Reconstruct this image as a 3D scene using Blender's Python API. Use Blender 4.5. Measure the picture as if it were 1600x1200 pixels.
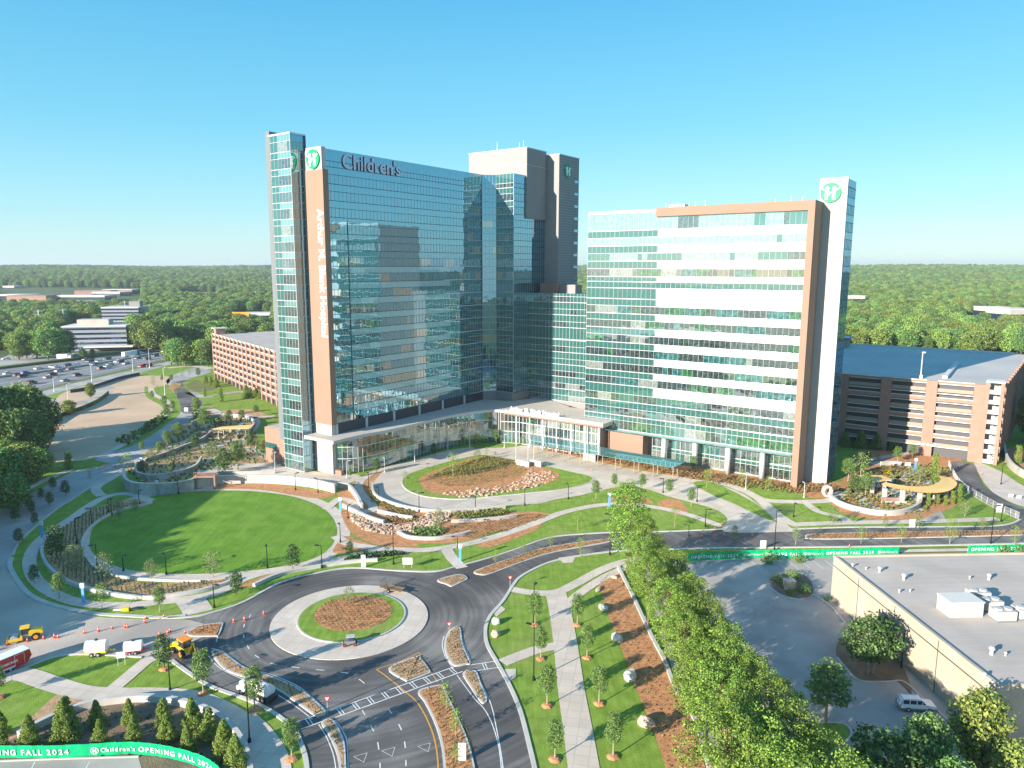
import bpy, bmesh, math, random
from math import sin, cos, pi, radians, hypot, atan2
from mathutils import Vector, Matrix
import numpy as np
random.seed(7)
for o in list(bpy.data.objects): bpy.data.objects.remove(o)
S = bpy.context.scene
COL = S.collection

# ------------------------------------------------------------------ camera, sky, sun, exposure
FPX, CXP, HC = 1140.0, 782.0, 62.0
TH = math.atan(182/1140)
cam = bpy.data.cameras.new('camera')
cam.sensor_width = 36; cam.lens = 36*FPX/1600
cam.shift_x = (800-CXP)/1600
cam.clip_start = 1; cam.clip_end = 40000
co = bpy.data.objects.new('camera', cam); COL.objects.link(co)
co.location = (0, 0, HC); co.rotation_euler = (pi/2-TH, 0, 0)
S.camera = co
SUN_EL = 16.5
SUN_TR = 40.5            # heading of the light on the ground (degrees from +X)
tr = radians(SUN_TR); el = radians(SUN_EL)
W = bpy.data.worlds.new('World'); S.world = W; W.use_nodes = True
nt = W.node_tree; nt.nodes.clear()
sk = nt.nodes.new('ShaderNodeTexSky'); sk.sky_type = 'NISHITA'; sk.sun_disc = False
sk.sun_elevation = el
sk.sun_rotation = atan2(-cos(tr), -sin(tr)) % (2*pi)
sk.air_density = 1.0; sk.dust_density = 0.2; sk.ozone_density = 1.6; sk.altitude = 100
hs = nt.nodes.new('ShaderNodeHueSaturation'); hs.inputs['Hue'].default_value = .485; hs.inputs['Saturation'].default_value = 1.12; hs.inputs['Value'].default_value = 1.0
tint = nt.nodes.new('ShaderNodeMixRGB'); tint.blend_type = 'MULTIPLY'; tint.inputs[0].default_value = 1; tint.inputs[2].default_value = (.93, 1.02, 1.02, 1)
tcw = nt.nodes.new('ShaderNodeTexCoord'); sep = nt.nodes.new('ShaderNodeSeparateXYZ'); rmp = nt.nodes.new('ShaderNodeValToRGB')
rmp.color_ramp.elements[0].position = 0; rmp.color_ramp.elements[0].color = (2.5, 3.7, 4.0, 1); rmp.color_ramp.elements[1].position = 1; rmp.color_ramp.elements[1].color = (.35, 1.3, 3.2, 1)
for p_, c_ in ((.08, (1.6, 3.5, 4.2, 1)), (.17, (.85, 2.95, 4.15, 1)), (.32, (.38, 2.25, 3.9, 1))):
    e_ = rmp.color_ramp.elements.new(p_); e_.color = c_
nt.links.new(tcw.outputs['Generated'], sep.inputs[0]); nt.links.new(sep.outputs[2], rmp.inputs[0])
mxw = nt.nodes.new('ShaderNodeMixRGB'); mxw.inputs[0].default_value = .78
bg = nt.nodes.new('ShaderNodeBackground'); bg.inputs[1].default_value = 0.094
wo = nt.nodes.new('ShaderNodeOutputWorld')
nt.links.new(sk.outputs[0], hs.inputs['Color']); nt.links.new(hs.outputs[0], tint.inputs[1])
nt.links.new(tint.outputs[0], mxw.inputs[1]); nt.links.new(rmp.outputs[0], mxw.inputs[2]); nt.links.new(mxw.outputs[0], bg.inputs[0]); nt.links.new(bg.outputs[0], wo.inputs[0])
sl = bpy.data.lights.new('sun', 'SUN'); sl.energy = 5.0; sl.angle = radians(.5); sl.color = (1, .90, .78)
so = bpy.data.objects.new('sun', sl); COL.objects.link(so)
so.rotation_euler = Vector((cos(tr)*cos(el), sin(tr)*cos(el), -sin(el))).to_track_quat('-Z', 'Y').to_euler()
so.location = (-100, -100, 200)
S.view_settings.view_transform = 'Standard'; S.view_settings.look = 'None'
S.view_settings.exposure = 1.3; S.view_settings.gamma = 1.0

# ------------------------------------------------------------------ survey helpers
def ray(x, y):
    u = (x-CXP)/FPX; v = (600-y)/FPX
    return u, cos(TH)+v*sin(TH), -sin(TH)+v*cos(TH)
def G(x, y, z=0.0):
    """ground point seen at photo position x, y"""
    a, b, c = ray(x, y); t = (z-HC)/c
    return (a*t, b*t)
def P(X, Y, Z):
    d = Y*cos(TH)-(Z-HC)*sin(TH); up = Y*sin(TH)+(Z-HC)*cos(TH)
    if d < 1: return (-9999, 9999)
    return CXP+FPX*X/d, 600-FPX*up/d
def HT(x, y, D):
    a, b, c = ray(x, y); return HC+c*D/b
A = Vector((cos(radians(-36)), sin(radians(-36)), 0))
B = Vector((-A.y, A.x, 0))
ZU = Vector((0, 0, 1))

# ------------------------------------------------------------------ materials
MATS = {}
def mat(name, col, rough=.8, col2=None, ns=1.0, bump=0.0, bs=None, spec=.3, metal=0, island=0.0, transl=0, detail=5, contrast=(.35, .65), coat=0, emit=None, vary=0):
    m = bpy.data.materials.new(name); m.use_nodes = True; n = m.node_tree; N = n.nodes; L = n.links
    b = N['Principled BSDF']; b.inputs['Roughness'].default_value = rough; b.inputs['Metallic'].default_value = metal
    b.inputs['Specular IOR Level'].default_value = spec
    if coat: b.inputs['Coat Weight'].default_value = coat
    cur = None
    if col2 is not None:
        tc = N.new('ShaderNodeTexCoord'); nz = N.new('ShaderNodeTexNoise'); nz.inputs['Scale'].default_value = ns; nz.inputs['Detail'].default_value = detail
        L.new(tc.outputs['Object'], nz.inputs['Vector'])
        r = N.new('ShaderNodeValToRGB'); r.color_ramp.elements[0].position = contrast[0]; r.color_ramp.elements[1].position = contrast[1]
        r.color_ramp.elements[0].color = (*col, 1); r.color_ramp.elements[1].color = (*col2, 1)
        L.new(nz.outputs[0], r.inputs[0]); cur = r.outputs[0]
    if island or vary:
        hv = N.new('ShaderNodeHueSaturation')
        if cur is not None: L.new(cur, hv.inputs['Color'])
        else: hv.inputs['Color'].default_value = (*col, 1)
        g = N.new('ShaderNodeNewGeometry'); mr = N.new('ShaderNodeMapRange')
        mr.inputs[3].default_value = 1-max(island, .001); mr.inputs[4].default_value = 1+max(island, .001)
        L.new(g.outputs['Random Per Island'], mr.inputs[0])
        if vary:
            oi = N.new('ShaderNodeObjectInfo'); mv = N.new('ShaderNodeMapRange'); mv.inputs[3].default_value = 1-vary; mv.inputs[4].default_value = 1+vary
            L.new(oi.outputs['Random'], mv.inputs[0]); mu = N.new('ShaderNodeMath'); mu.operation = 'MULTIPLY'
            L.new(mr.outputs[0], mu.inputs[0]); L.new(mv.outputs[0], mu.inputs[1]); L.new(mu.outputs[0], hv.inputs['Value'])
            mh = N.new('ShaderNodeMapRange'); mh.inputs[3].default_value = .5-vary*.09; mh.inputs[4].default_value = .5+vary*.07
            L.new(oi.outputs['Random'], mh.inputs[0]); L.new(mh.outputs[0], hv.inputs['Hue'])
        else: L.new(mr.outputs[0], hv.inputs['Value'])
        cur = hv.outputs[0]
    if cur is not None: L.new(cur, b.inputs['Base Color'])
    else: b.inputs['Base Color'].default_value = (*col, 1)
    if bump:
        tc2 = N.new('ShaderNodeTexCoord'); n2 = N.new('ShaderNodeTexNoise'); n2.inputs['Scale'].default_value = bs or ns*4; n2.inputs['Detail'].default_value = 4
        L.new(tc2.outputs['Object'], n2.inputs['Vector']); bp = N.new('ShaderNodeBump'); bp.inputs['Strength'].default_value = min(1, bump); bp.inputs['Distance'].default_value = .1*max(1, bump)
        L.new(n2.outputs[0], bp.inputs['Height']); L.new(bp.outputs[0], b.inputs['Normal'])
    if transl:
        t = N.new('ShaderNodeBsdfTranslucent'); mx = N.new('ShaderNodeMixShader'); mx.inputs[0].default_value = transl
        if cur is not None: L.new(cur, t.inputs[0])
        else: t.inputs[0].default_value = (*col, 1)
        L.new(b.outputs[0], mx.inputs[1]); L.new(t.outputs[0], mx.inputs[2]); L.new(mx.outputs[0], N['Material Output'].inputs[0])
    MATS[name] = m; return m
def glass(name, inner, refl=.4, tint=(.8, .95, 1), inner2=None, ns=.35, rough=.015):
    m = bpy.data.materials.new(name); m.use_nodes = True; n = m.node_tree; N = n.nodes; L = n.links
    N.remove(N['Principled BSDF'])
    d = N.new('ShaderNodeBsdfDiffuse'); d.inputs[0].default_value = (*inner, 1)
    if inner2:
        tc = N.new('ShaderNodeTexCoord'); nz = N.new('ShaderNodeTexNoise'); nz.inputs['Scale'].default_value = ns; nz.inputs['Detail'].default_value = 3
        L.new(tc.outputs['Object'], nz.inputs['Vector']); r = N.new('ShaderNodeValToRGB')
        r.color_ramp.elements[0].position = .42; r.color_ramp.elements[1].position = .6
        r.color_ramp.elements[0].color = (*inner, 1); r.color_ramp.elements[1].color = (*inner2, 1)
        L.new(nz.outputs[0], r.inputs[0]); L.new(r.outputs[0], d.inputs[0])
    g = N.new('ShaderNodeBsdfGlossy'); g.inputs[0].default_value = (*tint, 1); g.inputs['Roughness'].default_value = rough
    tc3 = N.new('ShaderNodeTexCoord'); n3 = N.new('ShaderNodeTexNoise'); n3.inputs['Scale'].default_value = .45; n3.inputs['Detail'].default_value = 1
    L.new(tc3.outputs['Object'], n3.inputs['Vector']); bp = N.new('ShaderNodeBump'); bp.inputs['Strength'].default_value = .22; bp.inputs['Distance'].default_value = .04
    L.new(n3.outputs[0], bp.inputs['Height']); L.new(bp.outputs[0], g.inputs['Normal'])
    lw = N.new('ShaderNodeLayerWeight'); lw.inputs[0].default_value = .35
    mr = N.new('ShaderNodeMapRange'); mr.inputs[3].default_value = refl; mr.inputs[4].default_value = 1.0
    L.new(lw.outputs['Fresnel'], mr.inputs[0])
    mx = N.new('ShaderNodeMixShader'); L.new(mr.outputs[0], mx.inputs[0]); L.new(d.outputs[0], mx.inputs[1]); L.new(g.outputs[0], mx.inputs[2])
    L.new(mx.outputs[0], N['Material Output'].inputs[0]); MATS[name] = m; return m
mat('lawn', (.12, .205, .028), .9, (.185, .275, .045), .16, .5, 6, detail=9, contrast=(.3, .7))
mat('lawn_oval', (.085, .185, .018), .9, (.13, .25, .03), .10, .4, 5)
mat('lawn_dry', (.12, .17, .04), .9, (.2, .17, .07), .15, .5, 5)
mat('field', (.62, .44, .29), .95, (.50, .36, .235), .06, .6, 1.5)
mat('mulch', (.60, .29, .13), .95, (.38, .18, .08), .9, 1, 6, detail=8)
mat('mulch_dull', (.56, .34, .18), .95, (.38, .25, .145), .6, 1, 5, detail=8)
mat('soil', (.16, .12, .085), .95, (.24, .17, .11), .4, 1, 5)
mat('asphalt_new', (.06, .06, .064), .85, (.12, .118, .116), .07, .3, 9, contrast=(.3, .72), detail=9)
mat('asphalt_old', (.12, .12, .122), .9, (.17, .165, .16), .12, .3, 9, detail=8)
mat('asphalt_lot', (.33, .30, .275), .9, (.44, .405, .365), .15, .3, 9, detail=8)
mat('dust', (.54, .46, .38), .95, (.35, .31, .27), .07, .4, 3, detail=8)
mat('highway', (.20, .20, .20), .9, (.26, .255, .25), .02, .1, 1)
mat('concrete', (.52, .465, .41), .85, (.44, .395, .35), .25, .2, 8, detail=7)
mat('concrete_drive', (.48, .43, .38), .85, (.385, .35, .31), .12, .2, 8, detail=7)
mat('kerb', (.55, .53, .48), .8, (.48, .46, .42), .4)
mat('paint_white', (.78, .78, .76), .6, (.6, .6, .58), 2.0)
mat('paint_yellow', (.72, .36, .04), .6, (.6, .3, .05), 2.0)
mat('forest_floor', (.05, .085, .025), 1, (.08, .12, .035), .02)
mat('orange_wall', (.285, .18, .13), .75, (.268, .17, .123), .15)
mat('white_wall', (.46, .43, .395), .7, (.43, .405, .375), .1)
mat('white_panel', (.62, .61, .60), .5, (.58, .575, .565), .2)
mat('tower_grey', (.26, .25, .245), .7, (.24, .23, .225), .1)
mat('grey_trim', (.46, .46, .46), .5, spec=.5)
mat('dark_trim', (.05, .055, .065), .5)
mat('light_metal', (.62, .64, .65), .35, spec=.6, metal=.3)
mat('louvre', (.045, .06, .085), .5)
mat('roof_pale', (.52, .47, .41), .85, (.46, .42, .375), .2)
mat('roof_white', (.50, .44, .385), .85, (.41, .365, .32), .12, detail=8)
mat('brick', (.36, .205, .155), .85, (.31, .18, .135), .5)
mat('brick_dark', (.34, .20, .155), .85, (.28, .165, .125), .5)
mat('garage_tan', (.31, .25, .20), .85)
mat('garage_deck', (.52, .49, .45), .85, (.42, .41, .39), .04, detail=8)
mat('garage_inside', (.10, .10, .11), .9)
mat('coping', (.6, .58, .54), .7)
mat('stucco', (.47, .40, .31), .85, (.41, .35, .265), .25, .3, 6, detail=8)
mat('stone', (.48, .34, .25), .85, (.32, .24, .18), .8, 1, 3, island=.3)
mat('stone_grey', (.45, .43, .39), .85, (.33, .31, .28), .8, 1, 3, island=.25)
mat('green_banner', (.0, .42, .17), .5, (.0, .36, .14), .8, .6, 1.2)
mat('logo_green', (.0, .30, .12), .5)
mat('letter_white', (.86, .86, .86), .4)
mat('lilac_and_shaded_white', (.62, .60, .72), .4)  # lilac puts shade into white tower letters; plain colour on post signs and door
mat('letter_side', (.06, .06, .14), .4)
mat('cone_orange', (.85, .09, .02), .5)
mat('rubber', (.02, .02, .02), .8)
mat('yellow_paint', (.80, .50, .02), .35, spec=.5)
mat('orange_paint', (.80, .28, .02), .35, spec=.5)
mat('red_paint', (.50, .025, .03), .35, spec=.5)
mat('white_paint', (.78, .78, .78), .3, spec=.5, coat=.3)
mat('silver_paint', (.45, .46, .48), .3, metal=.3)
mat('black_paint', (.03, .03, .035), .3)
mat('blue_paint', (.05, .12, .35), .35)
mat('sign_blue', (.10, .35, .75), .4)
mat('grey_paint', (.18, .19, .2), .35)
mat('car_glass', (.02, .03, .04), .08, spec=.9)
mat('tail_red', (.5, .01, .01), .3)
mat('timber', (.30, .19, .10), .8)
mat('sail', (.80, .52, .20), .7)
mat('steel_black', (.015, .015, .018), .45)
mat('bark', (.13, .09, .065), .95, (.08, .06, .045), 2)
mat('bark_pale', (.36, .31, .25), .9, (.26, .22, .18), 2)
mat('bark_pine', (.22, .13, .09), .95, (.14, .09, .065), 2)
def leaf(name, col, isl=.35, tr_=.28, vary=0): return mat(name, col, .65, island=isl, transl=tr_, spec=.25, vary=vary)
leaf('leaf_young', (.17, .27, .075)); leaf('leaf_dark', (.07, .135, .04)); leaf('leaf_bright', (.22, .33, .06))
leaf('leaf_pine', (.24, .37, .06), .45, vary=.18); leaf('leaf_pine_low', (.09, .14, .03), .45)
leaf('leaf_conifer', (.24, .32, .07), .4); leaf('leaf_olive', (.2, .25, .10)); leaf('leaf_yellow', (.5, .4, .02)); leaf('leaf_red', (.2, .03, .03))
leaf('leaf_forest', (.17, .285, .075), .4, .2, vary=.38); leaf('leaf_forest_b', (.28, .38, .08), .4, .2, vary=.38)
leaf('leaf_deep_green', (.08, .145, .05), .4, .2)  # deeper green, mixed at random into broadleaf crowns; also screen fence fabric
leaf('tuft', (.2, .22, .06), .4, .2); leaf('tuft_dry', (.25, .18, .075), .4, .2); leaf('tuft_dark', (.07, .11, .03), .4, .2)
glass('glass_blue', (.012, .06, .085), .52, (.38, .66, .82), (.02, .07, .09))
glass('glass_spandrel_blue', (.02, .10, .13), .50, (.38, .66, .82))
glass('glass_dark', (.015, .03, .035), .40, (.8, .95, .95), (.07, .09, .085), 2.2)
glass('glass_teal', (.03, .11, .10), .30, (.65, .85, .87), (.04, .13, .115))
glass('glass_green', (.035, .15, .06), .26, (.7, .85, .88), (.02, .05, .035), 1.1)
glass('glass_aqua', (.045, .16, .16), .26, (.7, .85, .88), (.02, .07, .07), 1.1)
glass('glass_blind', (.24, .27, .25), .28, (.7, .85, .88), (.16, .185, .17), 1.6)
glass('glass_mid', (.065, .095, .09), .30, (.7, .85, .88), (.02, .03, .04), 1.4)
glass('spandrel_green', (.035, .115, .105), .2, (.65, .85, .87))
glass('spandrel_white', (.66, .665, .65), .10, (.9, 1, 1))
glass('spandrel_shaded_white', (.32, .47, .50), .24, (.5, .78, .88))  # white spandrel with the blue of skylit shade put into its colour
glass('glass_canopy', (.11, .24, .235), .34, (.75, .95, .97))
glass('glass_office', (.02, .035, .06), .2, (.7, .85, 1))

mat('office_wall', (.26, .28, .32), .7)
mat('fin_grey', (.15, .17, .18), .6)
def lawn_mat(name, a, b, dry, sc, stripe):
    m = bpy.data.materials.new(name); m.use_nodes = True; n = m.node_tree; N = n.nodes; L = n.links; bs_ = N['Principled BSDF']; bs_.inputs['Roughness'].default_value = .9; bs_.inputs['Specular IOR Level'].default_value = .15
    g = N.new('ShaderNodeNewGeometry')
    def noise(scale, detail, dist=0, vec=None):
        q = N.new('ShaderNodeTexNoise'); q.inputs['Scale'].default_value = scale; q.inputs['Detail'].default_value = detail; q.inputs['Distortion'].default_value = dist; L.new(vec or g.outputs['Position'], q.inputs['Vector']); return q
    n1 = noise(sc, 9, .3); r = N.new('ShaderNodeValToRGB'); r.color_ramp.elements[0].position = .33; r.color_ramp.elements[1].position = .67; r.color_ramp.elements[0].color = (*a, 1); r.color_ramp.elements[1].color = (*b, 1); L.new(n1.outputs[0], r.inputs[0])
    n2 = noise(.07, 4); r2 = N.new('ShaderNodeValToRGB'); r2.color_ramp.elements[0].position = .52; r2.color_ramp.elements[1].position = .72; r2.color_ramp.elements[1].color = (.5, .5, .5, 1); r2.color_ramp.elements[0].color = (0, 0, 0, 1); L.new(n2.outputs[0], r2.inputs[0])
    mx = N.new('ShaderNodeMixRGB'); mx.inputs[2].default_value = (*dry, 1); L.new(r2.outputs[0], mx.inputs[0]); L.new(r.outputs[0], mx.inputs[1])
    mp = N.new('ShaderNodeMapping'); mp.inputs['Rotation'].default_value = (0, 0, .9); mp.inputs['Scale'].default_value = (1, .07, 1); L.new(g.outputs['Position'], mp.inputs[0])
    n3 = noise(1.6, 3, 0, mp.outputs[0]); mr = N.new('ShaderNodeMapRange'); mr.inputs[3].default_value = 1-stripe; mr.inputs[4].default_value = 1+stripe; mr.inputs[1].default_value = .3; mr.inputs[2].default_value = .7; L.new(n3.outputs[0], mr.inputs[0])
    hv = N.new('ShaderNodeHueSaturation'); L.new(mx.outputs[0], hv.inputs['Color']); L.new(mr.outputs[0], hv.inputs['Value'])
    n4 = noise(.9, 2, 2.5); r4 = N.new('ShaderNodeValToRGB'); r4.color_ramp.elements[0].position = .735; r4.color_ramp.elements[1].position = .76; L.new(n4.outputs[0], r4.inputs[0])
    m2 = N.new('ShaderNodeMixRGB'); m2.inputs[2].default_value = (.35, .38, .18, 1); L.new(r4.outputs[0], m2.inputs[0]); L.new(hv.outputs[0], m2.inputs[1]); L.new(m2.outputs[0], bs_.inputs['Base Color'])
    n5 = noise(5, 4); bp = N.new('ShaderNodeBump'); bp.inputs['Strength'].default_value = .6; bp.inputs['Distance'].default_value = .12; L.new(n5.outputs[0], bp.inputs['Height']); L.new(bp.outputs[0], bs_.inputs['Normal']); MATS[name] = m
lawn_mat('lawn', (.155, .255, .03), (.23, .335, .055), (.31, .32, .11), .5, .14)
lawn_mat('lawn_oval', (.11, .23, .022), (.165, .30, .035), (.22, .31, .06), .25, .12)
def slab_mat(name, c0, c1, sw, sh, rot):
    m = mat(name, c0, .85, c1, .2, .2, 8, detail=8); n = m.node_tree; N = n.nodes; L = n.links; b = N['Principled BSDF']; src = b.inputs['Base Color'].links[0].from_socket
    g = N.new('ShaderNodeNewGeometry'); mp = N.new('ShaderNodeMapping'); mp.inputs['Rotation'].default_value = (0, 0, rot); L.new(g.outputs['Position'], mp.inputs[0])
    br = N.new('ShaderNodeTexBrick'); br.offset = 0; br.inputs['Scale'].default_value = 1; br.inputs['Brick Width'].default_value = sw; br.inputs['Row Height'].default_value = sh; br.inputs['Mortar Size'].default_value = .03; br.inputs['Color1'].default_value = (1, 1, 1, 1); br.inputs['Color2'].default_value = (.9, .9, .9, 1); br.inputs['Mortar'].default_value = (.62, .62, .62, 1); L.new(mp.outputs[0], br.inputs[0])
    mx = N.new('ShaderNodeMixRGB'); mx.blend_type = 'MULTIPLY'; mx.inputs[0].default_value = 1; L.new(src, mx.inputs[1]); L.new(br.outputs[0], mx.inputs[2]); L.new(mx.outputs[0], b.inputs['Base Color'])
slab_mat('concrete', (.66, .57, .475), (.57, .49, .41), 1.9, 1.9, .2); slab_mat('concrete_drive', (.63, .55, .46), (.53, .46, .385), 3.6, 3.6, .63)
glass('glass_pale', (.22, .30, .30), .36, (.66, .86, .88), (.16, .24, .24), .8)  # pale inner colour stands for sky reflected in the wing's top floors
def road_mat(name, c0, c1, c2, centre):
    m = bpy.data.materials.new(name); m.use_nodes = True; n = m.node_tree; N = n.nodes; L = n.links; b = N['Principled BSDF']; b.inputs['Roughness'].default_value = .85; b.inputs['Specular IOR Level'].default_value = .25
    g = N.new('ShaderNodeNewGeometry'); sb = N.new('ShaderNodeVectorMath'); sb.operation = 'SUBTRACT'; sb.inputs[1].default_value = (*centre, 0); L.new(g.outputs['Position'], sb.inputs[0])
    sp = N.new('ShaderNodeSeparateXYZ'); L.new(sb.outputs[0], sp.inputs[0])
    ln = N.new('ShaderNodeVectorMath'); ln.operation = 'LENGTH'; L.new(sb.outputs[0], ln.inputs[0])
    at = N.new('ShaderNodeMath'); at.operation = 'ARCTAN2'; L.new(sp.outputs[1], at.inputs[0]); L.new(sp.outputs[0], at.inputs[1])
    cb = N.new('ShaderNodeCombineXYZ'); L.new(ln.outputs['Value'], cb.inputs[0]); L.new(at.outputs[0], cb.inputs[1])
    n1 = N.new('ShaderNodeTexNoise'); n1.inputs['Scale'].default_value = 1.1; n1.inputs['Detail'].default_value = 5; n1.inputs['Distortion'].default_value = .4; L.new(cb.outputs[0], n1.inputs['Vector'])
    n2 = N.new('ShaderNodeTexNoise'); n2.inputs['Scale'].default_value = .06; n2.inputs['Detail'].default_value = 8; L.new(g.outputs['Position'], n2.inputs['Vector'])
    n3 = N.new('ShaderNodeTexNoise'); n3.inputs['Scale'].default_value = 7; n3.inputs['Detail'].default_value = 3; L.new(g.outputs['Position'], n3.inputs['Vector'])
    a1 = N.new('ShaderNodeMath'); a1.operation = 'MULTIPLY_ADD'; a1.inputs[1].default_value = .45; L.new(n1.outputs[0], a1.inputs[0]); L.new(n2.outputs[0], a1.inputs[2])
    a2 = N.new('ShaderNodeMath'); a2.operation = 'MULTIPLY_ADD'; a2.inputs[1].default_value = .18; L.new(n3.outputs[0], a2.inputs[0]); L.new(a1.outputs[0], a2.inputs[2])
    r = N.new('ShaderNodeValToRGB'); r.color_ramp.elements[0].position = .62; r.color_ramp.elements[0].color = (*c0, 1); r.color_ramp.elements[1].position = 1.0; r.color_ramp.elements[1].color = (*c2, 1)
    e = r.color_ramp.elements.new(.80); e.color = (*c1, 1); L.new(a2.outputs[0], r.inputs[0]); L.new(r.outputs[0], b.inputs['Base Color']); MATS[name] = m
road_mat('asphalt_new', (.075, .072, .072), (.12, .114, .11), (.24, .225, .205), (-26.8, 122.0))
road_mat('asphalt_old', (.29, .275, .26), (.38, .36, .335), (.48, .45, .41), (-300.0, 260.0))
# ------------------------------------------------------------------ object helpers
def tag(o, label=None, cat=None, group=None, kind=None):
    if label: o['label'] = label
    if cat: o['category'] = cat
    if group: o['group'] = group
    if kind: o['kind'] = kind
    return o
def empty(name, loc=(0, 0, 0), rz=0, label=None, cat=None, group=None):
    o = bpy.data.objects.new(name, None); o.empty_display_size = .5; COL.objects.link(o); o.location = loc; o.rotation_euler = (0, 0, rz)
    return tag(o, label, cat, group)
class MB:
    def __init__(s): s.v = []; s.f = []; s.m = []; s.ms = []
    def mi(s, m):
        if m not in s.ms: s.ms.append(m)
        return s.ms.index(m)
    def add(s, vs, fs, m='concrete'):
        k = len(s.v); i = s.mi(m); s.v += [tuple(v) for v in vs]
        for f in fs: s.f.append(tuple(k+j for j in f)); s.m.append(i)
    def quad(s, a, b, c, d, m='concrete'): s.add([a, b, c, d], [(0, 1, 2, 3)], m)
    def obox(s, O, d, n, t0, t1, n0, n1, z0, z1, m='concrete'):
        O = Vector((O[0], O[1], 0)); vs = []
        for z in (z0, z1):
            for (t, q) in ((t0, n0), (t1, n0), (t1, n1), (t0, n1)): vs.append(O+d*t+n*q+ZU*z)
        fs = [(0, 1, 2, 3), (7, 6, 5, 4), (0, 4, 5, 1), (1, 5, 6, 2), (2, 6, 7, 3), (3, 7, 4, 0)]
        s.add(vs, fs, m)
    def box(s, x0, x1, y0, y1, z0, z1, m='concrete'): s.obox((0, 0), Vector((1, 0, 0)), Vector((0, 1, 0)), x0, x1, y0, y1, z0, z1, m)
    def cyl(s, p, q, r0, r1=None, n=10, m='concrete', cap=True):
        r1 = r0 if r1 is None else r1; p = Vector(p); q = Vector(q); d = (q-p)
        if d.length < 1e-6: return
        d.normalize(); a = d.orthogonal().normalized(); b = d.cross(a); vs = []
        for (c, r) in ((p, r0), (q, r1)):
            for i in range(n): vs.append(c+a*(r*cos(2*pi*i/n))+b*(r*sin(2*pi*i/n)))
        fs = [(i, (i+1) % n, n+(i+1) % n, n+i) for i in range(n)]
        if cap: fs += [tuple(range(n-1, -1, -1)), tuple(range(n, 2*n))]
        s.add(vs, fs, m)
    def prism(s, pts, z0, z1, m='concrete', mtop=None):
        n = len(pts); s.add([(p[0], p[1], z0) for p in pts]+[(p[0], p[1], z1) for p in pts], [(i, (i+1) % n, n+(i+1) % n, n+i) for i in range(n)], m)
        s.add([(p[0], p[1], z1) for p in pts], [tuple(range(n))], mtop or m)
    def extr(s, prof, y0, y1, m='concrete'):
        """profile in x,z extruded along y"""
        n = len(prof); s.add([(p[0], y0, p[1]) for p in prof]+[(p[0], y1, p[1]) for p in prof],
                             [(i, (i+1) % n, n+(i+1) % n, n+i) for i in range(n)]+[tuple(range(n-1, -1, -1)), tuple(range(n, 2*n))], m)
    def build(s, name, parent=None, smooth=False, static=True, fix=True):
        off = parent.location if (parent is not None and static) else Vector((0, 0, 0))
        me = bpy.data.meshes.new(name); me.from_pydata([(v[0]-off[0], v[1]-off[1], v[2]-off[2]) for v in s.v], [], s.f)
        for m in s.ms: me.materials.append(MATS[m])
        me.polygons.foreach_set('material_index', s.m)
        if smooth: me.polygons.foreach_set('use_smooth', [True]*len(s.f))
        if fix:
            bm = bmesh.new(); bm.from_mesh(me); bmesh.ops.recalc_face_normals(bm, faces=bm.faces); bm.to_mesh(me); bm.free()
        me.update(); o = bpy.data.objects.new(name, me); COL.objects.link(o)
        if parent is not None: o.parent = parent
        return o
def copy_tree(o, parent=None):
    c = o.copy(); COL.objects.link(c); c.parent = parent
    for ch in [x for x in KIDS.get(o.name, o.children)]: copy_tree(ch, c)
    return c
KIDS = {}
def freeze(o):
    ks = list(o.children); KIDS[o.name] = ks
    for k in ks: freeze(k)
def place(proto, used, loc, rz=0, sc=1.0, label=None, group=None, tilt=None):
    if proto.name not in KIDS: freeze(proto)
    if proto.name in used: o = copy_tree(proto)
    else: used.add(proto.name); o = proto
    o.location = loc; o.rotation_euler = tilt or (0, 0, rz); o.scale = sc if isinstance(sc, tuple) else (sc, sc, sc)
    if label: o['label'] = label
    if group: o['group'] = group
    return o
USED = set()
ORD = ['first', 'second', 'third', 'fourth', 'fifth', 'sixth', 'seventh', 'eighth', 'ninth', 'tenth', 'eleventh', 'twelfth', 'thirteenth', 'fourteenth', 'fifteenth', 'sixteenth', 'seventeenth', 'eighteenth', 'nineteenth', 'twentieth']
ORD += [str(i)+'th' for i in range(21, 60)]
def ordn(i, n):
    if n == 1: return ''
    if i == 0: return 'leftmost '
    if i == n-1: return 'rightmost '
    return ORD[i]+' from left '
def catmull(pts, closed, k=6):
    n = len(pts); out = []
    rng = range(n if closed else n-1)
    for i in rng:
        p0 = pts[(i-1) % n] if (closed or i > 0) else pts[0]; p1 = pts[i]; p2 = pts[(i+1) % n]; p3 = pts[(i+2) % n] if (closed or i+2 < n) else pts[-1]
        for j in range(k):
            t = j/k; t2 = t*t; t3 = t2*t
            out.append(tuple(.5*((2*p1[a])+(-p0[a]+p2[a])*t+(2*p0[a]-5*p1[a]+4*p2[a]-p3[a])*t2+(-p0[a]+3*p1[a]-3*p2[a]+p3[a])*t3) for a in (0, 1)))
    if not closed: out.append(tuple(pts[-1]))
    return out
def area(p): return .5*sum(p[i][0]*p[(i+1) % len(p)][1]-p[(i+1) % len(p)][0]*p[i][1] for i in range(len(p)))
def offset(poly, d):
    """move a closed outline outwards by d"""
    n = len(poly); sg = 1 if area(poly) > 0 else -1; out = []
    for i in range(n):
        a = poly[i-1]; b = poly[(i+1) % n]; tx, ty = b[0]-a[0], b[1]-a[1]; l = hypot(tx, ty) or 1
        out.append((poly[i][0]+sg*ty/l*d, poly[i][1]-sg*tx/l*d))
    return out
def wpts(px, z=0): return [G(x, y, z) for x, y in px]
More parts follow.
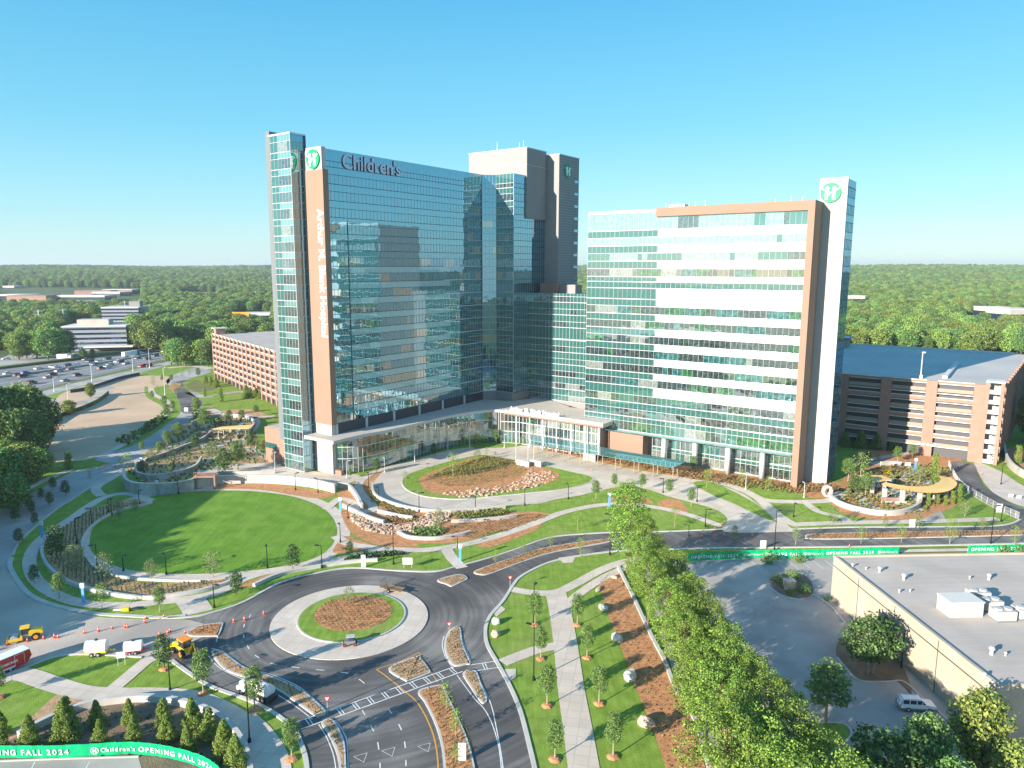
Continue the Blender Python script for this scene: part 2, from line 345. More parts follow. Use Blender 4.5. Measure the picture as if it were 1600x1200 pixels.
def inside(p, poly):
    c = False; n = len(poly); j = n-1
    for i in range(n):
        if (poly[i][1] > p[1]) != (poly[j][1] > p[1]) and p[0] < (poly[j][0]-poly[i][0])*(p[1]-poly[i][1])/(poly[j][1]-poly[i][1])+poly[i][0]: c = not c
        j = i
    return c
def sheet(name, px, z, m, smooth=True, world=False, kind='structure', k=5):
    pts = px if world else wpts(px)
    if smooth: pts = catmull(pts, True, k)
    mb = MB(); mb.add([(p[0], p[1], z) for p in pts], [tuple(range(len(pts)))], m)
    o = mb.build(name, fix=False); 
    if area(pts) < 0: o.data.flip_normals()
    tag(o, kind=kind); return pts
def strip_mesh(mb, pts, w, z, m, closed=False, z2=None):
    n = len(pts); Ls = []; Rs = []
    for i in range(n):
        a = pts[(i-1) % n] if (closed or i > 0) else pts[i]; b = pts[(i+1) % n] if (closed or i < n-1) else pts[i]
        tx, ty = b[0]-a[0], b[1]-a[1]; l = hypot(tx, ty) or 1; nx, ny = -ty/l, tx/l
        Ls.append((pts[i][0]+nx*w/2, pts[i][1]+ny*w/2)); Rs.append((pts[i][0]-nx*w/2, pts[i][1]-ny*w/2))
    for i in range(n if closed else n-1):
        j = (i+1) % n
        mb.quad((*Rs[i], z), (*Rs[j], z), (*Ls[j], z), (*Ls[i], z), m)
        if z2 is not None:
            mb.quad((*Rs[i], z2), (*Rs[j], z2), (*Rs[j], z), (*Rs[i], z), m); mb.quad((*Ls[i], z), (*Ls[j], z), (*Ls[j], z2), (*Ls[i], z2), m)
    if z2 is not None and not closed:
        for i in (0, n-1): mb.quad((*Rs[i], z2), (*Ls[i], z2), (*Ls[i], z), (*Rs[i], z), m)
def ribbon(name, px, w, z, m, closed=False, z2=None, world=False, k=6, kind='structure'):
    pts = px if world else wpts(px); pts = catmull(pts, closed, k); mb = MB(); strip_mesh(mb, pts, w, z, m, closed, z2)
    o = mb.build(name, fix=z2 is not None); tag(o, kind=kind); return pts
_TC = {}
def _glyph(s, bold, align='LEFT'):
    cu = bpy.data.curves.new('lettering', 'FONT'); cu.body = s; cu.size = 1; cu.extrude = .5; cu.align_x = align; cu.offset = bold; cu.resolution_u = 3
    t = bpy.data.objects.new('lettering', cu); COL.objects.link(t); bpy.context.view_layer.update(); dg = bpy.context.evaluated_depsgraph_get()
    me = bpy.data.meshes.new_from_object(t.evaluated_get(dg)); bpy.data.objects.remove(t); return me
for _s in list("OPENIGFAL204Children's")+['Arthur M. Blank Hospital', "Children's", 'EXIT ONLY', 'unnerson']: _TC[_s] = _glyph(_s, .012)
def text(s, O, right, up, size, m, parent=None, extrude=.05, name='lettering', msid=None, align='LEFT', squash=1.0, bold=.0):
    me = _TC[s].copy(); me.name = name; me.transform(Matrix.Diagonal((size, size, extrude*2, 1)))
    right = Vector(right).normalized(); up = Vector(up).normalized(); nn = right.cross(up)
    M = Matrix(((right.x*squash, up.x, nn.x, O[0]), (right.y*squash, up.y, nn.y, O[1]), (right.z*squash, up.z, nn.z, O[2]), (0, 0, 0, 1)))
    me.transform(M)
    if parent is not None: me.transform(Matrix.Translation(-Vector(parent.location)))
    me.materials.clear(); me.materials.append(MATS[m]); me.materials.append(MATS[msid or m])
    for p in me.polygons: p.material_index = 0 if abs(p.normal.dot(nn)) > .7 else 1
    o = bpy.data.objects.new(name, me); COL.objects.link(o)
    if parent is not None: o.parent = parent
    return o
# ------------------------------------------------------------------ terrain, water, roads, lawns
def hills(x, y):
    r = hypot(x, y); f = min(1, max(0, (r-900)/3200)); f = f*f*(3-2*f)
    h = 38*f+f*(7*sin(x*.0019+1.3)*cos(y*.0011)+5*sin(x*.0043+y*.0031)+3*sin(y*.008+x*.002))
    if r > 5200: h -= (r-5200)*.012
    return h-.12
mb = MB(); N_ = 150; R_ = 9500
xs = [(-R_+2*R_*i/N_) for i in range(N_+1)]; ys = [(-900+(R_+900)*j/N_) for j in range(N_+1)]
vv = [(x, y, hills(x, y)) for y in ys for x in xs]
ff = [(j*(N_+1)+i, j*(N_+1)+i+1, (j+1)*(N_+1)+i+1, (j+1)*(N_+1)+i) for j in range(N_) for i in range(N_)]
mb.add(vv, ff, 'forest_floor'); tag(mb.build('terrain', smooth=True, fix=False), kind='structure')
sheet('campus_ground', [(-260, 780), (-60, 690), (90, 600), (200, 570), (330, 562), (440, 552), (900, 520), (1300, 560), (1640, 600), (1900, 700), (2000, 1000), (2300, 1500), (-1500, 1500)], 0, 'lawn', smooth=False)
# oval lawn with ring walk
oval = [(140, 852), (151, 815), (190, 790), (250, 773), (330, 767), (400, 768), (462, 777), (507, 796), (526, 823), (520, 850), (490, 873), (430, 887), (350, 895), (270, 897), (200, 890), (158, 874)]
ow = catmull(wpts(oval), True, 5)
sheet('ring_walk', offset(ow, 3.1), .03, 'concrete', smooth=False, world=True)
sheet('oval_lawn', ow, .05, 'lawn_oval', smooth=False, world=True)
# bare field
sheet('bare_field', [(-60, 740), (30, 690), (88, 650), (92, 618), (150, 598), (213, 588), (262, 588), (262, 600), (237, 608), (232, 621), (256, 635), (252, 650), (227, 672), (187, 694), (149, 716), (80, 722), (0, 730)], .01, 'field')
ribbon('field_track', [(60, 625), (110, 632), (150, 622), (165, 605)], 9, .02, 'dust')
# highway and service roads
def band(name, top, bot, z, m): sheet(name, top+bot[::-1], z, m, smooth=False)
band('highway_near_lanes', [(-120, 607), (0, 591), (120, 575), (262, 551), (330, 540)], [(-120, 640), (0, 624), (120, 594), (262, 561), (330, 548)], .01, 'highway')
band('highway_far_lanes', [(-120, 592), (0, 577), (120, 562), (250, 545), (330, 535)], [(-120, 603), (0, 588), (120, 572), (262, 549), (330, 538)], .01, 'highway')
band('service_road', [(-120, 640), (0, 626), (120, 597), (200, 580), (262, 565), (300, 560)], [(-120, 655), (0, 640), (130, 602), (210, 585), (265, 570), (300, 565)], .02, 'asphalt_old')
sheet('office_parking', [(-100, 575), (0, 560), (30, 549), (130, 552), (150, 560), (0, 577), (-100, 590)], .01, 'asphalt_old', smooth=False)
sheet('retail_parking', [(-40, 489), (0, 471), (60, 462), (215, 458), (140, 474), (40, 489)], .02, 'dust', smooth=False)
for k, off in enumerate((.25, .5, .75)):
    mb = MB(); a = [(-120, 607+33*off), (0, 591+33*off), (120, 575+19*off), (262, 551+10*off)]
    strip_mesh(mb, catmull(wpts(a), False, 4), .5, .03, 'paint_white'); tag(mb.build('lane_line', fix=False), kind='structure')
ribbon('barrier_strip', [(-120, 605), (0, 589.5), (120, 573.5), (262, 550)], 1.0, .9, 'kerb', z2=0)
ribbon('median_hedge', [(-120, 591), (0, 576), (120, 561), (250, 544.5)], 6, 1.2, 'forest_floor', z2=0)
ribbon('highway_verge', [(-120, 641), (0, 625), (120, 596), (262, 563)], 5, .05, 'lawn_dry')
# left road and its upper loop
sheet('left_road', [(300, 575), (262, 592), (266, 605), (280, 628), (282, 645), (262, 662), (215, 693), (150, 716), (170, 724), (140, 733), (114, 737), (61, 765), (0, 795), (-120, 850), (-300, 1000), (-80, 1100), (0, 1040), (110, 985), (150, 958), (90, 946), (51, 931), (30, 910), (16, 884), (18, 872), (29, 849), (53, 825), (88, 796), (115, 779), (149, 757), (171, 744), (215, 720), (250, 697), (290, 664), (312, 640), (316, 628), (300, 615), (284, 603), (296, 592), (330, 580)], .01, 'asphalt_old')
sheet('upper_asphalt', [(268, 600), (272, 612), (281, 630), (284, 644), (300, 646), (314, 634), (314, 626), (296, 612), (285, 600), (290, 594)], .02, 'asphalt_new')
ribbon('upper_branch', [(296, 613), (320, 620), (350, 616), (380, 612), (420, 622)], 5, .02, 'asphalt_old')
ribbon('upper_loop', [(262, 575), (300, 572), (330, 576)], 6, .02, 'concrete')
sheet('upper_green', [(292, 604), (300, 596), (320, 596), (340, 604), (330, 610), (305, 612)], .04, 'lawn_dry')
sheet('upper_island', [(263, 606), (272, 599), (284, 600), (276, 607), (268, 610)], .06, 'mulch')
sheet('garage_lawn', [(330, 622), (350, 616), (390, 618), (428, 622), (428, 634), (380, 634), (340, 642)], .05, 'lawn')
ribbon('field_walk', [(236, 606), (240, 616), (262, 628), (264, 640), (250, 655), (225, 674), (190, 696), (153, 715)], 2.6, .03, 'concrete')
ribbon('field_verge', [(228, 604), (232, 620), (255, 634), (257, 646), (240, 660), (215, 680), (175, 703)], 1.6, .025, 'lawn')
ribbon('left_walk', [(112, 733), (60, 755), (0, 788), (-60, 820)], 2.4, .03, 'concrete')
sheet('dusty_yard', [(-200, 905), (-30, 880), (20, 900), (38, 925), (80, 946), (140, 962), (200, 967), (262, 968), (300, 970), (330, 985), (280, 1012), (235, 1026), (100, 1024), (0, 1056), (-120, 1100), (-300, 1050)], .03, 'dust')
# main asphalt
main = [(222, 1027), (270, 1000), (290, 966), (330, 957), (380, 942), (437, 912), (493, 897), (550, 888.5), (621, 893), (680, 894), (714, 886), (757, 875), (800, 862), (860, 841), (920, 835), (980, 832), (1045, 831), (1120, 828), (1236, 827.5), (1327, 825), (1437, 824), (1560, 822), (1600, 811), (1700, 830), (1700, 850),
        (1600, 849), (1400, 853), (1242, 855), (1080, 857), (980, 860), (935, 864), (895, 870), (860, 878), (832, 890), (815, 900), (805, 910), (787, 939), (767, 963), (760, 984), (763, 1008), (778, 1035), (796, 1068), (814, 1110), (829, 1167), (838, 1210), (850, 1300),
        (470, 1300), (478, 1200), (468, 1160), (455, 1138), (431, 1118), (408, 1104), (380, 1092), (330, 1074), (300, 1056), (267, 1033), (243, 1029)]
mainw = sheet('main_road', main, .02, 'asphalt_new', k=4)
ribbon('road_kerb', [(262, 966), (300, 964), (330, 958), (380, 941), (437, 911), (493, 896), (550, 887.5), (621, 892), (680, 893), (714, 885), (757, 874), (800, 860.5), (860, 840), (920, 834), (980, 831.5), (1045, 830.5), (1130, 827)], .55, .14, 'kerb', z2=0)
ribbon('road_kerb', [(1236, 827), (1327, 824), (1437, 823.5), (1560, 821.5), (1594, 812)], .55, .14, 'kerb', z2=0)
ribbon('road_kerb', [(1640, 848.5), (1400, 853.5), (1242, 855.5), (1080, 857.5), (980, 860.5), (935, 864.5), (895, 870.5), (860, 878.5), (832, 890.5), (814, 901), (804, 911), (786, 939), (765.5, 963), (758.5, 984), (761.5, 1008), (776.5, 1035), (794.5, 1068), (812.5, 1110), (827.5, 1167), (837, 1210), (849, 1290)], .6, .14, 'kerb', z2=0)
ribbon('road_kerb', [(476, 1290), (479.5, 1200), (469.5, 1160), (457, 1138), (432, 1117), (408, 1103), (380, 1091), (330, 1073), (300, 1055), (268, 1032)], .6, .14, 'kerb', z2=0)
ribbon('road_kerb', [(18, 872), (16, 886), (30, 911), (51, 932), (90, 947), (150, 959), (210, 963), (255, 965), (290, 962)], .9, .14, 'kerb', z2=0)
ribbon('road_kerb', [(20, 868), (29, 849), (53, 825), (88, 796), (115, 779), (149, 757), (171, 744), (192, 732)], .5, .14, 'kerb', z2=0)
ribbon('yard_kerb', [(-60, 1078), (30, 1047), (105, 1023.5), (222, 1027)], .4, .14, 'kerb', z2=0)
# drive from the loop to the road
sheet('arrival_loop', [(582, 757), (592, 741), (612, 731), (647, 720), (685, 710), (745, 701), (795, 699), (830, 697), (895, 712), (970, 729), (1052, 744), (1120, 757), (1160, 771), (1190, 792), (1215, 808), (1240, 829), (1232, 831), (1133, 831), (1137, 812), (1120, 797), (1080, 785), (1045, 776), (1015, 765.5), (990, 761), (970, 760), (945, 765), (907, 774), (870, 780), (840, 787), (802, 789), (770, 792), (710, 798), (672, 798), (635, 792), (605, 782), (590, 772)], .03, 'concrete_drive', k=4)
isl = sheet('loop_island_lawn', [(629, 752), (636, 765), (660, 775), (690, 779), (720, 780), (760, 777), (820, 771), (870, 766), (907, 759), (926, 750), (920, 744), (895, 738), (860, 730), (845, 726), (805, 719), (757, 711), (735, 714), (700, 722), (665, 732), (640, 741)], .13, 'lawn')
ribbon('loop_island_kerb', offset(isl, .15)[::5], .35, .16, 'kerb', closed=True, z2=0, world=True, k=5)
bed1 = sheet('loop_island_bed', [(655, 752), (665, 742), (690, 732), (720, 722), (757, 713), (800, 720), (840, 728), (872, 740), (866, 752), (830, 760), (780, 768), (735, 773), (700, 774), (668, 768)], .17, 'mulch')
# drainage slope beds between loop and oval
sheet('slope_mulch', [(528, 770), (548, 757), (570, 742), (590, 733), (620, 724), (600, 736), (582, 757), (590, 774), (605, 784), (640, 794), (710, 801), (770, 795), (810, 792), (832, 800), (868, 806), (820, 828), (770, 840), (720, 852), (660, 857), (610, 856), (570, 845), (545, 828), (532, 800)], .04, 'mulch')
sheet('slope_lawn', [(655, 850), (700, 849), (742, 842), (770, 832), (790, 830), (772, 841), (720, 852.5), (660, 857)], .06, 'lawn')
sheet('slope_lawn', [(765, 792), (800, 790), (840, 788), (870, 781), (907, 775), (945, 766), (975, 761), (1015, 767), (1045, 778), (1080, 787), (1118, 799), (1128, 816), (1110, 812), (1080, 801), (1030, 790), (975, 785), (930, 786), (880, 797), (862, 802), (830, 800), (800, 800)], .06, 'lawn')
sheet('verge_lawn', [(318, 955), (345, 936), (380, 920), (440, 903), (500, 886), (552, 873), (600, 864), (640, 862), (700, 862), (760, 850), (800, 838), (860, 816), (930, 797), (1000, 797), (1080, 811), (1120, 824), (1045, 828), (980, 829), (920, 832), (860, 838), (800, 858), (757, 872), (714, 883), (680, 891), (621, 890), (550, 885), (493, 894), (437, 909), (395, 932), (350, 950)], .05, 'lawn')
sheet('verge_bed', [(540, 872), (560, 866), (600, 862), (632, 863), (638, 867), (600, 870), (560, 877), (530, 880)], .07, 'soil')
sheet('verge_bed', [(374, 917), (400, 905), (440, 893), (480, 884), (530, 876), (520, 882), (470, 890), (430, 900), (396, 916)], .08, 'mulch')
sheet('mulch_fan', [(832, 800), (868, 804), (880, 798), (860, 806), (800, 834), (760, 848), (745, 852), (760, 843), (800, 830), (830, 815)], .07, 'mulch')
sheet('mulch_fan', [(745, 850), (780, 838), (820, 823), (846, 818), (838, 828), (820, 836), (790, 848), (760, 856)], .08, 'mulch')
sheet('mulch_fan', [(520, 862), (538, 838), (562, 845), (585, 853), (570, 860), (540, 864)], .07, 'mulch')
sheet('mulch_fan', [(950, 784), (960, 776), (1000, 775), (1020, 787), (980, 787)], .08, 'mulch')
sheet('mulch_fan', [(1028, 786), (1035, 795), (1060, 806), (1075, 800), (1060, 782), (1040, 780)], .08, 'mulch')
ribbon('garden_walk', [(505, 880), (560, 867), (600, 859), (660, 860), (715, 853), (770, 840), (830, 820), (880, 801), (930, 790.5), (975, 788), (1030, 794), (1080, 806), (1128, 823)], 2.5, .09, 'concrete')
ribbon('garden_walk', [(524, 838), (545, 850), (580, 856), (604, 860)], 2.6, .1, 'concrete')
ribbon('garden_walk', [(698, 859), (706, 872), (722, 888)], 2.6, .1, 'concrete')
ribbon('garden_walk', [(510, 796), (530, 780), (548, 784), (562, 797), (580, 799), (582, 790), (568, 776), (560, 760), (572, 745), (600, 733), (650, 720), (700, 706), (740, 700)], 2.4, .1, 'concrete')
ribbon('outer_walk', [(236, 783), (205, 772), (170, 775), (140, 790), (112, 810), (70, 838), (52, 858), (46, 880), (56, 906), (85, 928), (130, 943), (195, 946), (255, 940), (300, 935), (345, 924), (380, 905), (420, 893)], 2.6, .06, 'concrete')
ribbon('outer_walk', [(296, 936), (305, 948), (310, 958)], 5.0, .065, 'concrete')
ribbon('outer_walk', [(196, 735), (170, 750), (150, 763), (158, 775)], 2.6, .07, 'concrete')
sheet('crescent_bed', [(70, 852), (84, 832), (106, 815), (144, 795), (176, 786), (205, 780), (240, 784), (222, 792), (190, 798), (160, 813), (140, 830), (129, 846), (129, 862), (140, 882), (168, 900), (215, 908), (270, 911), (352, 905), (360, 910), (300, 925), (240, 932), (168, 926), (103, 904), (78, 880)], .055, 'mulch_dull')
ribbon('crescent_wall', [(68, 850), (66, 868), (78, 890), (103, 909), (140, 923), (190, 933), (240, 936), (300, 928), (345, 917), (368, 907)], .6, .7, 'kerb', z2=0)
ribbon('crescent_wall', [(130, 858), (129, 846), (140, 828), (160, 812), (190, 798), (222, 791), (238, 786)], .5, .6, 'kerb', z2=0)
ribbon('crescent_wall', [(135, 872), (150, 889), (190, 903), (250, 908), (310, 909), (352, 904)], .4, .5, 'kerb', z2=0)
ribbon('verge_wall', [(397, 917), (430, 902), (470, 892), (520, 884), (560, 879), (590, 877)], .7, .7, 'kerb', z2=0)
# terrace edge north of the oval
sheet('wall_bed', [(290, 764), (340, 755), (420, 756), (480, 764), (524, 772), (500, 779), (460, 774), (400, 765), (330, 764)], .06, 'mulch')
sheet('north_plaza', [(300, 752), (310, 735), (345, 733), (400, 732), (440, 729), (500, 738), (560, 742), (570, 748), (528, 760), (480, 756), (420, 748), (340, 745)], .05, 'concrete', smooth=False)
# garden on the left
sheet('west_garden', [(205, 770), (190, 745), (205, 725), (240, 700), (275, 670), (310, 650), (330, 636), (360, 640), (395, 640), (430, 655), (405, 655), (405, 705), (445, 716), (440, 729), (300, 740), (312, 760), (290, 768), (240, 772)], .04, 'mulch_dull')
for pts_, w_ in (([(210, 722), (240, 715), (280, 700), (310, 694), (330, 700), (360, 690), (395, 672), (400, 655), (375, 648), (340, 655), (318, 668)], 2.6),
               ([(230, 742), (270, 738), (310, 726), (345, 712), (372, 700), (400, 705), (430, 722)], 3.2), ([(318, 668), (300, 684), (270, 697), (240, 706)], 2.2),
               ([(320, 742), (345, 733), (380, 728), (440, 727)], 5), ([(330, 640), (345, 650), (320, 660), (305, 662)], 4), ([(430, 650), (390, 655), (372, 672), (380, 690)], 2.2)):
    ribbon('west_garden_walk', pts_, w_, .08, 'concrete')
sheet('west_garden_lawn', [(196, 745), (210, 738), (222, 750), (214, 768), (200, 764)], .07, 'lawn')
sheet('west_garden_lawn', [(402, 688), (412, 680), (432, 690), (440, 700), (415, 704)], .09, 'lawn')
sheet('west_garden_lawn', [(300, 655), (320, 648), (335, 655), (315, 664)], .09, 'lawn')
ribbon('underpass_walk', [(322, 766), (330, 756), (324, 748)], 3, .085, 'concrete')
# beds in front of the right wing
sheet('wing_bed', [(820, 700), (900, 706), (960, 716), (1050, 725), (1150, 738), (1240, 752), (1300, 752), (1330, 765), (1300, 778), (1230, 776), (1150, 762), (1085, 752), (1060, 745), (970, 728), (895, 712), (840, 702)], .045, 'mulch')
ribbon('wing_walk', [(1040, 744), (1090, 752), (1130, 756), (1165, 768), (1190, 780), (1225, 784), (1290, 783), (1310, 775)], 3.0, .07, 'concrete')
ribbon('wing_walk', [(1185, 778), (1205, 797), (1230, 815), (1250, 822)], 3.0, .075, 'concrete')
ribbon('wing_walk', [(1255, 783), (1280, 800), (1315, 808), (1325, 816)], 2.2, .075, 'concrete')
ribbon('wing_walk', [(1238, 820), (1325, 817), (1450, 815), (1560, 811)], 2.6, .08, 'concrete')
sheet('wing_lawn', [(1083, 755), (1110, 753), (1145, 768), (1185, 790), (1208, 810), (1212, 816), (1180, 803), (1146, 787), (1112, 773)], .09, 'lawn')
sheet('wing_lawn', [(1140, 754), (1160, 752), (1215, 758), (1262, 777), (1252, 780), (1200, 777), (1165, 762)], .09, 'lawn')
sheet('wing_lawn', [(1190, 784), (1225, 787), (1260, 788), (1285, 801), (1312, 812), (1240, 816), (1215, 805)], .06, 'lawn')
sheet('wing_lawn', [(1267, 787), (1290, 787), (1310, 795), (1300, 802), (1280, 796)], .06, 'lawn')
sheet('east_garden', [(1300, 770), (1320, 745), (1345, 700), (1420, 690), (1500, 695), (1500, 740), (1498, 785), (1470, 800), (1440, 812), (1370, 812), (1320, 803), (1300, 790)], .04, 'mulch')
for pts_, w_ in (([(1305, 775), (1335, 765), (1370, 758), (1400, 745), (1430, 735), (1400, 722), (1360, 725)], 3), ([(1335, 765), (1360, 790), (1400, 800), (1440, 795)], 2.5), ([(1400, 745), (1440, 755), (1480, 745)], 3), ([(1350, 720), (1395, 712), (1440, 705), (1490, 712)], 2.5)):
    ribbon('east_garden_walk', pts_, w_, .06, 'concrete')
sheet('court_paving', [(1370, 770), (1400, 760), (1440, 765), (1455, 780), (1420, 790), (1385, 785)], .065, 'concrete', smooth=True)
sheet('east_sand', [(1440, 812), (1470, 798), (1478, 812)], .065, 'dust', smooth=False)
sheet('east_lawn', [(1472, 806), (1480, 797), (1510, 785), (1520, 778), (1560, 792), (1580, 802), (1560, 808), (1500, 812)], .06, 'lawn')
sheet('garage_drive', [(1485, 722), (1520, 725), (1530, 745), (1545, 765), (1600, 795), (1680, 810), (1680, 830), (1600, 824), (1583, 806), (1530, 780), (1505, 760), (1492, 742)], .07, 'asphalt_new')
sheet('drive_walk', [(1523, 722), (1560, 735), (1600, 760), (1660, 790), (1680, 805), (1600, 792), (1560, 775), (1545, 763), (1532, 745)], .05, 'concrete')
sheet('wall_garden', [(1575, 700), (1640, 700), (1700, 760), (1610, 745), (1580, 725)], .09, 'mulch')
# mulch under the right road verge
sheet('south_verge', [(1085, 862), (1240, 859), (1400, 857), (1640, 853), (1640, 866), (1400, 866), (1240, 868), (1085, 874)], .05, 'lawn_dry', smooth=False)
ribbon('south_walk', [(1400, 861), (1500, 859.5), (1640, 857)], 1.6, .07, 'concrete')
# diagonal walk lawns
ribbon('diagonal_walk', [(868, 925), (876, 960), (884, 1010), (893, 1080), (903, 1140), (915, 1220), (925, 1290)], 4.0, .06, 'concrete')
ribbon('diagonal_walk', [(800, 921), (830, 926), (868, 926), (900, 912), (935, 893), (965, 881), (1000, 872)], 2.3, .07, 'concrete')
ribbon('diagonal_walk', [(882, 950), (905, 928), (945, 902), (985, 884)], 2.0, .065, 'concrete')
ribbon('diagonal_walk', [(785, 1036), (815, 1024), (845, 1014), (880, 1008)], 2.3, .07, 'concrete')
for pts_ in ([(770, 957), (782, 946), (790, 952), (776, 964)], [(788, 1046), (806, 1045), (806, 1058), (795, 1066)], [(872, 872), (900, 868), (895, 879), (880, 880)]):
    sheet('kerb_ramp', pts_, .055, 'concrete', smooth=False)
mbed = [(934, 906), (950, 897), (967, 893), (988, 938), (1015, 996), (1036, 1035), (1054, 1080), (1084, 1131), (1102, 1200), (1140, 1300), (1075, 1300), (1040, 1200), (1021, 1143), (994, 1077), (970, 1011), (952, 966), (940, 925)]
bedR = sheet('long_mulch_bed', mbed, .055, 'mulch')
ribbon('bed_kerb', [(966, 886), (975, 905), (990, 935), (1018, 995), (1038, 1033), (1056, 1078), (1088, 1130), (1108, 1200), (1150, 1300)], .6, .35, 'kerb', z2=0)
# car park by the warehouse
sheet('car_park', [(1000, 880), (1085, 871), (1310, 868), (1700, 868), (2600, 1400), (2300, 1700), (1150, 1700), (1110, 1200), (1060, 1080)], .03, 'asphalt_lot', smooth=False)
for i in range(9):
    x0 = 1172+i*19.5
    ribbon('bay_line', [(x0, 876), (x0+17, 889)], .12, .045, 'paint_white', k=1)
sheet('lot_island', [(1203, 912), (1215, 900), (1240, 896), (1264, 905), (1270, 928), (1250, 936), (1222, 930)], .18, 'soil'); 
sheet('lot_island', [(1308, 1028), (1345, 1064), (1400, 1064), (1425, 1085), (1400, 1020), (1360, 990), (1315, 1000)], .15, 'soil')
ribbon('lot_kerb', [(1308, 1028), (1322, 1045), (1343, 1064), (1385, 1066), (1412, 1066), (1440, 1090), (1480, 1125)], .3, .17, 'kerb', z2=0)
ribbon('lot_kerb', [(1204, 920), (1222, 931), (1250, 937), (1270, 930), (1300, 950), (1320, 975)], .3, .17, 'kerb', z2=0)
ribbon('lot_kerb', [(1290, 1130), (1318, 1132), (1330, 1145), (1322, 1160), (1295, 1180)], .3, .17, 'kerb', z2=0)
sheet('lot_island', [(1260, 1140), (1290, 1130), (1318, 1134), (1328, 1146), (1320, 1160), (1290, 1182), (1260, 1180)], .14, 'lawn')
# bottom left
ribbon('south_west_walk', [(-60, 1090), (0, 1062), (35, 1054), (80, 1068), (130, 1082), (180, 1085), (240, 1085), (300, 1090), (345, 1108), (385, 1135), (410, 1170), (425, 1220), (430, 1290)], 3.4, .06, 'concrete')
ribbon('south_west_walk', [(165, 1083), (180, 1074), (225, 1036), (240, 1028)], 2.3, .065, 'concrete')
ribbon('south_west_walk', [(380, 1120), (410, 1150), (432, 1190), (440, 1260)], 3.2, .062, 'concrete')
sheet('south_west_bed', [(50, 1120), (100, 1082), (180, 1090), (160, 1104), (80, 1145), (20, 1165), (0, 1160)], .05, 'mulch_dull')
pl = sheet('planting_court', [(-60, 1190), (0, 1165), (60, 1135), (150, 1105), (230, 1098), (290, 1106), (340, 1125), (375, 1160), (392, 1220), (395, 1300), (-100, 1300)], .07, 'soil')
ribbon('court_wall', [(30, 1155), (60, 1138), (110, 1115), (150, 1104), (190, 1098), (230, 1096), (280, 1102), (320, 1114), (350, 1132), (375, 1160), (390, 1200), (398, 1280)], .7, 1.1, 'kerb', z2=0)
sheet('south_lot', [(-100, 1192), (0, 1191), (110, 1187), (216, 1184), (221, 1200), (215, 1300), (-100, 1300)], .09, 'asphalt_lot', smooth=False)
ribbon('lot_kerb', [(-60, 1193), (0, 1190.5), (110, 1186.5), (217, 1183.5)], .25, .2, 'kerb', z2=0, k=2)
for x0 in (52, 137): ribbon('bay_line', [(x0+3, 1191), (x0-8, 1212)], .12, .1, 'paint_white', k=1)
# roundabout
RC = (-26.8, 122.0)
def circ(c, r, n=72): return [(c[0]+r*cos(2*pi*i/n), c[1]+r*sin(2*pi*i/n)) for i in range(n)]
mb = MB(); mb.prism(circ(RC, 13.8), .0, .14, 'concrete'); tag(mb.build('roundabout_apron'), kind='structure')
mb = MB(); mb.prism(circ((-26.7, 122.9), 9.6), .14, .3, 'kerb'); tag(mb.build('roundabout_kerb'), kind='structure')
sheet('roundabout_lawn', circ((-26.7, 122.9), 9.3), .31, 'lawn', smooth=False, world=True)
rb = sheet('roundabout_bed', circ((-26.6, 124.0), 6.9), .33, 'mulch', smooth=False, world=True)
# traffic islands
ISL = [([(607, 1045), (652, 1026), (658, 1030), (672, 1049), (668, 1054), (640, 1064), (632, 1064)], 'mulch_dull'),
 ([(694, 1010), (697, 994), (704, 984), (714, 979.5), (720, 984), (723, 1007), (735, 1036), (728, 1039), (709, 1041), (698, 1026)], 'mulch_dull'),
 ([(723, 1052.6), (743, 1049), (752, 1070), (761, 1092), (758, 1099), (751, 1098), (736, 1076)], 'mulch_dull'),
 ([(653, 1084), (660, 1077), (689, 1071), (695, 1078), (706, 1101), (718, 1126), (730, 1155), (742, 1200), (755, 1290), (698, 1290), (693, 1200), (688, 1160), (677, 1126), (663, 1098)], 'mulch'),
 ([(330, 1020), (345, 1018), (380, 1042), (417, 1055), (465, 1075), (508, 1111), (500, 1120), (491, 1119), (462, 1098), (431, 1078), (390, 1062), (350, 1046)], 'mulch_dull'),
 ([(502, 1130.6), (519, 1125), (533, 1146), (539, 1166), (541, 1200), (547, 1290), (534, 1290), (529, 1194), (516, 1154)], 'mulch_dull'),
 ([(683, 907), (717, 898), (731, 904), (720, 911), (706, 917), (698, 914)], 'mulch_dull'),
 ([(740, 894), (765, 884), (800, 872), (845, 857.5), (895, 849), (955, 842), (965, 843.5), (940, 850), (870, 862.5), (820, 877.5), (770, 896), (752, 899)], 'mulch'),
 ([(292, 990), (312, 978.6), (345, 974), (348, 978), (342, 993), (335, 995), (300, 995)], 'mulch'),
 ([(1259, 839), (1275, 834.6), (1405, 831.5), (1640, 829), (1640, 835), (1405, 841.5), (1275, 843)], 'mulch')]
BEDS = []
for px_, m_ in ISL:
    w = catmull(wpts(px_), True, 4); mb = MB(); mb.prism(w, 0, .16, 'kerb'); tag(mb.build('island_kerb'), kind='structure')
    inn = offset(w, -.32); BEDS.append(inn); sheet('island_bed', inn, .185, m_, smooth=False, world=True)
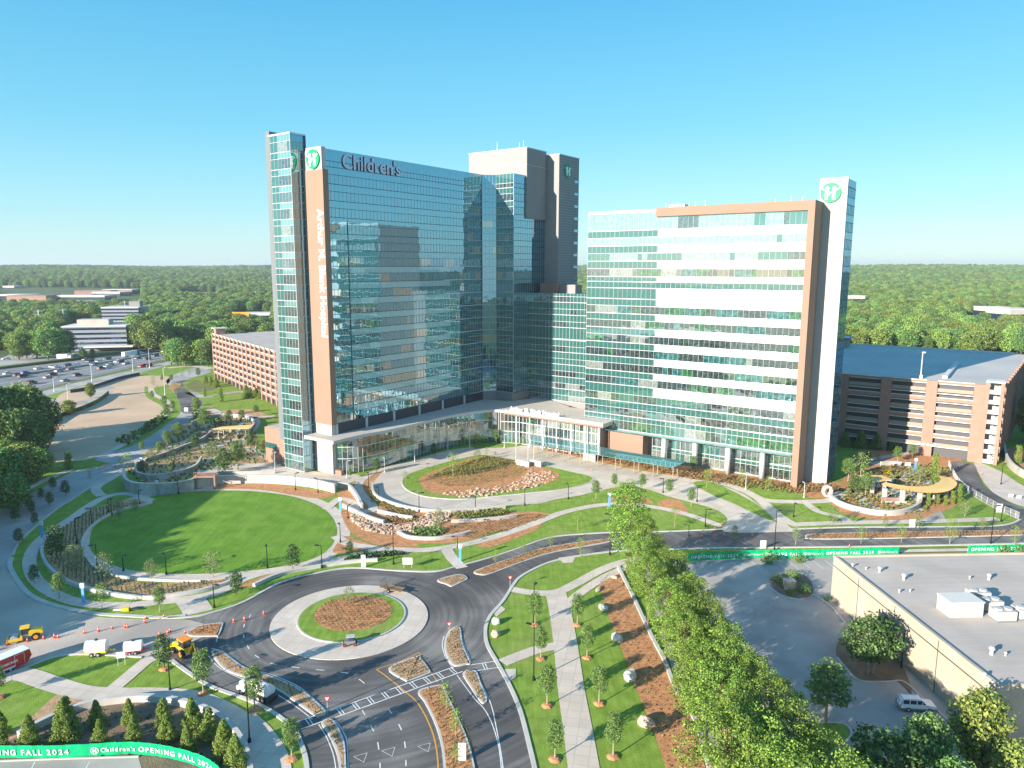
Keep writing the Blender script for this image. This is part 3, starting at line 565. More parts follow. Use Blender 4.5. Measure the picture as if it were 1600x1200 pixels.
# road markings
def line(px, w=.14, m='paint_white', k=5): return ribbon('road_marking', px, w, .032, m, k=k)
def dashes(px, on=1.6, off_=2.4, w=.16):
    pts = catmull(wpts(px), False, 24); mb = MB(); acc = 0; cur = []
    for i in range(1, len(pts)):
        acc += hypot(pts[i][0]-pts[i-1][0], pts[i][1]-pts[i-1][1])
        if acc % (on+off_) < on: cur.append(pts[i-1])
        else:
            if len(cur) > 1: strip_mesh(mb, cur, w, .032, 'paint_white')
            cur = []
    if mb.v: tag(mb.build('dashed_lane_line', fix=False), kind='structure')
line([(588, 1046), (625, 1034), (655, 1019.5)], m='paint_yellow', k=2); line([(655, 1019.5), (668, 1042), (684, 1066)], m='paint_yellow')
line([(588, 1046), (605, 1058), (632, 1080), (652, 1098), (670, 1130), (681, 1165), (685, 1210), (684, 1280)], m='paint_yellow', w=.2)
line([(694, 1074), (706, 1093), (722, 1127), (732, 1150), (742, 1210), (752, 1280)], m='paint_yellow')
line([(714, 1055), (740, 1090), (758, 1110), (772, 1140), (782, 1185), (787, 1280)]); line([(742, 1050), (765, 1095), (775, 1135), (786, 1200), (790, 1280)])
line([(718, 981), (722, 1000), (738, 1037)]); line([(694, 994), (691, 1008), (696, 1026), (708, 1045)])
line([(330, 1013), (352, 1020), (385, 1045), (420, 1053), (468, 1074), (512, 1112)]); line([(325, 1024), (345, 1045), (390, 1066), (430, 1084), (462, 1104), (488, 1124)])
line([(524, 1126), (537, 1145), (543, 1170), (545, 1280)]); line([(498, 1132), (512, 1156), (524, 1195), (528, 1280)])
line([(345, 973), (338, 1003)], k=1)
dashes([(382, 975), (380, 990), (388, 1012), (400, 1025), (425, 1037), (470, 1044), (520, 1049), (548, 1054), (572, 1070), (582, 1082)])
dashes([(566, 1110), (580, 1135), (590, 1160), (594, 1200), (594, 1260)]); dashes([(607, 1108), (622, 1130), (630, 1150), (634, 1180), (634, 1260)])
dashes([(480, 1010), (475, 1040)] if 0 else [(392, 960), (384, 975)])
# ladder crosswalk
def ladder(a, b, w, n, th=.22):
    a = Vector((*G(*a), .034)); b = Vector((*G(*b), .034)); d = (b-a).normalized(); p = Vector((-d.y, d.x, 0)); mb = MB()
    for s_ in (-1, 1): strip_mesh(mb, [tuple((a+p*s_*w/2)[:2]), tuple((b+p*s_*w/2)[:2])], th*.8, .034, 'paint_white')
    L_ = (b-a).length
    for i in range(n):
        for q in (-.22, .22):
            c = a+d*(L_*(i+.5)/n+q); strip_mesh(mb, [tuple((c-p*(w/2-.1))[:2]), tuple((c+p*(w/2-.1))[:2])], th*.7, .038, 'paint_white')
    tag(mb.build('crosswalk', fix=False), kind='structure')
ladder((520, 1116), (718, 1045), 1.9, 9); ladder((738, 1044), (777, 1038), 1.9, 1); ladder((466, 1134), (500, 1122), 1.9, 1)
for (x, y) in ((607, 1175), (663, 1168), (563, 1184)):
    mb = MB(); c = G(x, y); tri = [(c[0]-.9, c[1]+.2), (c[0]+.7, c[1]+.9), (c[0]+.6, c[1]-.9)]
    strip_mesh(mb, tri, .12, .034, 'paint_white', closed=True); tag(mb.build('yield_marking', fix=False), kind='structure')
# ------------------------------------------------------------------ the hospital
def facade(par, O, d, nrm, t0, t1, rows, pane=1.55, gl=('glass_dark',), glw=None, spans=None, ledges=True, pane_objs=0, seed=1, mull=.07, ledge='grey_trim', ledge_out=.22, tilt=.0035):
    """rows: list of (z_sill, z_head, z_next_sill); window band between sill and head, spandrel from head to next sill"""
    rnd = random.Random(seed); n = max(1, round((t1-t0)/pane)); pw = (t1-t0)/n; mu = MB()
    O3 = Vector((O[0], O[1], 0))
    for ri, row in enumerate(rows):
        zs, zh, zn = row[:3]; opt = row[3] if len(row) > 3 else {}
        if zh > zs:
            band = MB(); run = 0; cm = gl[0]
            for i in range(n):
                if run <= 0: cm = rnd.choices(opt.get('gl', gl), opt.get('glw', glw))[0]; run = rnd.randint(1, 5)
                run -= 1
                a = t0+i*pw; b = a+pw; k = [rnd.uniform(-1, 1)*tilt*pw for _ in range(2)]; h = rnd.uniform(-1, 1)*tilt*(zh-zs)
                vs = [O3+d*a+nrm*(-.02+k[0])+ZU*zs, O3+d*b+nrm*(-.02-k[0])+ZU*zs, O3+d*b+nrm*(-.02-k[0]+h)+ZU*zh, O3+d*a+nrm*(-.02+k[0]+h)+ZU*zh]
                if pane_objs > 0:
                    q = MB(); q.quad(*vs, cm); q.build('window_pane', par, fix=False); pane_objs -= 1
                else: band.quad(*vs, cm)
            if band.v: band.build('window_band', par, fix=False)
        if zn > zh:
            for (a, b, m) in (opt.get('spans') or spans or [(t0, t1, 'spandrel_green')]):
                a = max(a, t0); b = min(b, t1)
                if b-a < .1: continue
                q = MB(); q.obox(O, d, nrm, a+.01, b-.01, -.25, .03, zh, zn-.02, m); q.build('spandrel_panel', par)
        if ledges:
            q = MB(); q.obox(O, d, nrm, t0, t1, -.2, ledge_out, zs-.12, zs+.04, ledge); q.build('sill', par); q = MB(); q.obox(O, d, nrm, t0, t1, -.2, .12, zh-.05, zh+.05, ledge); q.build('head_trim', par)
    z0 = min(r[0] for r in rows); z1 = max(r[2] for r in rows)
    for i in range(n+1):
        a = t0+i*pw; w = mull*(1.6 if i % 6 == 0 else 1); mu.obox(O, d, nrm, a-w/2, a+w/2, -.1, .045, z0, z1, 'grey_trim')
    if mull: tag(mu.build('mullions', par), kind='stuff')
def R_(t, b=0): v = Vector((83.5, 202.0, 0))+A*t+B*b; return (v.x, v.y)
def T_(t, b=0): v = Vector((-50.7, 214.5, 0))+A*t+B*b; return (v.x, v.y)
def EM(parent, px, py, size, m=Vector, O=None, right=None, nrm=None, disc='logo_green'):
    """round sign with two child figures"""
    r = size; O = Vector(O); right = Vector(right); nrm = Vector(nrm); mb = MB()
    n = 40; f = [O+right*(r*cos(2*pi*i/n))+ZU*(r*sin(2*pi*i/n)) for i in range(n)]; g = [p+nrm*.45 for p in f]
    mb.add(f+g, [(i, (i+1) % n, n+(i+1) % n, n+i) for i in range(n)]+[tuple(range(n, 2*n))], disc); o = mb.build('logo_disc', parent)
    q = MB()
    def pl(pts):
        a = [O+right*(x*r)+ZU*(y*r)+nrm*.46 for x, y in pts]; b = [p+nrm*.12 for p in a]; k = len(pts)
        q.add(a+b, [(i, (i+1) % k, k+(i+1) % k, k+i) for i in range(k)]+[tuple(range(k, 2*k))], 'letter_white')
    def disc_(cx, cy, rr): pl([(cx+rr*cos(2*pi*i/14), cy+rr*sin(2*pi*i/14)) for i in range(14)])
    disc_(-.34, .42, .19); disc_(.34, .42, .19)
    pl([(-.44, .26), (-.24, .26), (-.18, .0), (-.08, -.32), (-.26, -.32), (-.26, -.72), (-.36, -.72), (-.36, -.34), (-.4, -.34), (-.4, -.72), (-.5, -.72), (-.5, -.32), (-.64, -.32), (-.5, .0)])
    pl([(.22, .26), (.46, .26), (.5, -.1), (.52, -.72), (.38, -.72), (.35, -.2), (.32, -.72), (.18, -.72), (.18, -.1)])
    pl([(-.46, .22), (-.46, .08), (-.86, .42), (-.8, .52)]); pl([(.46, .22), (.46, .08), (.86, .42), (.8, .52)])
    pl([(-.24, .24), (.0, -.02), (.22, .24), (.22, .1), (.0, -.16), (-.24, .1)])
    q.build('logo_figures', parent)
# --- right wing
rw = empty('hospital_wing', (*R_(-33), 0), label='long sunlit hospital wing with white spandrel bands and an orange frame, right of the tower', cat='building')
mb = MB(); mb.obox(R_(0), A, B, -68, 1.4, .35, 24, 9.4, 79, 'white_wall'); mb.obox(R_(0), A, B, -66, 1.0, 4.2, 24, 0, 9.4, 'tower_grey'); mb.build('wall', rw)
S_ = [14.3, 19.0, 24.4, 28.9, 33.6, 38.2, 42.9, 47.5, 52.2, 59.2, 64.0, 68.8, 73.5]
rows = []
for i, z in enumerate(S_):
    nz_ = S_[i+1] if i+1 < len(S_) else 79.0
    o_ = {'gl': ('glass_dark', 'glass_blind', 'glass_green', 'glass_aqua', 'glass_mid'), 'glw': (5, 2, 3, 3, 3)} if z < 60 else {'gl': ('glass_pale', 'glass_mid', 'glass_teal'), 'glw': (6, 1, 2)}
    if z in (14.3, 19.0): o_['gl'] = ('glass_teal', 'glass_mid', 'glass_blind', 'glass_dark'); o_['glw'] = (3, 4, 2, 2)
    if z < 19: o_['spans'] = [(-68, 1.4, 'spandrel_green')]
    if z == 52.2:
        rows.append((52.2, 52.2, 55.6, {'spans': [(-68, -43.5, 'spandrel_green'), (-43.5, -.2, 'white_panel')]}))
        rows.append((55.6, 55.6, 57.6, {'spans': [(-68, -.2, 'spandrel_green')]})); rows.append((57.6, 57.6, 59.2, {'spans': [(-68, -43.5, 'spandrel_green'), (-43.5, -.2, 'white_panel')]}))
        continue
    if z == 73.5: rows.append((73.5, 78.9, 79.0, o_)); continue
    rows.append((z, z+2.45, nz_, o_))
facade(rw, R_(0), A, -B, -68, -.2, rows, 1.6, spans=[(-68, -43.5, 'spandrel_green'), (-43.5, -.2, 'spandrel_white')], pane_objs=300, seed=5, ledge='light_metal', mull=.045)
facade(rw, R_(0), A, -B, -68, -.2, [(9.6, 12.6, 14.25, {'spans': [(-68, -.2, 'spandrel_green')]})], 1.6, gl=('glass_teal', 'glass_mid', 'glass_blind', 'glass_green'), glw=(4, 3, 2, 1), seed=8)
# frame, header
mb = MB(); mb.obox(R_(0), A, -B, -.2, 1.6, -7.5, .9, 0, 79.9, 'orange_wall'); mb.build('frame_column', rw)
mb = MB(); mb.obox(R_(0), A, -B, -44.2, -.2, -1.5, .9, 77.3, 79.9, 'orange_wall'); mb.build('frame_header', rw)
mb = MB(); mb.obox(R_(0), A, B, -68, -44.2, .0, .9, 79, 79.6, 'light_metal'); mb.build('parapet', rw)
# recessed ground floor, columns, glass brow
facade(rw, R_(0, 4.1), A, -B, -45, -.2, [(.3, 3.4, 4.6), (4.6, 7.4, 9.3)], 1.6, gl=('glass_aqua', 'glass_mid', 'glass_blind', 'glass_teal', 'glass_dark'), glw=(2, 3, 2, 3, 2), seed=12)
mb = MB(); mb.obox(R_(0), A, -B, -64, -.3, -4, 1.6, 9.05, 9.4, 'glass_canopy'); mb.build('glass_brow', rw)
for t in (-39.8, -29.6, -19.2, -9.0):
    c = R_(t, 1.3); mb = MB(); mb.cyl((c[0], c[1], 0), (c[0], c[1], 9.05), .78, n=20, m='light_metal'); mb.build('column', rw, smooth=True)
mb = MB()
for t in (-62, -58): pass
for t, b_, hh in ((-44, 6, 1.6), (-41, 8, 1.6), (-36, 5, 1.3), (-34, 5, 1.3), (-31, 5, 1.6), (-10, 3, 1.2), (-6, 4, 1.5), (-3, 4, 1.3)):
    c = R_(t, b_); mb.cyl((*c, 79), (*c, 80.2+hh), .18, n=6, m='light_metal')
mb.obox(R_(0), A, B, -43, -38, 6, 11, 79, 81.2, 'white_panel'); mb.build('rooftop_equipment', rw)
# white slab tower
st = empty('white_slab_tower', (*R_(4, 12), 0), label='narrow white slab tower with a round green sign at the right end', cat='building')
mb = MB(); mb.obox(R_(0), A, B, .4, 7.6, 7.8, 8.6, 0, 86.3, 'white_wall'); mb.obox(R_(0), A, B, 1.7, 7.1, 8.6, 19.5, 0, 85.9, 'tower_grey'); mb.build('wall', st)
facade(st, R_(7.4), B, A, 8.7, 19.4, [(z, z+2.6, z+4.72) for z in [1+4.72*i for i in range(18)]], 1.8, gl=('glass_blue',), spans=[(8.7, 19.4, 'glass_spandrel_blue')], seed=3, mull=.03, ledge='dark_trim', ledge_out=.06)
EM(st, 0, 0, 2.65, O=Vector((*R_(3.4, 7.8), 82.3)), right=A, nrm=-B)
# --- main tower
mt = empty('hospital_tower', (*T_(-10, 30), 0), label='tallest blue-glass hospital tower with white rooftop lettering, shade-tinted lilac, on its long shaded face', cat='building')
mb = MB(); mb.obox(T_(0), A, B, -24, -.3, .2, 75, 12.1, 95.4, 'tower_grey'); mb.obox(T_(0), A, B, -24, -1.8, 3, 70, 0, 12.1, 'tower_grey'); mb.build('wall', mt)
F = [15.4+4.7*i for i in range(17)]
rowsT = []
for i, z in enumerate(F):
    nx = F[i+1] if i+1 < len(F) else 95.5
    rowsT.append((z, z+(2.6 if i < 16 else 1.6), nx, {'gl': ('glass_blue', 'glass_dark') if i < 11 else ('glass_blue',), 'glw': (4, 2) if i < 11 else (1,), 'spans': [(1.3, 9.0, 'glass_spandrel_blue'), (9.0, 56, 'spandrel_shaded_white' if i < 10 else 'glass_spandrel_blue'), (56, 76, 'glass_spandrel_blue')]}))  # lower spandrels in shade-coloured white, upper ones in blue for reflected sky
facade(mt, T_(0), B, A, 1.3, 66, rowsT, 1.55, gl=('glass_blue',), pane_objs=300, seed=21, ledge='dark_trim', mull=.05, ledge_out=.1)
for i, z in enumerate(F[1:11]):
    mb = MB(); mb.obox(T_(0), B, A, 52, 76, 0, .55, z-.1, z+.08, 'light_metal'); mb.build('sun_shade', mt)
mb = MB(); mb.obox(T_(0), B, A, 8.8, 8.92, -.1, .16, 15.4, 75.8, 'letter_side'); mb.build('fin', mt)
# inner corner: chamfer, step face, second long face
def face2(par, p, q, rows, **k):
    p = Vector((*p, 0)); q = Vector((*q, 0)); d = (q-p).normalized(); n = Vector((d.y, -d.x, 0)); facade(par, (p.x, p.y), d, n, 0, (q-p).length, rows, **k)
c0 = T_(0, 66); c1 = (-5.2, 275.0); c2 = (-1.6, 275.9); c3 = (4.8, 271.0)
c1 = T_(0, 74.8)
rowsC = [(r[0], r[1], r[2], {'gl': ('glass_blue', 'glass_dark'), 'glw': (3, 1), 'spans': [(0, 99, 'glass_spandrel_blue')]}) for r in rowsT]
face2(mt, c0, c1, rowsC, seed=31, ledge='grey_trim'); face2(mt, c1, c2, rowsC, seed=32, pane=1.3); face2(mt, c2, c3, [(r[0], r[1], r[2], {'gl': ('glass_mid', 'glass_dark'), 'glw': (3, 1), 'spans': [(0, 99, 'spandrel_green')]}) for r in rowsT], seed=33, ledge='light_metal')
facade(mt, (4.8, 271.0), B, A, 0, 21, [(r[0], r[1], r[2], {'gl': ('glass_blue',), 'spans': [(0, 21, 'glass_spandrel_blue')]}) for r in rowsT if r[0] > 9], 1.5, seed=34, ledge='dark_trim', mull=.05, ledge_out=.1)
mb = MB(); pts = [c0, c1, c2, (4.8-.3*.8, 271.0), ]
cc = [T_(-1, 60), T_(-.35, 74.8), (c2[0]-.1, c2[1]+.35), (4.6, 271.3)]
e1 = Vector((4.8, 271, 0))+B*20.8-A*.3; e2 = Vector((4.8, 271, 0))+B*20.8-A*34; cc += [(e1.x, e1.y), (e2.x, e2.y), T_(-24, 60)]
mb.prism(cc, 0, 95.3, 'tower_grey', 'roof_pale'); mb.build('wall', mt)
def L3(t, a=0): v = Vector((4.8, 271, 0))+B*t+A*a; return (v.x, v.y)
# end face: white sign block, orange slab, pier
mb = MB(); mb.obox(T_(0), A, B, -6.6, .05, -.2, .5, 89.6, 95.9, 'white_wall'); mb.obox(T_(0), A, B, -.5, .05, .5, 1.3, 89.6, 95.9, 'grey_trim'); mb.build('sign_block', mt)
mb = MB(); mb.obox(T_(0), A, B, -6.6, .9, -.7, 1.35, 15.3, 89.6, 'orange_wall'); mb.build('orange_slab', mt)
mb = MB(); mb.obox(T_(0), A, B, -6.6, .15, -.2, 1.3, 0, 15.3, 'white_wall'); mb.build('pier', mt)
mb = MB(); mb.obox(T_(0), A, B, -24, -6.6, 0, .6, 0, 95.0, 'tower_grey'); mb.build('end_wall', mt)
EM(mt, 0, 0, 2.75, O=Vector((*T_(-3.3, -.2), 92.6)), right=A, nrm=-B)
v = T_(-1.9, -.72)
text('Arthur M. Blank Hospital', (v[0], v[1], 78.5), (0, 0, -1), A, 3.9, 'letter_white', mt, .12, squash=.93, bold=.05)
v = T_(.02, 7.2)
text("Children's", (v[0], v[1], 90.7), B, (0, 0, 1), 6.0, 'lilac_and_shaded_white', mt, .35, msid='letter_side', squash=1.0, bold=.12)
# louvre band with pilasters
for k in range(6):
    a = 1.4+k*12.3; b_ = min(a+12.3, 75)
    mb = MB(); mb.obox(T_(0), B, A, a+.9, b_, -.3, -.05, 12.1, 15.2, 'louvre')
    for j in range(8): mb.obox(T_(0), B, A, a+.9, b_, -.05, .02, 12.4+.36*j, 12.5+.36*j, 'dark_trim')
    mb.build('louvre_panel', mt); mb = MB(); mb.obox(T_(0), B, A, a, a+.9, -.3, .25, 12.1, 15.3, 'grey_trim'); mb.build('pilaster', mt)
# podium with curved glass
pe = [(6.2, -5.0), (6.3, 5.3), (8.2, 15), (8.9, 28), (9.4, 43), (11.8, 54), (15.0, 60.5), (19.3, 62.2)]
pw = catmull([T_(*p) for p in pe], False, 6)
po = empty('curved_podium', (*T_(6, 30), 0), label='low curved glass podium with a grey canopy roof along the foot of the blue tower', cat='building')
back = [T_(-.3, 76), T_(-.3, 1.3), T_(-.3, -.25), T_(-6.8, -.25), T_(-6.8, -5.0)]
mb = MB(); mb.prism(pw+[L3(4, 22), L3(14, 3), L3(0, -1)]+back, 11.2, 12.1, 'grey_trim', 'roof_pale'); mb.build('roof', po)
mb = MB(); gw = [T_(p[0]-1.8, max(p[1], 1.4)) for p in pe]; gw[0] = T_(.3, 1.4); gw[1] = T_(4.5, 5.3); gw = catmull(gw, False, 6); nq = len(gw)
segs = []; acc = 0
rnd = random.Random(4)
bodyp = gw+[T_(0, 74), T_(-1.6, 74), T_(-1.6, 1.6)]
mb.prism(offset(bodyp, -.5), 0, 11.1, 'tower_grey'); mb.build('inner_wall', po)
mb = MB(); mm = MB()
tot = [0]
for i in range(1, nq): tot.append(tot[-1]+hypot(gw[i][0]-gw[i-1][0], gw[i][1]-gw[i-1][1]))
def at_(s_):
    for i in range(1, nq):
        if tot[i] >= s_: f = (s_-tot[i-1])/(tot[i]-tot[i-1]); return (gw[i-1][0]*(1-f)+gw[i][0]*f, gw[i-1][1]*(1-f)+gw[i][1]*f)
    return gw[-1]
k = 0; s_ = 0
while s_ < tot[-1]-1.5:
    a = at_(s_); b = at_(s_+1.6); s_ += 1.6
    for (z0, z1) in ((.2, 4.6), (4.6, 8.2), (8.2, 11.2)):
        q = rnd.uniform(-.01, .01); mb.quad((a[0], a[1]+q, z0), (b[0], b[1]-q, z0), (b[0], b[1], z1), (a[0], a[1], z1), rnd.choice(['glass_dark', 'glass_dark', 'glass_mid', 'glass_teal']))
    mm.cyl((*a, 0), (*a, 11.2), .07, n=4, m='grey_trim', cap=False)
mb.build('glass_wall', po, fix=False)
for z in (4.6, 8.2): strip_mesh(mm, [at_(i*2.0) for i in range(int(tot[-1]/2))], .3, z+.1, 'light_metal', z2=z-.1)
tag(mm.build('mullions', po), kind='stuff')
face2(po, gw[-1], R_(-92, -4), [(.3, 4.4, 4.6), (4.6, 7.8, 8.0), (8.0, 11.1, 11.15)], pane=1.5, gl=('glass_dark', 'glass_mid', 'glass_teal'), seed=77, mull=.12)
# service tower and penthouse
pn = empty('rooftop_penthouse', (0, 285, 0), label='plain grey rooftop penthouse block behind the blue glass tower', cat='building')
mb = MB(); mb.obox(L3(0), A, B, -26.5, .6, 7.5, 20.7, 80, 105.2, 'tower_grey'); mb.obox(L3(0), A, B, -26.6, .7, 7.4, 20.8, 105.2, 105.5, 'coping'); mb.build('wall', pn)
mb = MB(); mb.obox(L3(0), A, B, -26.5, .64, 7.44, 20.74, 99.2, 99.35, 'grey_trim'); mb.build('joint', pn)
for a, b_ in ((-14, 9), (-4, 12), (-8, 15)):
    c = L3(b_, a); mb = MB(); mb.cyl((*c, 105.4), (*c, 109), .09, .04, 6, 'light_metal'); mb.cyl((*c, 105.4), (*c, 106.2), .25, n=6, m='light_metal'); mb.build('antenna', pn)
sv = empty('service_tower', (*L3(27, 2), 0), label='grey panelled service tower with a round green sign behind the glass tower', cat='building')
mb = MB(); mb.obox(L3(0), A, B, -1.0, 6.1, 21.1, 36, 0, 104, 'tower_grey'); mb.obox(L3(0), A, B, -1.1, 6.2, 21.0, 36.1, 104, 104.3, 'coping'); mb.build('wall', sv)
mb = MB()
for z in range(54, 104, 1): mb.obox(L3(0), B, A, 21.1, 36, 6.1, 6.13, z, z+.08, 'grey_trim')
tag(mb.build('panel_joints', sv), kind='stuff')
for i in range(9):
    mb = MB(); mb.obox(L3(0), B, A, 32.5, 36, 6.1, 6.25, 57+i*4.7, 58+i*4.7, 'glass_blue'); mb.build('window', sv)
EM(sv, 0, 0, 2.5, O=Vector((*L3(27, 6.1), 98.5)), right=B, nrm=A)
# glass stair tower at the left
C0 = T_(-8.3, -4.3)
def C_(a, b=0): v = Vector((*C0, 0))+A*a+B*b; return (v.x, v.y)
gt = empty('glass_stair_tower', (*C_(-4, 4), 0), label='slender green glass stair tower at the left end of the hospital', cat='building')
mb = MB(); mb.obox(C_(0), A, B, -9.4, -.3, .3, 5.4, 0, 99.6, 'tower_grey'); mb.build('wall', gt)
rg = [(.4+4.72*i, .4+4.72*i+2.9, .4+4.72*(i+1)) for i in range(21)]
facade(gt, C_(0), A, -B, -5.6, 0, rg, 1.4, gl=('glass_dark', 'glass_blind', 'glass_mid'), glw=(3, 1, 2), spans=[(-9, 0, 'glass_canopy')], seed=41, ledge='light_metal', ledge_out=.15)
facade(gt, C_(0), A, -B, -9.0, -5.6, rg, 1.7, gl=('spandrel_green',), spans=[(-9, -5.6, 'spandrel_green')], seed=42, ledge='light_metal', ledge_out=.15)
facade(gt, C_(0), B, A, 0, 4.6, rg, 1.15, gl=('glass_teal', 'glass_blue'), glw=(1, 2), spans=[(0, 4.6, 'glass_spandrel_blue')], seed=43)
mb = MB(); mb.obox(C_(0), B, A, 4.6, 5.6, -.4, .1, 0, 99.7, 'letter_side'); mb.build('dark_edge', gt)
mb = MB(); mb.obox(C_(0), A, B, -9.7, 0.1, -.1, 5.6, 99.6, 100.1, 'light_metal'); mb.build('coping', gt)
mb = MB(); mb.obox(C_(0), A, B, -11.3, -9.4, .1, 6, 9, 101.2, 'fin_grey'); mb.build('grey_fin', gt)
mb = MB(); mb.obox(C_(0), A, B, -14.5, -11.3, 4, 16, 11, 87, 'tower_grey'); mb.build('wall', gt)
facade(gt, C_(-14.5, 3.9), A, -B, 0, 3.1, [r for r in rg[3:18]], 1.55, gl=('glass_mid', 'glass_dark'), seed=44, ledge='light_metal')
# orange box beside it
ob = empty('orange_annex', (*C_(-14, 4), 0), label='low orange box annex with a strip window at the left foot of the stair tower', cat='building')
mb = MB(); mb.obox(C_(0), A, B, -21.4, -9.5, 2.0, 16, 0, 11.4, 'orange_wall'); mb.obox(C_(0), A, B, -21.0, -9.6, 2.4, 15.6, 11.4, 11.45, 'roof_pale'); mb.build('wall', ob)
mb = MB(); mb.obox(C_(0), A, B, -21.6, -15.5, 1.94, 2.0, 4.6, 6.4, 'glass_teal'); mb.build('window', ob)
# --- connecting wing
LK = (11.0, 279.7)
lk = empty('connecting_wing', (28, 268, 0), label='lower green-glass wing joining the two hospital towers behind the entrance', cat='building')
mb = MB(); mb.obox(LK, A, B, .3, 38, .3, 20, 0, 52.3, 'tower_grey'); mb.build('wall', lk)
zl = [12.4+4.62*i for i in range(9)]
rl = []
for i, z in enumerate(zl):
    nz_ = zl[i+1] if i < 8 else 52.6
    rl.append((z, z+(2.1 if i not in (5,) else .3), nz_))
facade(lk, LK, A, -B, 0, 30, rl, 1.5, gl=('glass_dark', 'glass_mid', 'spandrel_green', 'glass_blind'), glw=(4, 2, 4, 1), spans=[(0, 30, 'spandrel_green')], seed=51, ledge='light_metal')
mb = MB(); mb.obox(LK, A, B, 1.5, 9, 5, 12, 52.3, 56, 'brick_dark'); mb.obox(LK, A, B, 9, 16, 7, 12, 52.3, 55.6, 'tower_grey'); mb.build('roof_plant', lk)
# --- entrance pavilion
en = empty('entrance_pavilion', (*R_(-78, 2), 0), label='entrance pavilion with a flat pale canopy roof carrying white lettering', cat='building')
mb = MB(); mb.obox(R_(0), A, B, -96.5, -57.2, -7.2, 12, 10.9, 12.15, 'roof_pale'); mb.obox(R_(0), A, B, -96.3, -57.4, -6.9, -6.7, 12.15, 12.4, 'coping'); mb.build('canopy_roof', en)
mb = MB(); mb.obox(R_(0), A, B, -96.55, -57.15, -7.26, -7.2, 10.9, 11.5, 'orange_wall'); mb.build('fascia', en)
mb = MB(); mb.obox(R_(0), A, B, -92, -60, -3.6, 12, 0, 10.9, 'garage_tan'); mb.build('inner_wall', en)
facade(en, R_(0, -4), A, -B, -92, -60, [(.3, 4.4, 4.6), (4.6, 7.8, 8.0), (8.0, 10.8, 10.9)], 1.5, gl=('glass_blind', 'glass_dark', 'glass_mid', 'glass_green'), glw=(4, 3, 2, 1), seed=61, mull=.13)
for t in (-92, -86.5, -81, -75.5, -70, -64.5, -59.5):
    c = R_(t, -5.8); mb = MB(); mb.cyl((*c, 0), (*c, 10.9), .22, n=10, m='light_metal'); mb.build('column', en)
v = R_(-94.3, -6.6)
text('Arthur M. Blank Hospital', (v[0], v[1], 12.4), A, (0, 0, 1), 2.15, 'letter_white', en, .15, squash=.93, bold=.04)
mb = MB(); mb.obox(R_(0), A, B, -58.6, -46.2, -.6, 4.5, 0, 8.6, 'orange_wall'); mb.build('orange_box', en)
# covered walk
cw = empty('covered_walkway', (*R_(-56, -12), 0), label='long green-glass covered walkway on slim posts in front of the entrance', cat='canopy')
mb = MB(); mb.add([(*R_(-82, -14.8), 4.0), (*R_(-29.5, -15.2), 4.0), (*R_(-28.5, -8.6), 4.6), (*R_(-84.5, -6.4), 4.6), (*R_(-82, -14.8), 4.15), (*R_(-29.5, -15.2), 4.15), (*R_(-28.5, -8.6), 4.75), (*R_(-84.5, -6.4), 4.75)], [(0, 1, 2, 3), (7, 6, 5, 4), (0, 4, 5, 1), (1, 5, 6, 2), (2, 6, 7, 3), (3, 7, 4, 0)], 'glass_canopy'); mb.build('glass_roof', cw)
for k in range(9):
    t = -80+k*6.25
    for b_, z in ((-14.3, 4.0), (-11.0, 4.3)):
        c = R_(t, b_); mb = MB(); mb.cyl((*c, 0), (*c, z), .13, n=8, m='garage_tan'); mb.build('post', cw)
    mb = MB(); mb.obox(R_(0), B, A, -15, -7.5, t-.08, t+.08, 4.18, 4.3, 'grey_trim'); mb.build('beam', cw)
mb = MB()
mb.obox(R_(0), A, B, -63, -58.5, -9.5, -9.3, 0, 3, 'white_wall'); mb.build('door_screen', cw)
# flagpoles
fp = empty('flagpole', label='x', cat='flagpole', group='flagpoles by the entrance loop')
mb = MB(); mb.cyl((0, 0, 0), (0, 0, 11), .11, .05, 10, 'light_metal'); mb.build('pole', fp); mb = MB(); mb.cyl((0, 0, 0), (0, 0, .5), .3, n=12, m='concrete'); mb.build('base', fp)
for i, x in enumerate((806, 825, 834)):
    place(fp, USED, (*G(x, 723), 0), label=['leftmost bare white flagpole by the stone wall', 'middle bare white flagpole by the stone wall', 'rightmost bare white flagpole by the stone wall'][i])
# monument wall
for i, (x0, x1) in enumerate(((807, 826), (828, 845))):
    p, q = G(x0, 727), G(x1, 731); d = (Vector((*q, 0))-Vector((*p, 0))); L_ = d.length; d.normalize(); n = Vector((-d.y, d.x, 0))
    mb = MB(); mb.obox(p, d, n, 0, L_, 0, .8, 0, 1.7, 'white_wall'); mb.obox(p, d, n, -.05, L_+.05, -.06, .86, 1.7, 1.82, 'coping')
    tag(mb.build('sign_wall'), ['pale stone sign wall left of the flagpoles gap', 'pale stone sign wall right end below the flagpoles'][i], 'wall')
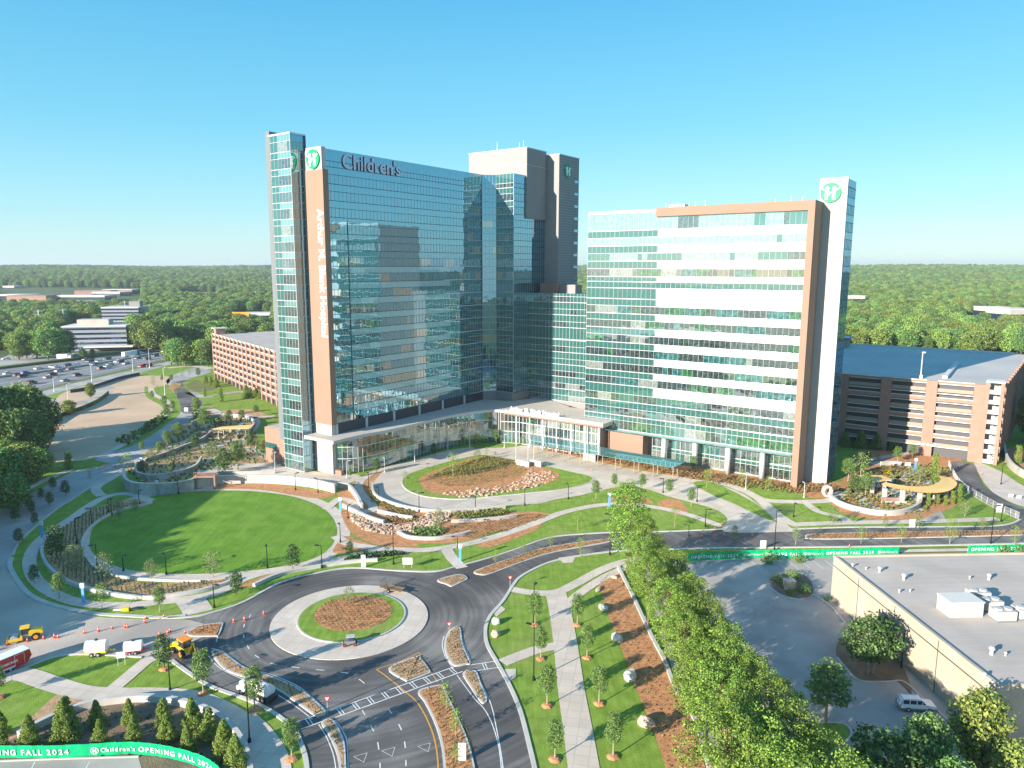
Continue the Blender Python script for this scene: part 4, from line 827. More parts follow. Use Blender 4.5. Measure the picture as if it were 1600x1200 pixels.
# ------------------------------------------------------------------ garages
def garage(par, O, d, nrm, L_, H_, nf, bays, brick, infill, pier=3.0, split=2, base=4.0):
    """piers, spandrels every storey pair, dark openings between"""
    bw = (L_-pier)/bays; fh = (H_-base)/nf
    for i in range(bays+1):
        mb = MB(); mb.obox(O, d, nrm, i*bw, i*bw+pier, -.5, .35, 0, H_, brick); mb.build('pier', par)
    for i in range(bays):
        a = i*bw+pier; b = (i+1)*bw
        for k in range(nf+1):
            z = base+k*fh; big = ((nf-k) % split == 0)
            mb = MB()
            if big: mb.obox(O, d, nrm, a, b, -.3, .15, z-.5, z+.62 if k < nf else H_, brick); mb.obox(O, d, nrm, a, b, -.35, .22, z+.62 if k < nf else H_-.001, (z+.8) if k < nf else H_+.2, 'coping')
            else: mb.obox(O, d, nrm, a+.1, b-.1, -.2, -.05, z-.5, z+.7, infill)
            mb.build('spandrel' if big else 'infill_panel', par)
gO = Vector((157.5, 224.7, 0))
def K_(a, b=0): v = gO+A*a+B*b; return (v.x, v.y)
rgp = empty('parking_garage', (*K_(-35, 40), 0), label='brick parking garage with horizontal openings and open stair, right of the hospital', cat='building')
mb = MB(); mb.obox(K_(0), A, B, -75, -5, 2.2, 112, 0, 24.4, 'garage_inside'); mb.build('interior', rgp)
mb = MB(); mb.obox(K_(0), A, B, -75, -5, 1.2, 112, 24.2, 24.8, 'garage_deck'); mb.prism([K_(-5, 5.6), K_(0, 5.6), K_(5.5, 112), K_(-5, 112)], 24.2, 24.81, 'garage_deck')
for k in range(7):
    z = 3.6+k*2.96; mb.obox(K_(0), A, B, -75, -5, .5, 2.2, z-.25, z, 'coping')
mb.build('deck', rgp)
garage(rgp, K_(-74.8, .6), A, -B, 70, 25.3, 7, 5, 'brick', 'garage_tan', 3.2, 2)
mb = MB(); mb.obox(K_(0), A, B, -75, 0, 111.6, 112, 24.8, 25.6, 'coping'); mb.obox(K_(0), A, B, -75, -74.7, 0.5, 112, 24.8, 25.6, 'coping')
mb.build('parapet', rgp)
# side with louvres
for i in range(14):
    mb = MB(); mb.obox(K_(0, 5.6), (Vector((*K_(5.3, 112), 0))-Vector((*K_(0, 5.6), 0))).normalized(), A, 1+i*7.6, 2.4+i*7.6, -.6, .3, 0, 25.4, 'brick_dark'); mb.build('side_pier', rgp)
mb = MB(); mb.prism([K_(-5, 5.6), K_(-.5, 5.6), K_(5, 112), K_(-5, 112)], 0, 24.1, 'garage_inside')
SD = (Vector((*K_(5.3, 112), 0))-Vector((*K_(0, 5.6), 0))).normalized(); SN = Vector((SD.y, -SD.x, 0))
for k in range(7): mb.obox(K_(0, 5.6), SD, SN, .2, 106, -.5, -.1, 3+k*3.1, 4+k*3.1, 'garage_tan')
mb.build('side_wall', rgp)
# stair
mb = MB(); mb.obox(K_(0), A, B, -5, -3.9, -.2, 1.2, 0, 26.6, 'brick'); mb.build('stair_pier', rgp); mb = MB(); mb.obox(K_(0), A, B, -1.0, 0, -.2, 1.2, 0, 26.6, 'brick'); mb.build('stair_pier', rgp)
mb = MB(); mb.obox(K_(0), A, B, -3.9, -1, 4.2, 5.5, 0, 26, 'white_wall'); mb.obox(K_(0), A, B, -5, 0, -.3, 5.5, 26.2, 26.7, 'coping'); mb.build('stair_wall', rgp)
for k in range(8):
    z = .2+k*3.2; mb = MB(); mb.obox(K_(0), A, B, -3.9, -1, .2, 1.6, z, z+.25, 'coping'); mb.obox(K_(0), A, B, -3.9, -1, .2, .28, z+.25, z+1.25, 'light_metal')
    a0 = Vector((*K_(-3.8, .6), z+.2)); mb.quad(a0, a0+B*1.3, a0+B*1.3+A*2.6+ZU*1.6, a0+A*2.6+ZU*1.6, 'white_panel'); mb.quad(a0+A*2.6+ZU*1.6+B*1.5, a0+B*2.8+A*2.6+ZU*1.6, a0+B*2.8+ZU*3.2, a0+B*1.5+ZU*3.2, 'white_panel')
    mb.build('stair_flight', rgp)
v = K_(-22, -.05); text('EXIT ONLY', (v[0], v[1], 3.55), A, (0, 0, 1), 1.0, 'letter_white', rgp, .05)
for a, b_ in ((-24, 8),):
    lp = empty('rooftop_lamp', (*K_(a, b_), 24.8), label='grey lamp post standing on the deck of the brick garage', cat='lamp'); mb = MB(); c = K_(a, b_); mb.cyl((*c, 24.8), (*c, 33.5), .25, .2, 8, 'coping'); mb.build('pole', lp); mb = MB(); mb.obox(c, A, B, -.9, .9, -.4, .4, 33.5, 33.9, 'coping'); mb.build('head', lp); mb = MB(); mb.obox(c, A, B, -.6, .6, -.6, .6, 24.8, 26, 'coping'); mb.build('base', lp)
mb = MB(); mb.obox(K_(-72, 95), A, B, 0, 8, 0, 8, 24.8, 29, 'garage_tan'); mb.obox(K_(-72, 95), A, B, -1, 9, -1, 9, 29, 29.6, 'blue_paint'); mb.build('stair_house', rgp)
mb = MB()
for i in range(6): mb.obox(K_(0), A, B, -70+i*11, -69.8+i*11, 6, 108, 24.8, 24.86, 'coping')
mb.obox(K_(0), A, B, -18, -16.5, 12, 60, 24.8, 25.7, 'coping'); tag(mb.build('deck_joints', rgp), kind='stuff')
# left garage
gl0 = Vector((-163.0, 411.5, 0)); dl = Vector((cos(radians(-54.5)), sin(radians(-54.5)), 0)); nl = Vector((dl.y, -dl.x, 0))
lg = empty('parking_garage', (-140, 390, 0), label='red brick parking garage with many narrow piers, left of the glass stair tower', cat='building')
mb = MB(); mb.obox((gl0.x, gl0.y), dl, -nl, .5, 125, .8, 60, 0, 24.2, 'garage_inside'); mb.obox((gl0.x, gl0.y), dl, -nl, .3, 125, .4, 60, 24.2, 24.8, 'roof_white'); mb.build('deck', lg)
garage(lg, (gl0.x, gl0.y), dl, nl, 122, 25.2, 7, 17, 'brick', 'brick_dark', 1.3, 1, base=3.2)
mb = MB(); mb.obox((gl0.x, gl0.y), dl, -nl, .5, 5, 1, 6, 24.8, 28, 'brick'); mb.obox((gl0.x, gl0.y), dl, -nl, -.5, 6, 0, 7, 28, 28.5, 'coping'); mb.build('stair_house', lg)
# ------------------------------------------------------------------ flat roofed warehouse
wx, wy, wh = 62.6, 130.2, 8.3
WD = Vector((cos(radians(2.5)), sin(radians(2.5)), 0)); WN = Vector((WD.y, -WD.x, 0))
wa = empty('warehouse', (wx+20, wy-20, 0), label='low tan stucco warehouse with a wide flat pale roof at right', cat='building')
mb = MB(); mb.obox((wx, wy), WD, WN, 0, 75, 0, 43, 0, wh, 'stucco'); mb.obox((wx, wy), WD, WN, 14, 75, 43, 60, 0, wh, 'stucco'); mb.build('wall', wa)
mb = MB(); mb.obox((wx, wy), WD, WN, .4, 74.6, .4, 42.7, wh, wh+.02, 'roof_white'); mb.build('roof', wa)
mb = MB(); mb.obox((wx, wy), WD, WN, -.08, .4, -.08, 43.08, wh, wh+.35, 'stucco'); mb.obox((wx, wy), WD, WN, .4, 75, -.08, .4, wh, wh+.35, 'stucco'); mb.obox((wx, wy), WD, WN, .4, 75, 42.7, 43.08, wh, wh+.35, 'stucco'); mb.build('parapet', wa)
mb = MB(); mb.obox((wx, wy), WD, WN, -.12, -.0, .2, 43, wh-1.6, wh-1.5, 'dark_trim')
for q in (9, 20, 31): mb.obox((wx, wy), WD, WN, -.06, 0, q, q+.08, 0, wh, 'dark_trim')
mb.build('joint', wa)
mb = MB()
for i in range(1, 24): mb.obox((wx, wy), WD, WN, .5, 74, i*1.82, i*1.82+.04, wh+.02, wh+.028, 'roof_white')
tag(mb.build('roof_seams', wa), kind='stuff')
for k, q in enumerate((17.5, 21.5, 24.5)):
    c = Vector((wx, wy, 0))+WN*q-WD*1.0; mb = MB(); mb.cyl((c.x, c.y, 0), (c.x, c.y, 6.5), .12, n=6, m='steel_black'); mb.build('screen_post', wa)
mb = MB(); mb.obox((wx, wy), WD, WN, -1.05, -.95, 17.5, 21.5, .5, 6.2, 'dark_trim'); mb.build('screen_panel', wa)
def on_roof(px, py): return G(px, py, wh)
# roof units
hut = MB(); p = on_roof(1472, 966); o = Vector((*p, 0))
rh = empty('roof_hut', (*on_roof(1490, 955), wh), label='pale plywood-sided equipment hut on the warehouse roof', cat='roof unit')
c = on_roof(1463, 950)
mb = MB(); mb.obox(c, WD, WN, 0, 5.2, 0, 3.4, wh, wh+2.4, 'roof_pale'); mb.build('walls', rh)
mb = MB(); mb.obox(c, WD, WN, -.1, 5.3, -.1, 3.5, wh+2.4, wh+2.55, 'coping'); mb.build('top', rh)
ac = empty('air_conditioner', label='x', cat='roof unit', group='air conditioners on the warehouse roof')
mb = MB(); mb.box(-1.5, 1.5, -1, 1, .25, 1.7, 'white_wall'); mb.box(-1.5, 1.5, -1.02, 1.02, .0, .25, 'grey_paint'); mb.build('case', ac)
for sx in (-.75, .75):
    mb = MB(); mb.cyl((sx, 0, 1.7), (sx, 0, 1.95), .6, n=16, m='grey_trim'); mb.build('fan', ac)
mb = MB()
for j in range(7): mb.box(-1.52, 1.52, -1.03, 1.03, .45+j*.17, .5+j*.17, 'coping')
mb.build('grille', ac)
for i, (x, y, l) in enumerate(((1527, 938, 'white air conditioner unit nearest behind the roof hut'), (1546, 952, 'white air conditioner in the middle of the roof row'), (1566, 968, 'white air conditioner at the front right end of the roof row'), (1600, 965, 'air conditioner cut by the right edge of the picture'))):
    place(ac, USED, (*on_roof(x, y), wh), .05, 1, l)
vt = empty('roof_vent', label='x', cat='vent', group='small vents on the warehouse roof')
mb = MB(); mb.cyl((0, 0, 0), (0, 0, .8), .2, n=10, m='light_metal'); mb.build('pipe', vt); mb = MB(); mb.cyl((0, 0, .75), (0, 0, 1.05), .38, .2, 10, 'white_wall'); mb.build('cap', vt)
for i, (x, y) in enumerate(((1332, 886), (1353, 890), (1374, 894), (1412, 906), (1405, 926), (1422, 925), (1545, 906), (1515, 905), (1549, 1088-65), (1571, 1025), (1538, 1060))):
    place(vt, USED, (*on_roof(x, y), wh), 0, [.7, .5, 1, 1.1, .6, .5, 1.1, .6, 1.2, .6, .8][i], ordn(i, 11)+'small metal roof vent on the warehouse')
# off-frame office block whose shadow falls over the left road
ofb = empty('office_block', (-160, 120, 0), label='tall office block left of the road', cat='building')
mb = MB(); mb.box(-190, -135, 73, 168, 0, 22, 'roof_pale'); mb.build('wall', ofb)
for k in range(4):
    mb = MB(); mb.box(-190.05, -134.95, 72.95, 168.05, 2.5+k*4.2, 4.5+k*4.2, 'glass_office'); mb.build('window_band', ofb)
# ------------------------------------------------------------------ far buildings
def block(lab, px, py, w, d_, h, rz, wall, win, floors, name='office_building', roof='coping', wz=None):
    g = G(px, py); e = empty(name, (*g, 0), label=lab, cat='building'); u = Vector((cos(rz), sin(rz), 0)); v = Vector((-u.y, u.x, 0))
    mb = MB(); mb.obox(g, u, v, -w/2, w/2, 0, d_, 0, h, wall); mb.obox(g, u, v, -w/2-.3, w/2+.3, -.3, d_+.3, h, h+.8, roof); mb.build('wall', e)
    fh = h/max(1, floors)
    for k in range(floors):
        q = MB(); q.obox(g, u, v, -w/2-.15, w/2+.15, -.15, d_+.15, k*fh+fh*.35, k*fh+fh*.8, win); q.build('window_band', e)
    return e, g, u, v
e, g, u, v = block('white office block with dark window bands beside the highway', 150, 548, 44, 28, 18, radians(12), 'office_wall', 'glass_office', 5)
mb = MB(); mb.obox(g, u, v, -14, 8, 8, 20, 18.8, 23, 'roof_white'); mb.build('roof_plant', e)
mb = MB(); mb.obox(g, u, v, -6, 28, -8, 0, 3, 4, 'coping'); mb.build('awning', e)
e, g, u, v = block('second office block with gridded windows behind the white one', 190, 518, 34, 30, 23, radians(8), 'office_wall', 'glass_office', 7)
mb = MB(); mb.obox(g, u, v, 6, 16, 8, 18, 23, 29, 'tower_grey'); mb.build('roof_plant', e)
FB = [('long low store with an orange roof band at left, beyond the trees', 42, 474, 70, 40, 13, 'orange_wall'), ('white low store roof left of the orange ones', 20, 470, 60, 40, 11, 'white_wall'), ('orange-roofed store in the middle of the shopping strip', 145, 466, 70, 40, 15, 'orange_wall'),
      ('pale store between the two orange ones of the strip', 166, 467, 60, 40, 13, 'white_wall'), ('red-fronted store at the right end of the strip', 184, 465, 60, 40, 16, 'brick'), ('grey flat roofs in front of the shopping strip', 112, 473, 120, 40, 12, 'roof_white'), ('long pale low roof nearest in the shopping strip', 70, 480, 130, 30, 8, 'roof_white'),
      ('pale flat roof among the trees right of the strip', 312, 470, 90, 40, 14, 'roof_white'), ('small white house roof at the far left edge', 14, 459, 30, 30, 18, 'white_wall'), ('white-roofed depot behind the red brick garage', 408, 504, 50, 26, 10, 'white_wall'),
      ('white building on the horizon, near the stair tower', 376, 427, 120, 80, 34, 'white_wall'), ('second white building on the horizon, smaller', 392, 428, 70, 60, 40, 'white_wall'), ('white house roof in the right-hand woods', 1556, 508, 26, 20, 19, 'roof_white'), ('grey roof at the right edge above the garage', 1600, 520, 34, 30, 22, 'roof_white'),
      ('small pale roof in the woods behind the slab tower', 1334, 484, 30, 24, 20, 'roof_white'), ('tiny pale roof among the left woods', 262, 489, 24, 20, 17, 'roof_white'), ('pale roof peeping from the woods, left of the pylons', 230, 498, 30, 20, 15, 'roof_white'), ('long pale roof in the far left woods', 95, 446, 110, 60, 22, 'white_wall'), ('blue-grey roof on the right horizon', 1492, 421, 90, 60, 34, 'office_wall')]
for lab, x, y, w, d_, h, m_ in FB: block(lab, x, y, w, d_, h, radians(random.uniform(-8, 12)), m_, 'glass_office' if m_ != 'orange_wall' else 'brick', 1, name='far_building', roof='coping' if m_ != 'orange_wall' else 'orange_wall')
ba = empty('billboard', (*G(378, 520), 0), label='yellow and orange billboard beyond the red brick garage', cat='sign')
g = G(378, 520); mb = MB(); mb.box(g[0]-1, g[0]+1, g[1]-1, g[1]+1, 0, 16, 'grey_paint'); mb.build('post', ba); mb = MB(); mb.box(g[0]-8, g[0]+8, g[1]-1.3, g[1]-.9, 13, 20, 'orange_paint'); mb.build('panel', ba)
# transmission pylons
py_ = empty('power_pylon', label='x', cat='pylon', group='power pylons in the woods')
mb = MB()
mb.cyl((-.8, 0, 0), (-.35, 0, 36), .45, .3, 6, 'light_metal')
for z in (24, 29, 34): mb.cyl((-7, 0, z), (6, 0, z), .3, .2, 5, 'light_metal')
mb.cyl((.8, 0, 0), (.35, 0, 36), .45, .3, 6, 'light_metal'); mb.build('mast', py_)
for i, (x, y, t) in enumerate(((63, 522, 487), (101, 516, 486), (186, 502, 478), (197, 502, 473), (239, 545, 510), (287, 494, 472), (371, 472, 455), (400, 476, 456), (362, 472, 456))):
    g = G(x, y); h = HT(x, t, g[1]); place(py_, USED, (*g, 0), .3, max(.4, (h+2)/36), ordn(i, 9)+'grey steel power pylon above the woods')
# ------------------------------------------------------------------ vegetation
def leafmesh(name, clumps, per, size, m, seed, m2=None, flat=.0):
    """clumps: (x,y,z,rx,rz); leaf-sized quads spread through each clump"""
    r = np.random.default_rng(seed); V = []
    for (cx, cy, cz, rx, rz) in clumps:
        d = r.normal(size=(per, 3)); d /= np.linalg.norm(d, axis=1)[:, None]; rad = r.uniform(.45, 1.0, per)**.6
        c = np.stack([cx+d[:, 0]*rad*rx, cy+d[:, 1]*rad*rx, cz+d[:, 2]*rad*rz], 1)
        nrm = d*.7+r.normal(size=(per, 3))*.55+np.array([0, 0, .35]); nrm /= np.linalg.norm(nrm, axis=1)[:, None]
        a = np.cross(nrm, r.normal(size=(per, 3))); a /= np.linalg.norm(a, axis=1)[:, None]; b = np.cross(nrm, a)
        s = size*r.uniform(.6, 1.25, (per, 1))
        q = np.stack([c-a*s*.5, c-b*s*.32, c+a*s*.5, c+b*s*.32+nrm*s*.12], 1); V.append(q.reshape(-1, 3))
    V = np.concatenate(V); n = len(V)//4
    me = bpy.data.meshes.new(name); me.vertices.add(len(V)); me.vertices.foreach_set('co', V.ravel())
    me.loops.add(n*4); me.loops.foreach_set('vertex_index', np.arange(n*4)); me.polygons.add(n)
    me.polygons.foreach_set('loop_start', np.arange(n)*4); me.polygons.foreach_set('loop_total', np.full(n, 4))
    me.materials.append(MATS[m])
    if m2:
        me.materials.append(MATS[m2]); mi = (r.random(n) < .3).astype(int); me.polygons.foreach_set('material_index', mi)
    me.update(); me.validate(); o = bpy.data.objects.new(name, me); COL.objects.link(o); return o
def env_clumps(seed, n, h0, h1, R, shape, cr, squash=.8):
    r = random.Random(seed); out = []
    for i in range(n):
        t = (i+r.random())/n; z = h0+(h1-h0)*t
        if shape == 'ovoid': w = math.sqrt(max(.02, 1-(2*t-.85)**2/1.4))*.95
        elif shape == 'cone': w = (1-t)**.85*1.0+.08
        elif shape == 'ball': w = math.sqrt(max(.02, 1-(2*t-1)**2))
        elif shape == 'pine': w = math.sqrt(max(.05, 1-(1.6*t-.75)**2))*(.75+.3*r.random())
        elif shape == 'col': w = .5+.5*math.sin(pi*min(1, t*1.1+.1))
        else: w = 1
        a = i*2.399+r.random()*.9; rr = R*w*math.sqrt(r.uniform(.15, 1)); c = cr*r.uniform(.7, 1.25)*(1 if shape != 'cone' else max(.35, 1-t*.75))
        out.append((rr*cos(a), rr*sin(a), z, c, c*squash))
    return out
def make_tree(kind, seed, h, R, base, trunk_r, n, per, leaf_s, lm, bark, shape='ovoid', cr=.6, cat='tree', limbs=5, lm2=None, name=None, squash=.8, nested=True, multi=1):
    e = empty(name or kind, cat=cat, label='x')
    r = random.Random(seed); mb = MB(); cl = env_clumps(seed, n, base, h-cr*.5, R-cr*.4, shape, cr, squash)
    for k in range(multi):
        ox = 0 if multi == 1 else .25*R*cos(k*2.1); oy = 0 if multi == 1 else .25*R*sin(k*2.1)
        mid = (ox*1.0+r.uniform(-.02, .02)*h, oy+r.uniform(-.02, .02)*h, h*.45); top = (ox*1.4, oy*1.4, h*.88)
        mb.cyl((ox*.3, oy*.3, -.1), mid, trunk_r*1.15, trunk_r*.7, 7, bark); mb.cyl(mid, top, trunk_r*.7, trunk_r*.2, 6, bark)
    for i in range(limbs):
        c = cl[int((i+.5)/limbs*len(cl))]; z = max(base*.8, min(c[2]*.85, h*.8)); mb.cyl((0, 0, z), (c[0], c[1], c[2]), trunk_r*.4, trunk_r*.12, 5, bark)
    t = mb.build('trunk', e, static=False); c = leafmesh('crown', cl, per, leaf_s, lm, seed, lm2); c.parent = e
    return e
YT = [make_tree('young_tree', 10+i, 6.0, 1.3, 2.2, .085, 44, 60, .21, 'leaf_young', 'bark_pale', 'ovoid', .5) for i in range(3)]
DT = [make_tree('dark_young_tree', 20+i, 6.0, 1.5, 1.4, .07, 38, 42, .30, 'leaf_dark', 'bark', 'ovoid', .6, lm2='leaf_young') for i in range(2)]
LT = [make_tree('light_young_tree', 30+i, 6.0, 1.35, 1.6, .06, 24, 16, .27, 'leaf_bright', 'bark_pale', 'ovoid', .55) for i in range(2)]
OT = [make_tree('olive_tree', 40+i, 6.0, 1.9, 1.2, .08, 34, 26, .28, 'leaf_olive', 'bark_pale', 'ball', .7) for i in range(2)]
CT = [make_tree('conifer', 50+i, 4.8, 1.6, .15, .1, 100, 90, .17, 'leaf_conifer', 'bark', 'cone', .55, limbs=2) for i in range(3)]
AT = [make_tree('arborvitae', 60, 5.0, .75, .1, .08, 44, 40, .22, 'leaf_bright', 'bark', 'col', .45, limbs=1, lm2='leaf_conifer')]
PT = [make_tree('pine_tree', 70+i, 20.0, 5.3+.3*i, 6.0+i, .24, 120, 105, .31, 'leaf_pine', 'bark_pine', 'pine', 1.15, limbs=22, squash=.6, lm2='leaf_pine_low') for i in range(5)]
BT = [make_tree('broadleaf_tree', 80+i, 16.0, 6.3, 2.8, .35, 90, 70, .75, 'leaf_forest' if i % 2 else 'leaf_forest_b', 'bark', 'ball', 2.0, limbs=7, lm2='leaf_deep_green') for i in range(4)]
MT = [make_tree('multi_stem_tree', 90, 7.0, 3.4, 2.2, .14, 70, 60, .36, 'leaf_dark', 'bark_pale', 'ball', 1.0, limbs=10, lm2='leaf_young', multi=4)]
SH = [make_tree('shrub', 95+i, 1.5, 1.0, .1, .04, 14, 26, .22, 'leaf_young', 'bark', 'ball', .45, limbs=2, name='shrub', cat='shrub') for i in range(2)]
SY = make_tree('flowering_shrub', 97, 1.5, 1.0, .1, .04, 14, 26, .22, 'leaf_yellow', 'bark', 'ball', .45, limbs=2, name='flowering_shrub', cat='shrub')
SR = make_tree('red_tree', 98, 5, 1.3, 1.2, .06, 26, 26, .28, 'leaf_red', 'bark', 'ovoid', .5)
TREE_BASES = []
def tree(protos, px, py, h, lab, i=0, wide=1.0, group=None, top=None, z=0):
    p = protos[i % len(protos)] if isinstance(protos, list) else protos
    g = G(px, py, z); base_h = {'young_tree': 6, 'dark_young_tree': 6, 'light_young_tree': 6, 'olive_tree': 6, 'conifer': 4.8, 'arborvitae': 5, 'pine_tree': 20, 'broadleaf_tree': 16, 'multi_stem_tree': 7, 'shrub': 1.5, 'flowering_shrub': 1.5, 'red_tree': 5}[p.name.split('.')[0]]
    if top is not None: h = HT(px, top, g[1])-z
    s = h/base_h; o = place(p, USED, (*g, z), random.uniform(0, 6.28), (s*wide, s*wide, s), lab, group); TREE_BASES.append((g, h)); return o
MR = empty('mulch_ring', label='x', cat='mulch ring', group='round mulch rings under the young trees')
mb = MB(); rr_ = random.Random(3); pts = [((.85+rr_.uniform(-.12, .12))*cos(i*.4), (.85+rr_.uniform(-.12, .12))*sin(i*.4)) for i in range(16)]
mb.add([(x*.6, y*.6, .22) for x, y in pts]+[(x, y, .0) for x, y in pts]+[(0, 0, .26)], [(i, (i+1) % 16, 16+(i+1) % 16, 16+i) for i in range(16)]+[(32, (i+1) % 16, i) for i in range(16)], 'mulch')
mro = mb.build('mulch_mound', MR)
def ring(px, py, lab, s=1.0): place(MR, USED, (*G(px, py), .06), random.uniform(0, 6), s, 'mulch under the '+lab)
# trees on the diagonal-walk lawns: (px base, py base, py top, description)
DW = [(836, 977, 927, 'small dark tree at the top left of the diagonal walk lawn'), (845, 1030, 980, 'young tree beside the side path, left of the diagonal walk'), (855, 1103, 1040, 'young tree left of the diagonal walk, third from the far end'), (867, 1187, 1125, 'young tree left of the diagonal walk, nearest the camera'),
      (902, 977, 930, 'young tree right of the diagonal walk, farthest from the camera'), (917, 1028, 977, 'young tree right of the diagonal walk, second from the far end'), (936, 1100, 1042, 'young tree right of the diagonal walk, third from the far end'), (958, 1183, 1115, 'young tree right of the diagonal walk, nearest the camera')]
for i, (x, y, t, l) in enumerate(DW): tree(YT, x, y, 6, l, i, 1.0, 'young trees lining the diagonal walk', t-2); ring(x, y, l)
SW = [(257, 1046, 990, 'young tree by the kerb behind the loader'), (318, 1084, 1015, 'young tree on the kerb lawn between the two lamp posts'), (398, 1110, 1040, 'young tree in front of the white tank truck'), (456, 1186, 1122, 'young tree at the crosswalk corner, bottom left'), (0, 1090, 1040, 'leafy tree cut by the left edge below the red trailer')]
for i, (x, y, t, l) in enumerate(SW): tree(YT if i else DT, x, y, 6, l, i, 1.05, None, t); ring(x, y, l)
OV = [(54, 910, 882, DT, 'dark young tree left of the lowest outer walk'), (93, 935, 895, YT, 'green young tree between outer walk and yard kerb'), (160, 952, 910, LT, 'bright young tree by the blue post on the kerb verge'), (250, 956, 917, YT, 'young tree right of the yellow sled on the kerb verge'), (370, 930, 892, DT, 'dark tree where outer walk meets the ring walk'),
      (118, 898, 850, OT, 'pale loose tree in the crescent bed, upper left'), (165, 905, 862, OT, 'pale loose tree in the crescent bed, middle'), (237, 905, 873, OT, 'pale loose tree in the crescent bed near the ring walk'), (333, 902, 860, OT, 'pale loose tree at the right tip of the crescent bed'),
      (90, 875, 820, DT, 'dark leafy tree at the crescent wall, far left'), (458, 890, 850, DT, 'dark young tree at the lower right of the oval lawn'), (547, 868, 845, DT, 'round young tree in the triangular bed right of the oval'),
      (212, 800, 780, OT, 'pale thin tree at the tip of the crescent bed'), (186, 812, 780, OT, 'thin tree beside the upper crescent bed'), (55, 820, 800, DT, 'dark tree on the road verge, left of the outer walk'), (30, 850, 825, DT, 'dark tree in the shaded road verge, lower'), (50, 803, 782, DT, 'dark round tree in the shaded left road, middle'), (78, 790, 768, DT, 'dark round tree in the shaded left road, upper'),
      (25, 815, 790, DT, 'dark narrow tree by the left kerb'), (45, 795, 770, DT, 'narrow tree by the left kerb, second'), (65, 780, 762, DT, 'narrow tree by the left kerb, third'), (103, 775, 750, DT, 'dark tree by the blue portable toilet'), (83, 765, 745, DT, 'small tree on the left kerb verge, upper'), (141, 752, 735, LT, 'small bright cone shaped tree in the left road'), (108, 733, 705, AT, 'spiky bush on the corner of the left verge')]
for i, (x, y, t, p, l) in enumerate(OV): tree(p, x, y, 6, l, i, 1.15 if p is not AT else 1.6, None, t)
LPI = [(634, 758, 735, LT, 'small tree at the left tip of the loop island'), (668, 748, 728, LT, 'small tree on the left of the loop island bed'), (708, 746, 705, LT, 'tallest leafy tree on the loop island bed'), (690, 745, 728, LT, 'low leafy tree beside the tallest on the loop island'), (746, 722, 702, OT, 'small pale tree at the back of the loop island'), (760, 714, 698, LT, 'slim tree on the back rim of the loop island'), (774, 712, 705, OT, 'tiny pale tree right of the slim one'),
       (588, 739, 715, DT, 'dark young tree by the podium foot, left'), (547, 748, 732, YT, 'small tree at the orange planter by the podium'), (746, 698, 676, OT, 'pale round tree in the shaded podium corner'), (775, 694, 670, YT, 'rounded green tree at the podium corner bed'), (678, 712, 692, DT, 'dark tree beside the podium walk'),
       (931, 780, 750, YT, 'round tree on the lawn edge, left of the pine'), (960, 764, 740, YT, 'round tree on the drive edge, left of the pine'), (1004, 766, 740, YT, 'round tree just behind the pine top'), (1045, 776, 748, YT, 'round tree right of the pine on the lawn'), (1080, 791, 762, YT, 'round tree on the lawn by the drive corner'),
       (903, 828, 795, LT, 'thin yellow-green tree on the verge left of the pine'), (1054, 824, 790, LT, 'thin yellow-green tree on the verge right of the pine'), (686, 829, 795, OT, 'thin tree among the slope rocks'),
       (774, 882, 855, LT, 'thin tree at the left end of the long median'), (818, 866, 842, LT, 'second thin tree on the long median'), (860, 855, 830, LT, 'third thin tree on the long median'), (907, 870, 838, LT, 'thin tree on the right end of the long median'), (546, 946, 916, OT, 'bare pale tree in the middle of the roundabout'),
       (697, 1110, 1064, LT, 'upper thin tree on the curved median'), (712, 1152, 1105, LT, 'middle thin tree on the curved median'), (712, 1192, 1160, LT, 'lower thin tree on the curved median'),
       (1104, 762, 732, LT, 'slim tree in the first lawn under the right wing'), (1159, 756, 732, LT, 'slim tree in the second lawn under the right wing'), (1200, 768, 742, LT, 'slim tree near the orange frame foot'), (1083, 738, 712, YT, 'tree against the glass by the second column'), (1110, 748, 730, OT, 'pale tree by the third column'),
       (1147, 845, 820, OT, 'pale tree at the drive mouth on the asphalt'), (1243, 852, 820, LT, 'bright tree at the left end of the right median'), (1300, 820, 790, OT, 'loose tree by the white path corner'), (1345, 850, 820, LT, 'bright tree on the south verge, left'), (1332, 818, 805, YT, 'small tree by the curved path end'), (1383, 825, 808, OT, 'pale tree on the north verge, below the curved wall'), (1408, 848, 817, LT, 'bright tree on the south verge, middle'), (1434, 826, 800, OT, 'pale tree by the white sign'), (1484, 850, 806, LT, 'bright tree on the south verge, right'), (1534, 828, 806, OT, 'pale tree on the lawn right of the garden'), (1585, 852, 820, LT, 'bright tree at the far right of the verge'), (1507, 808, 780, OT, 'bare sapling on the east lawn')]
for i, (x, y, t, p, l) in enumerate(LPI): tree(p, x, y, 6, l, i, 1.1 if p is not OT else .95, None, t)
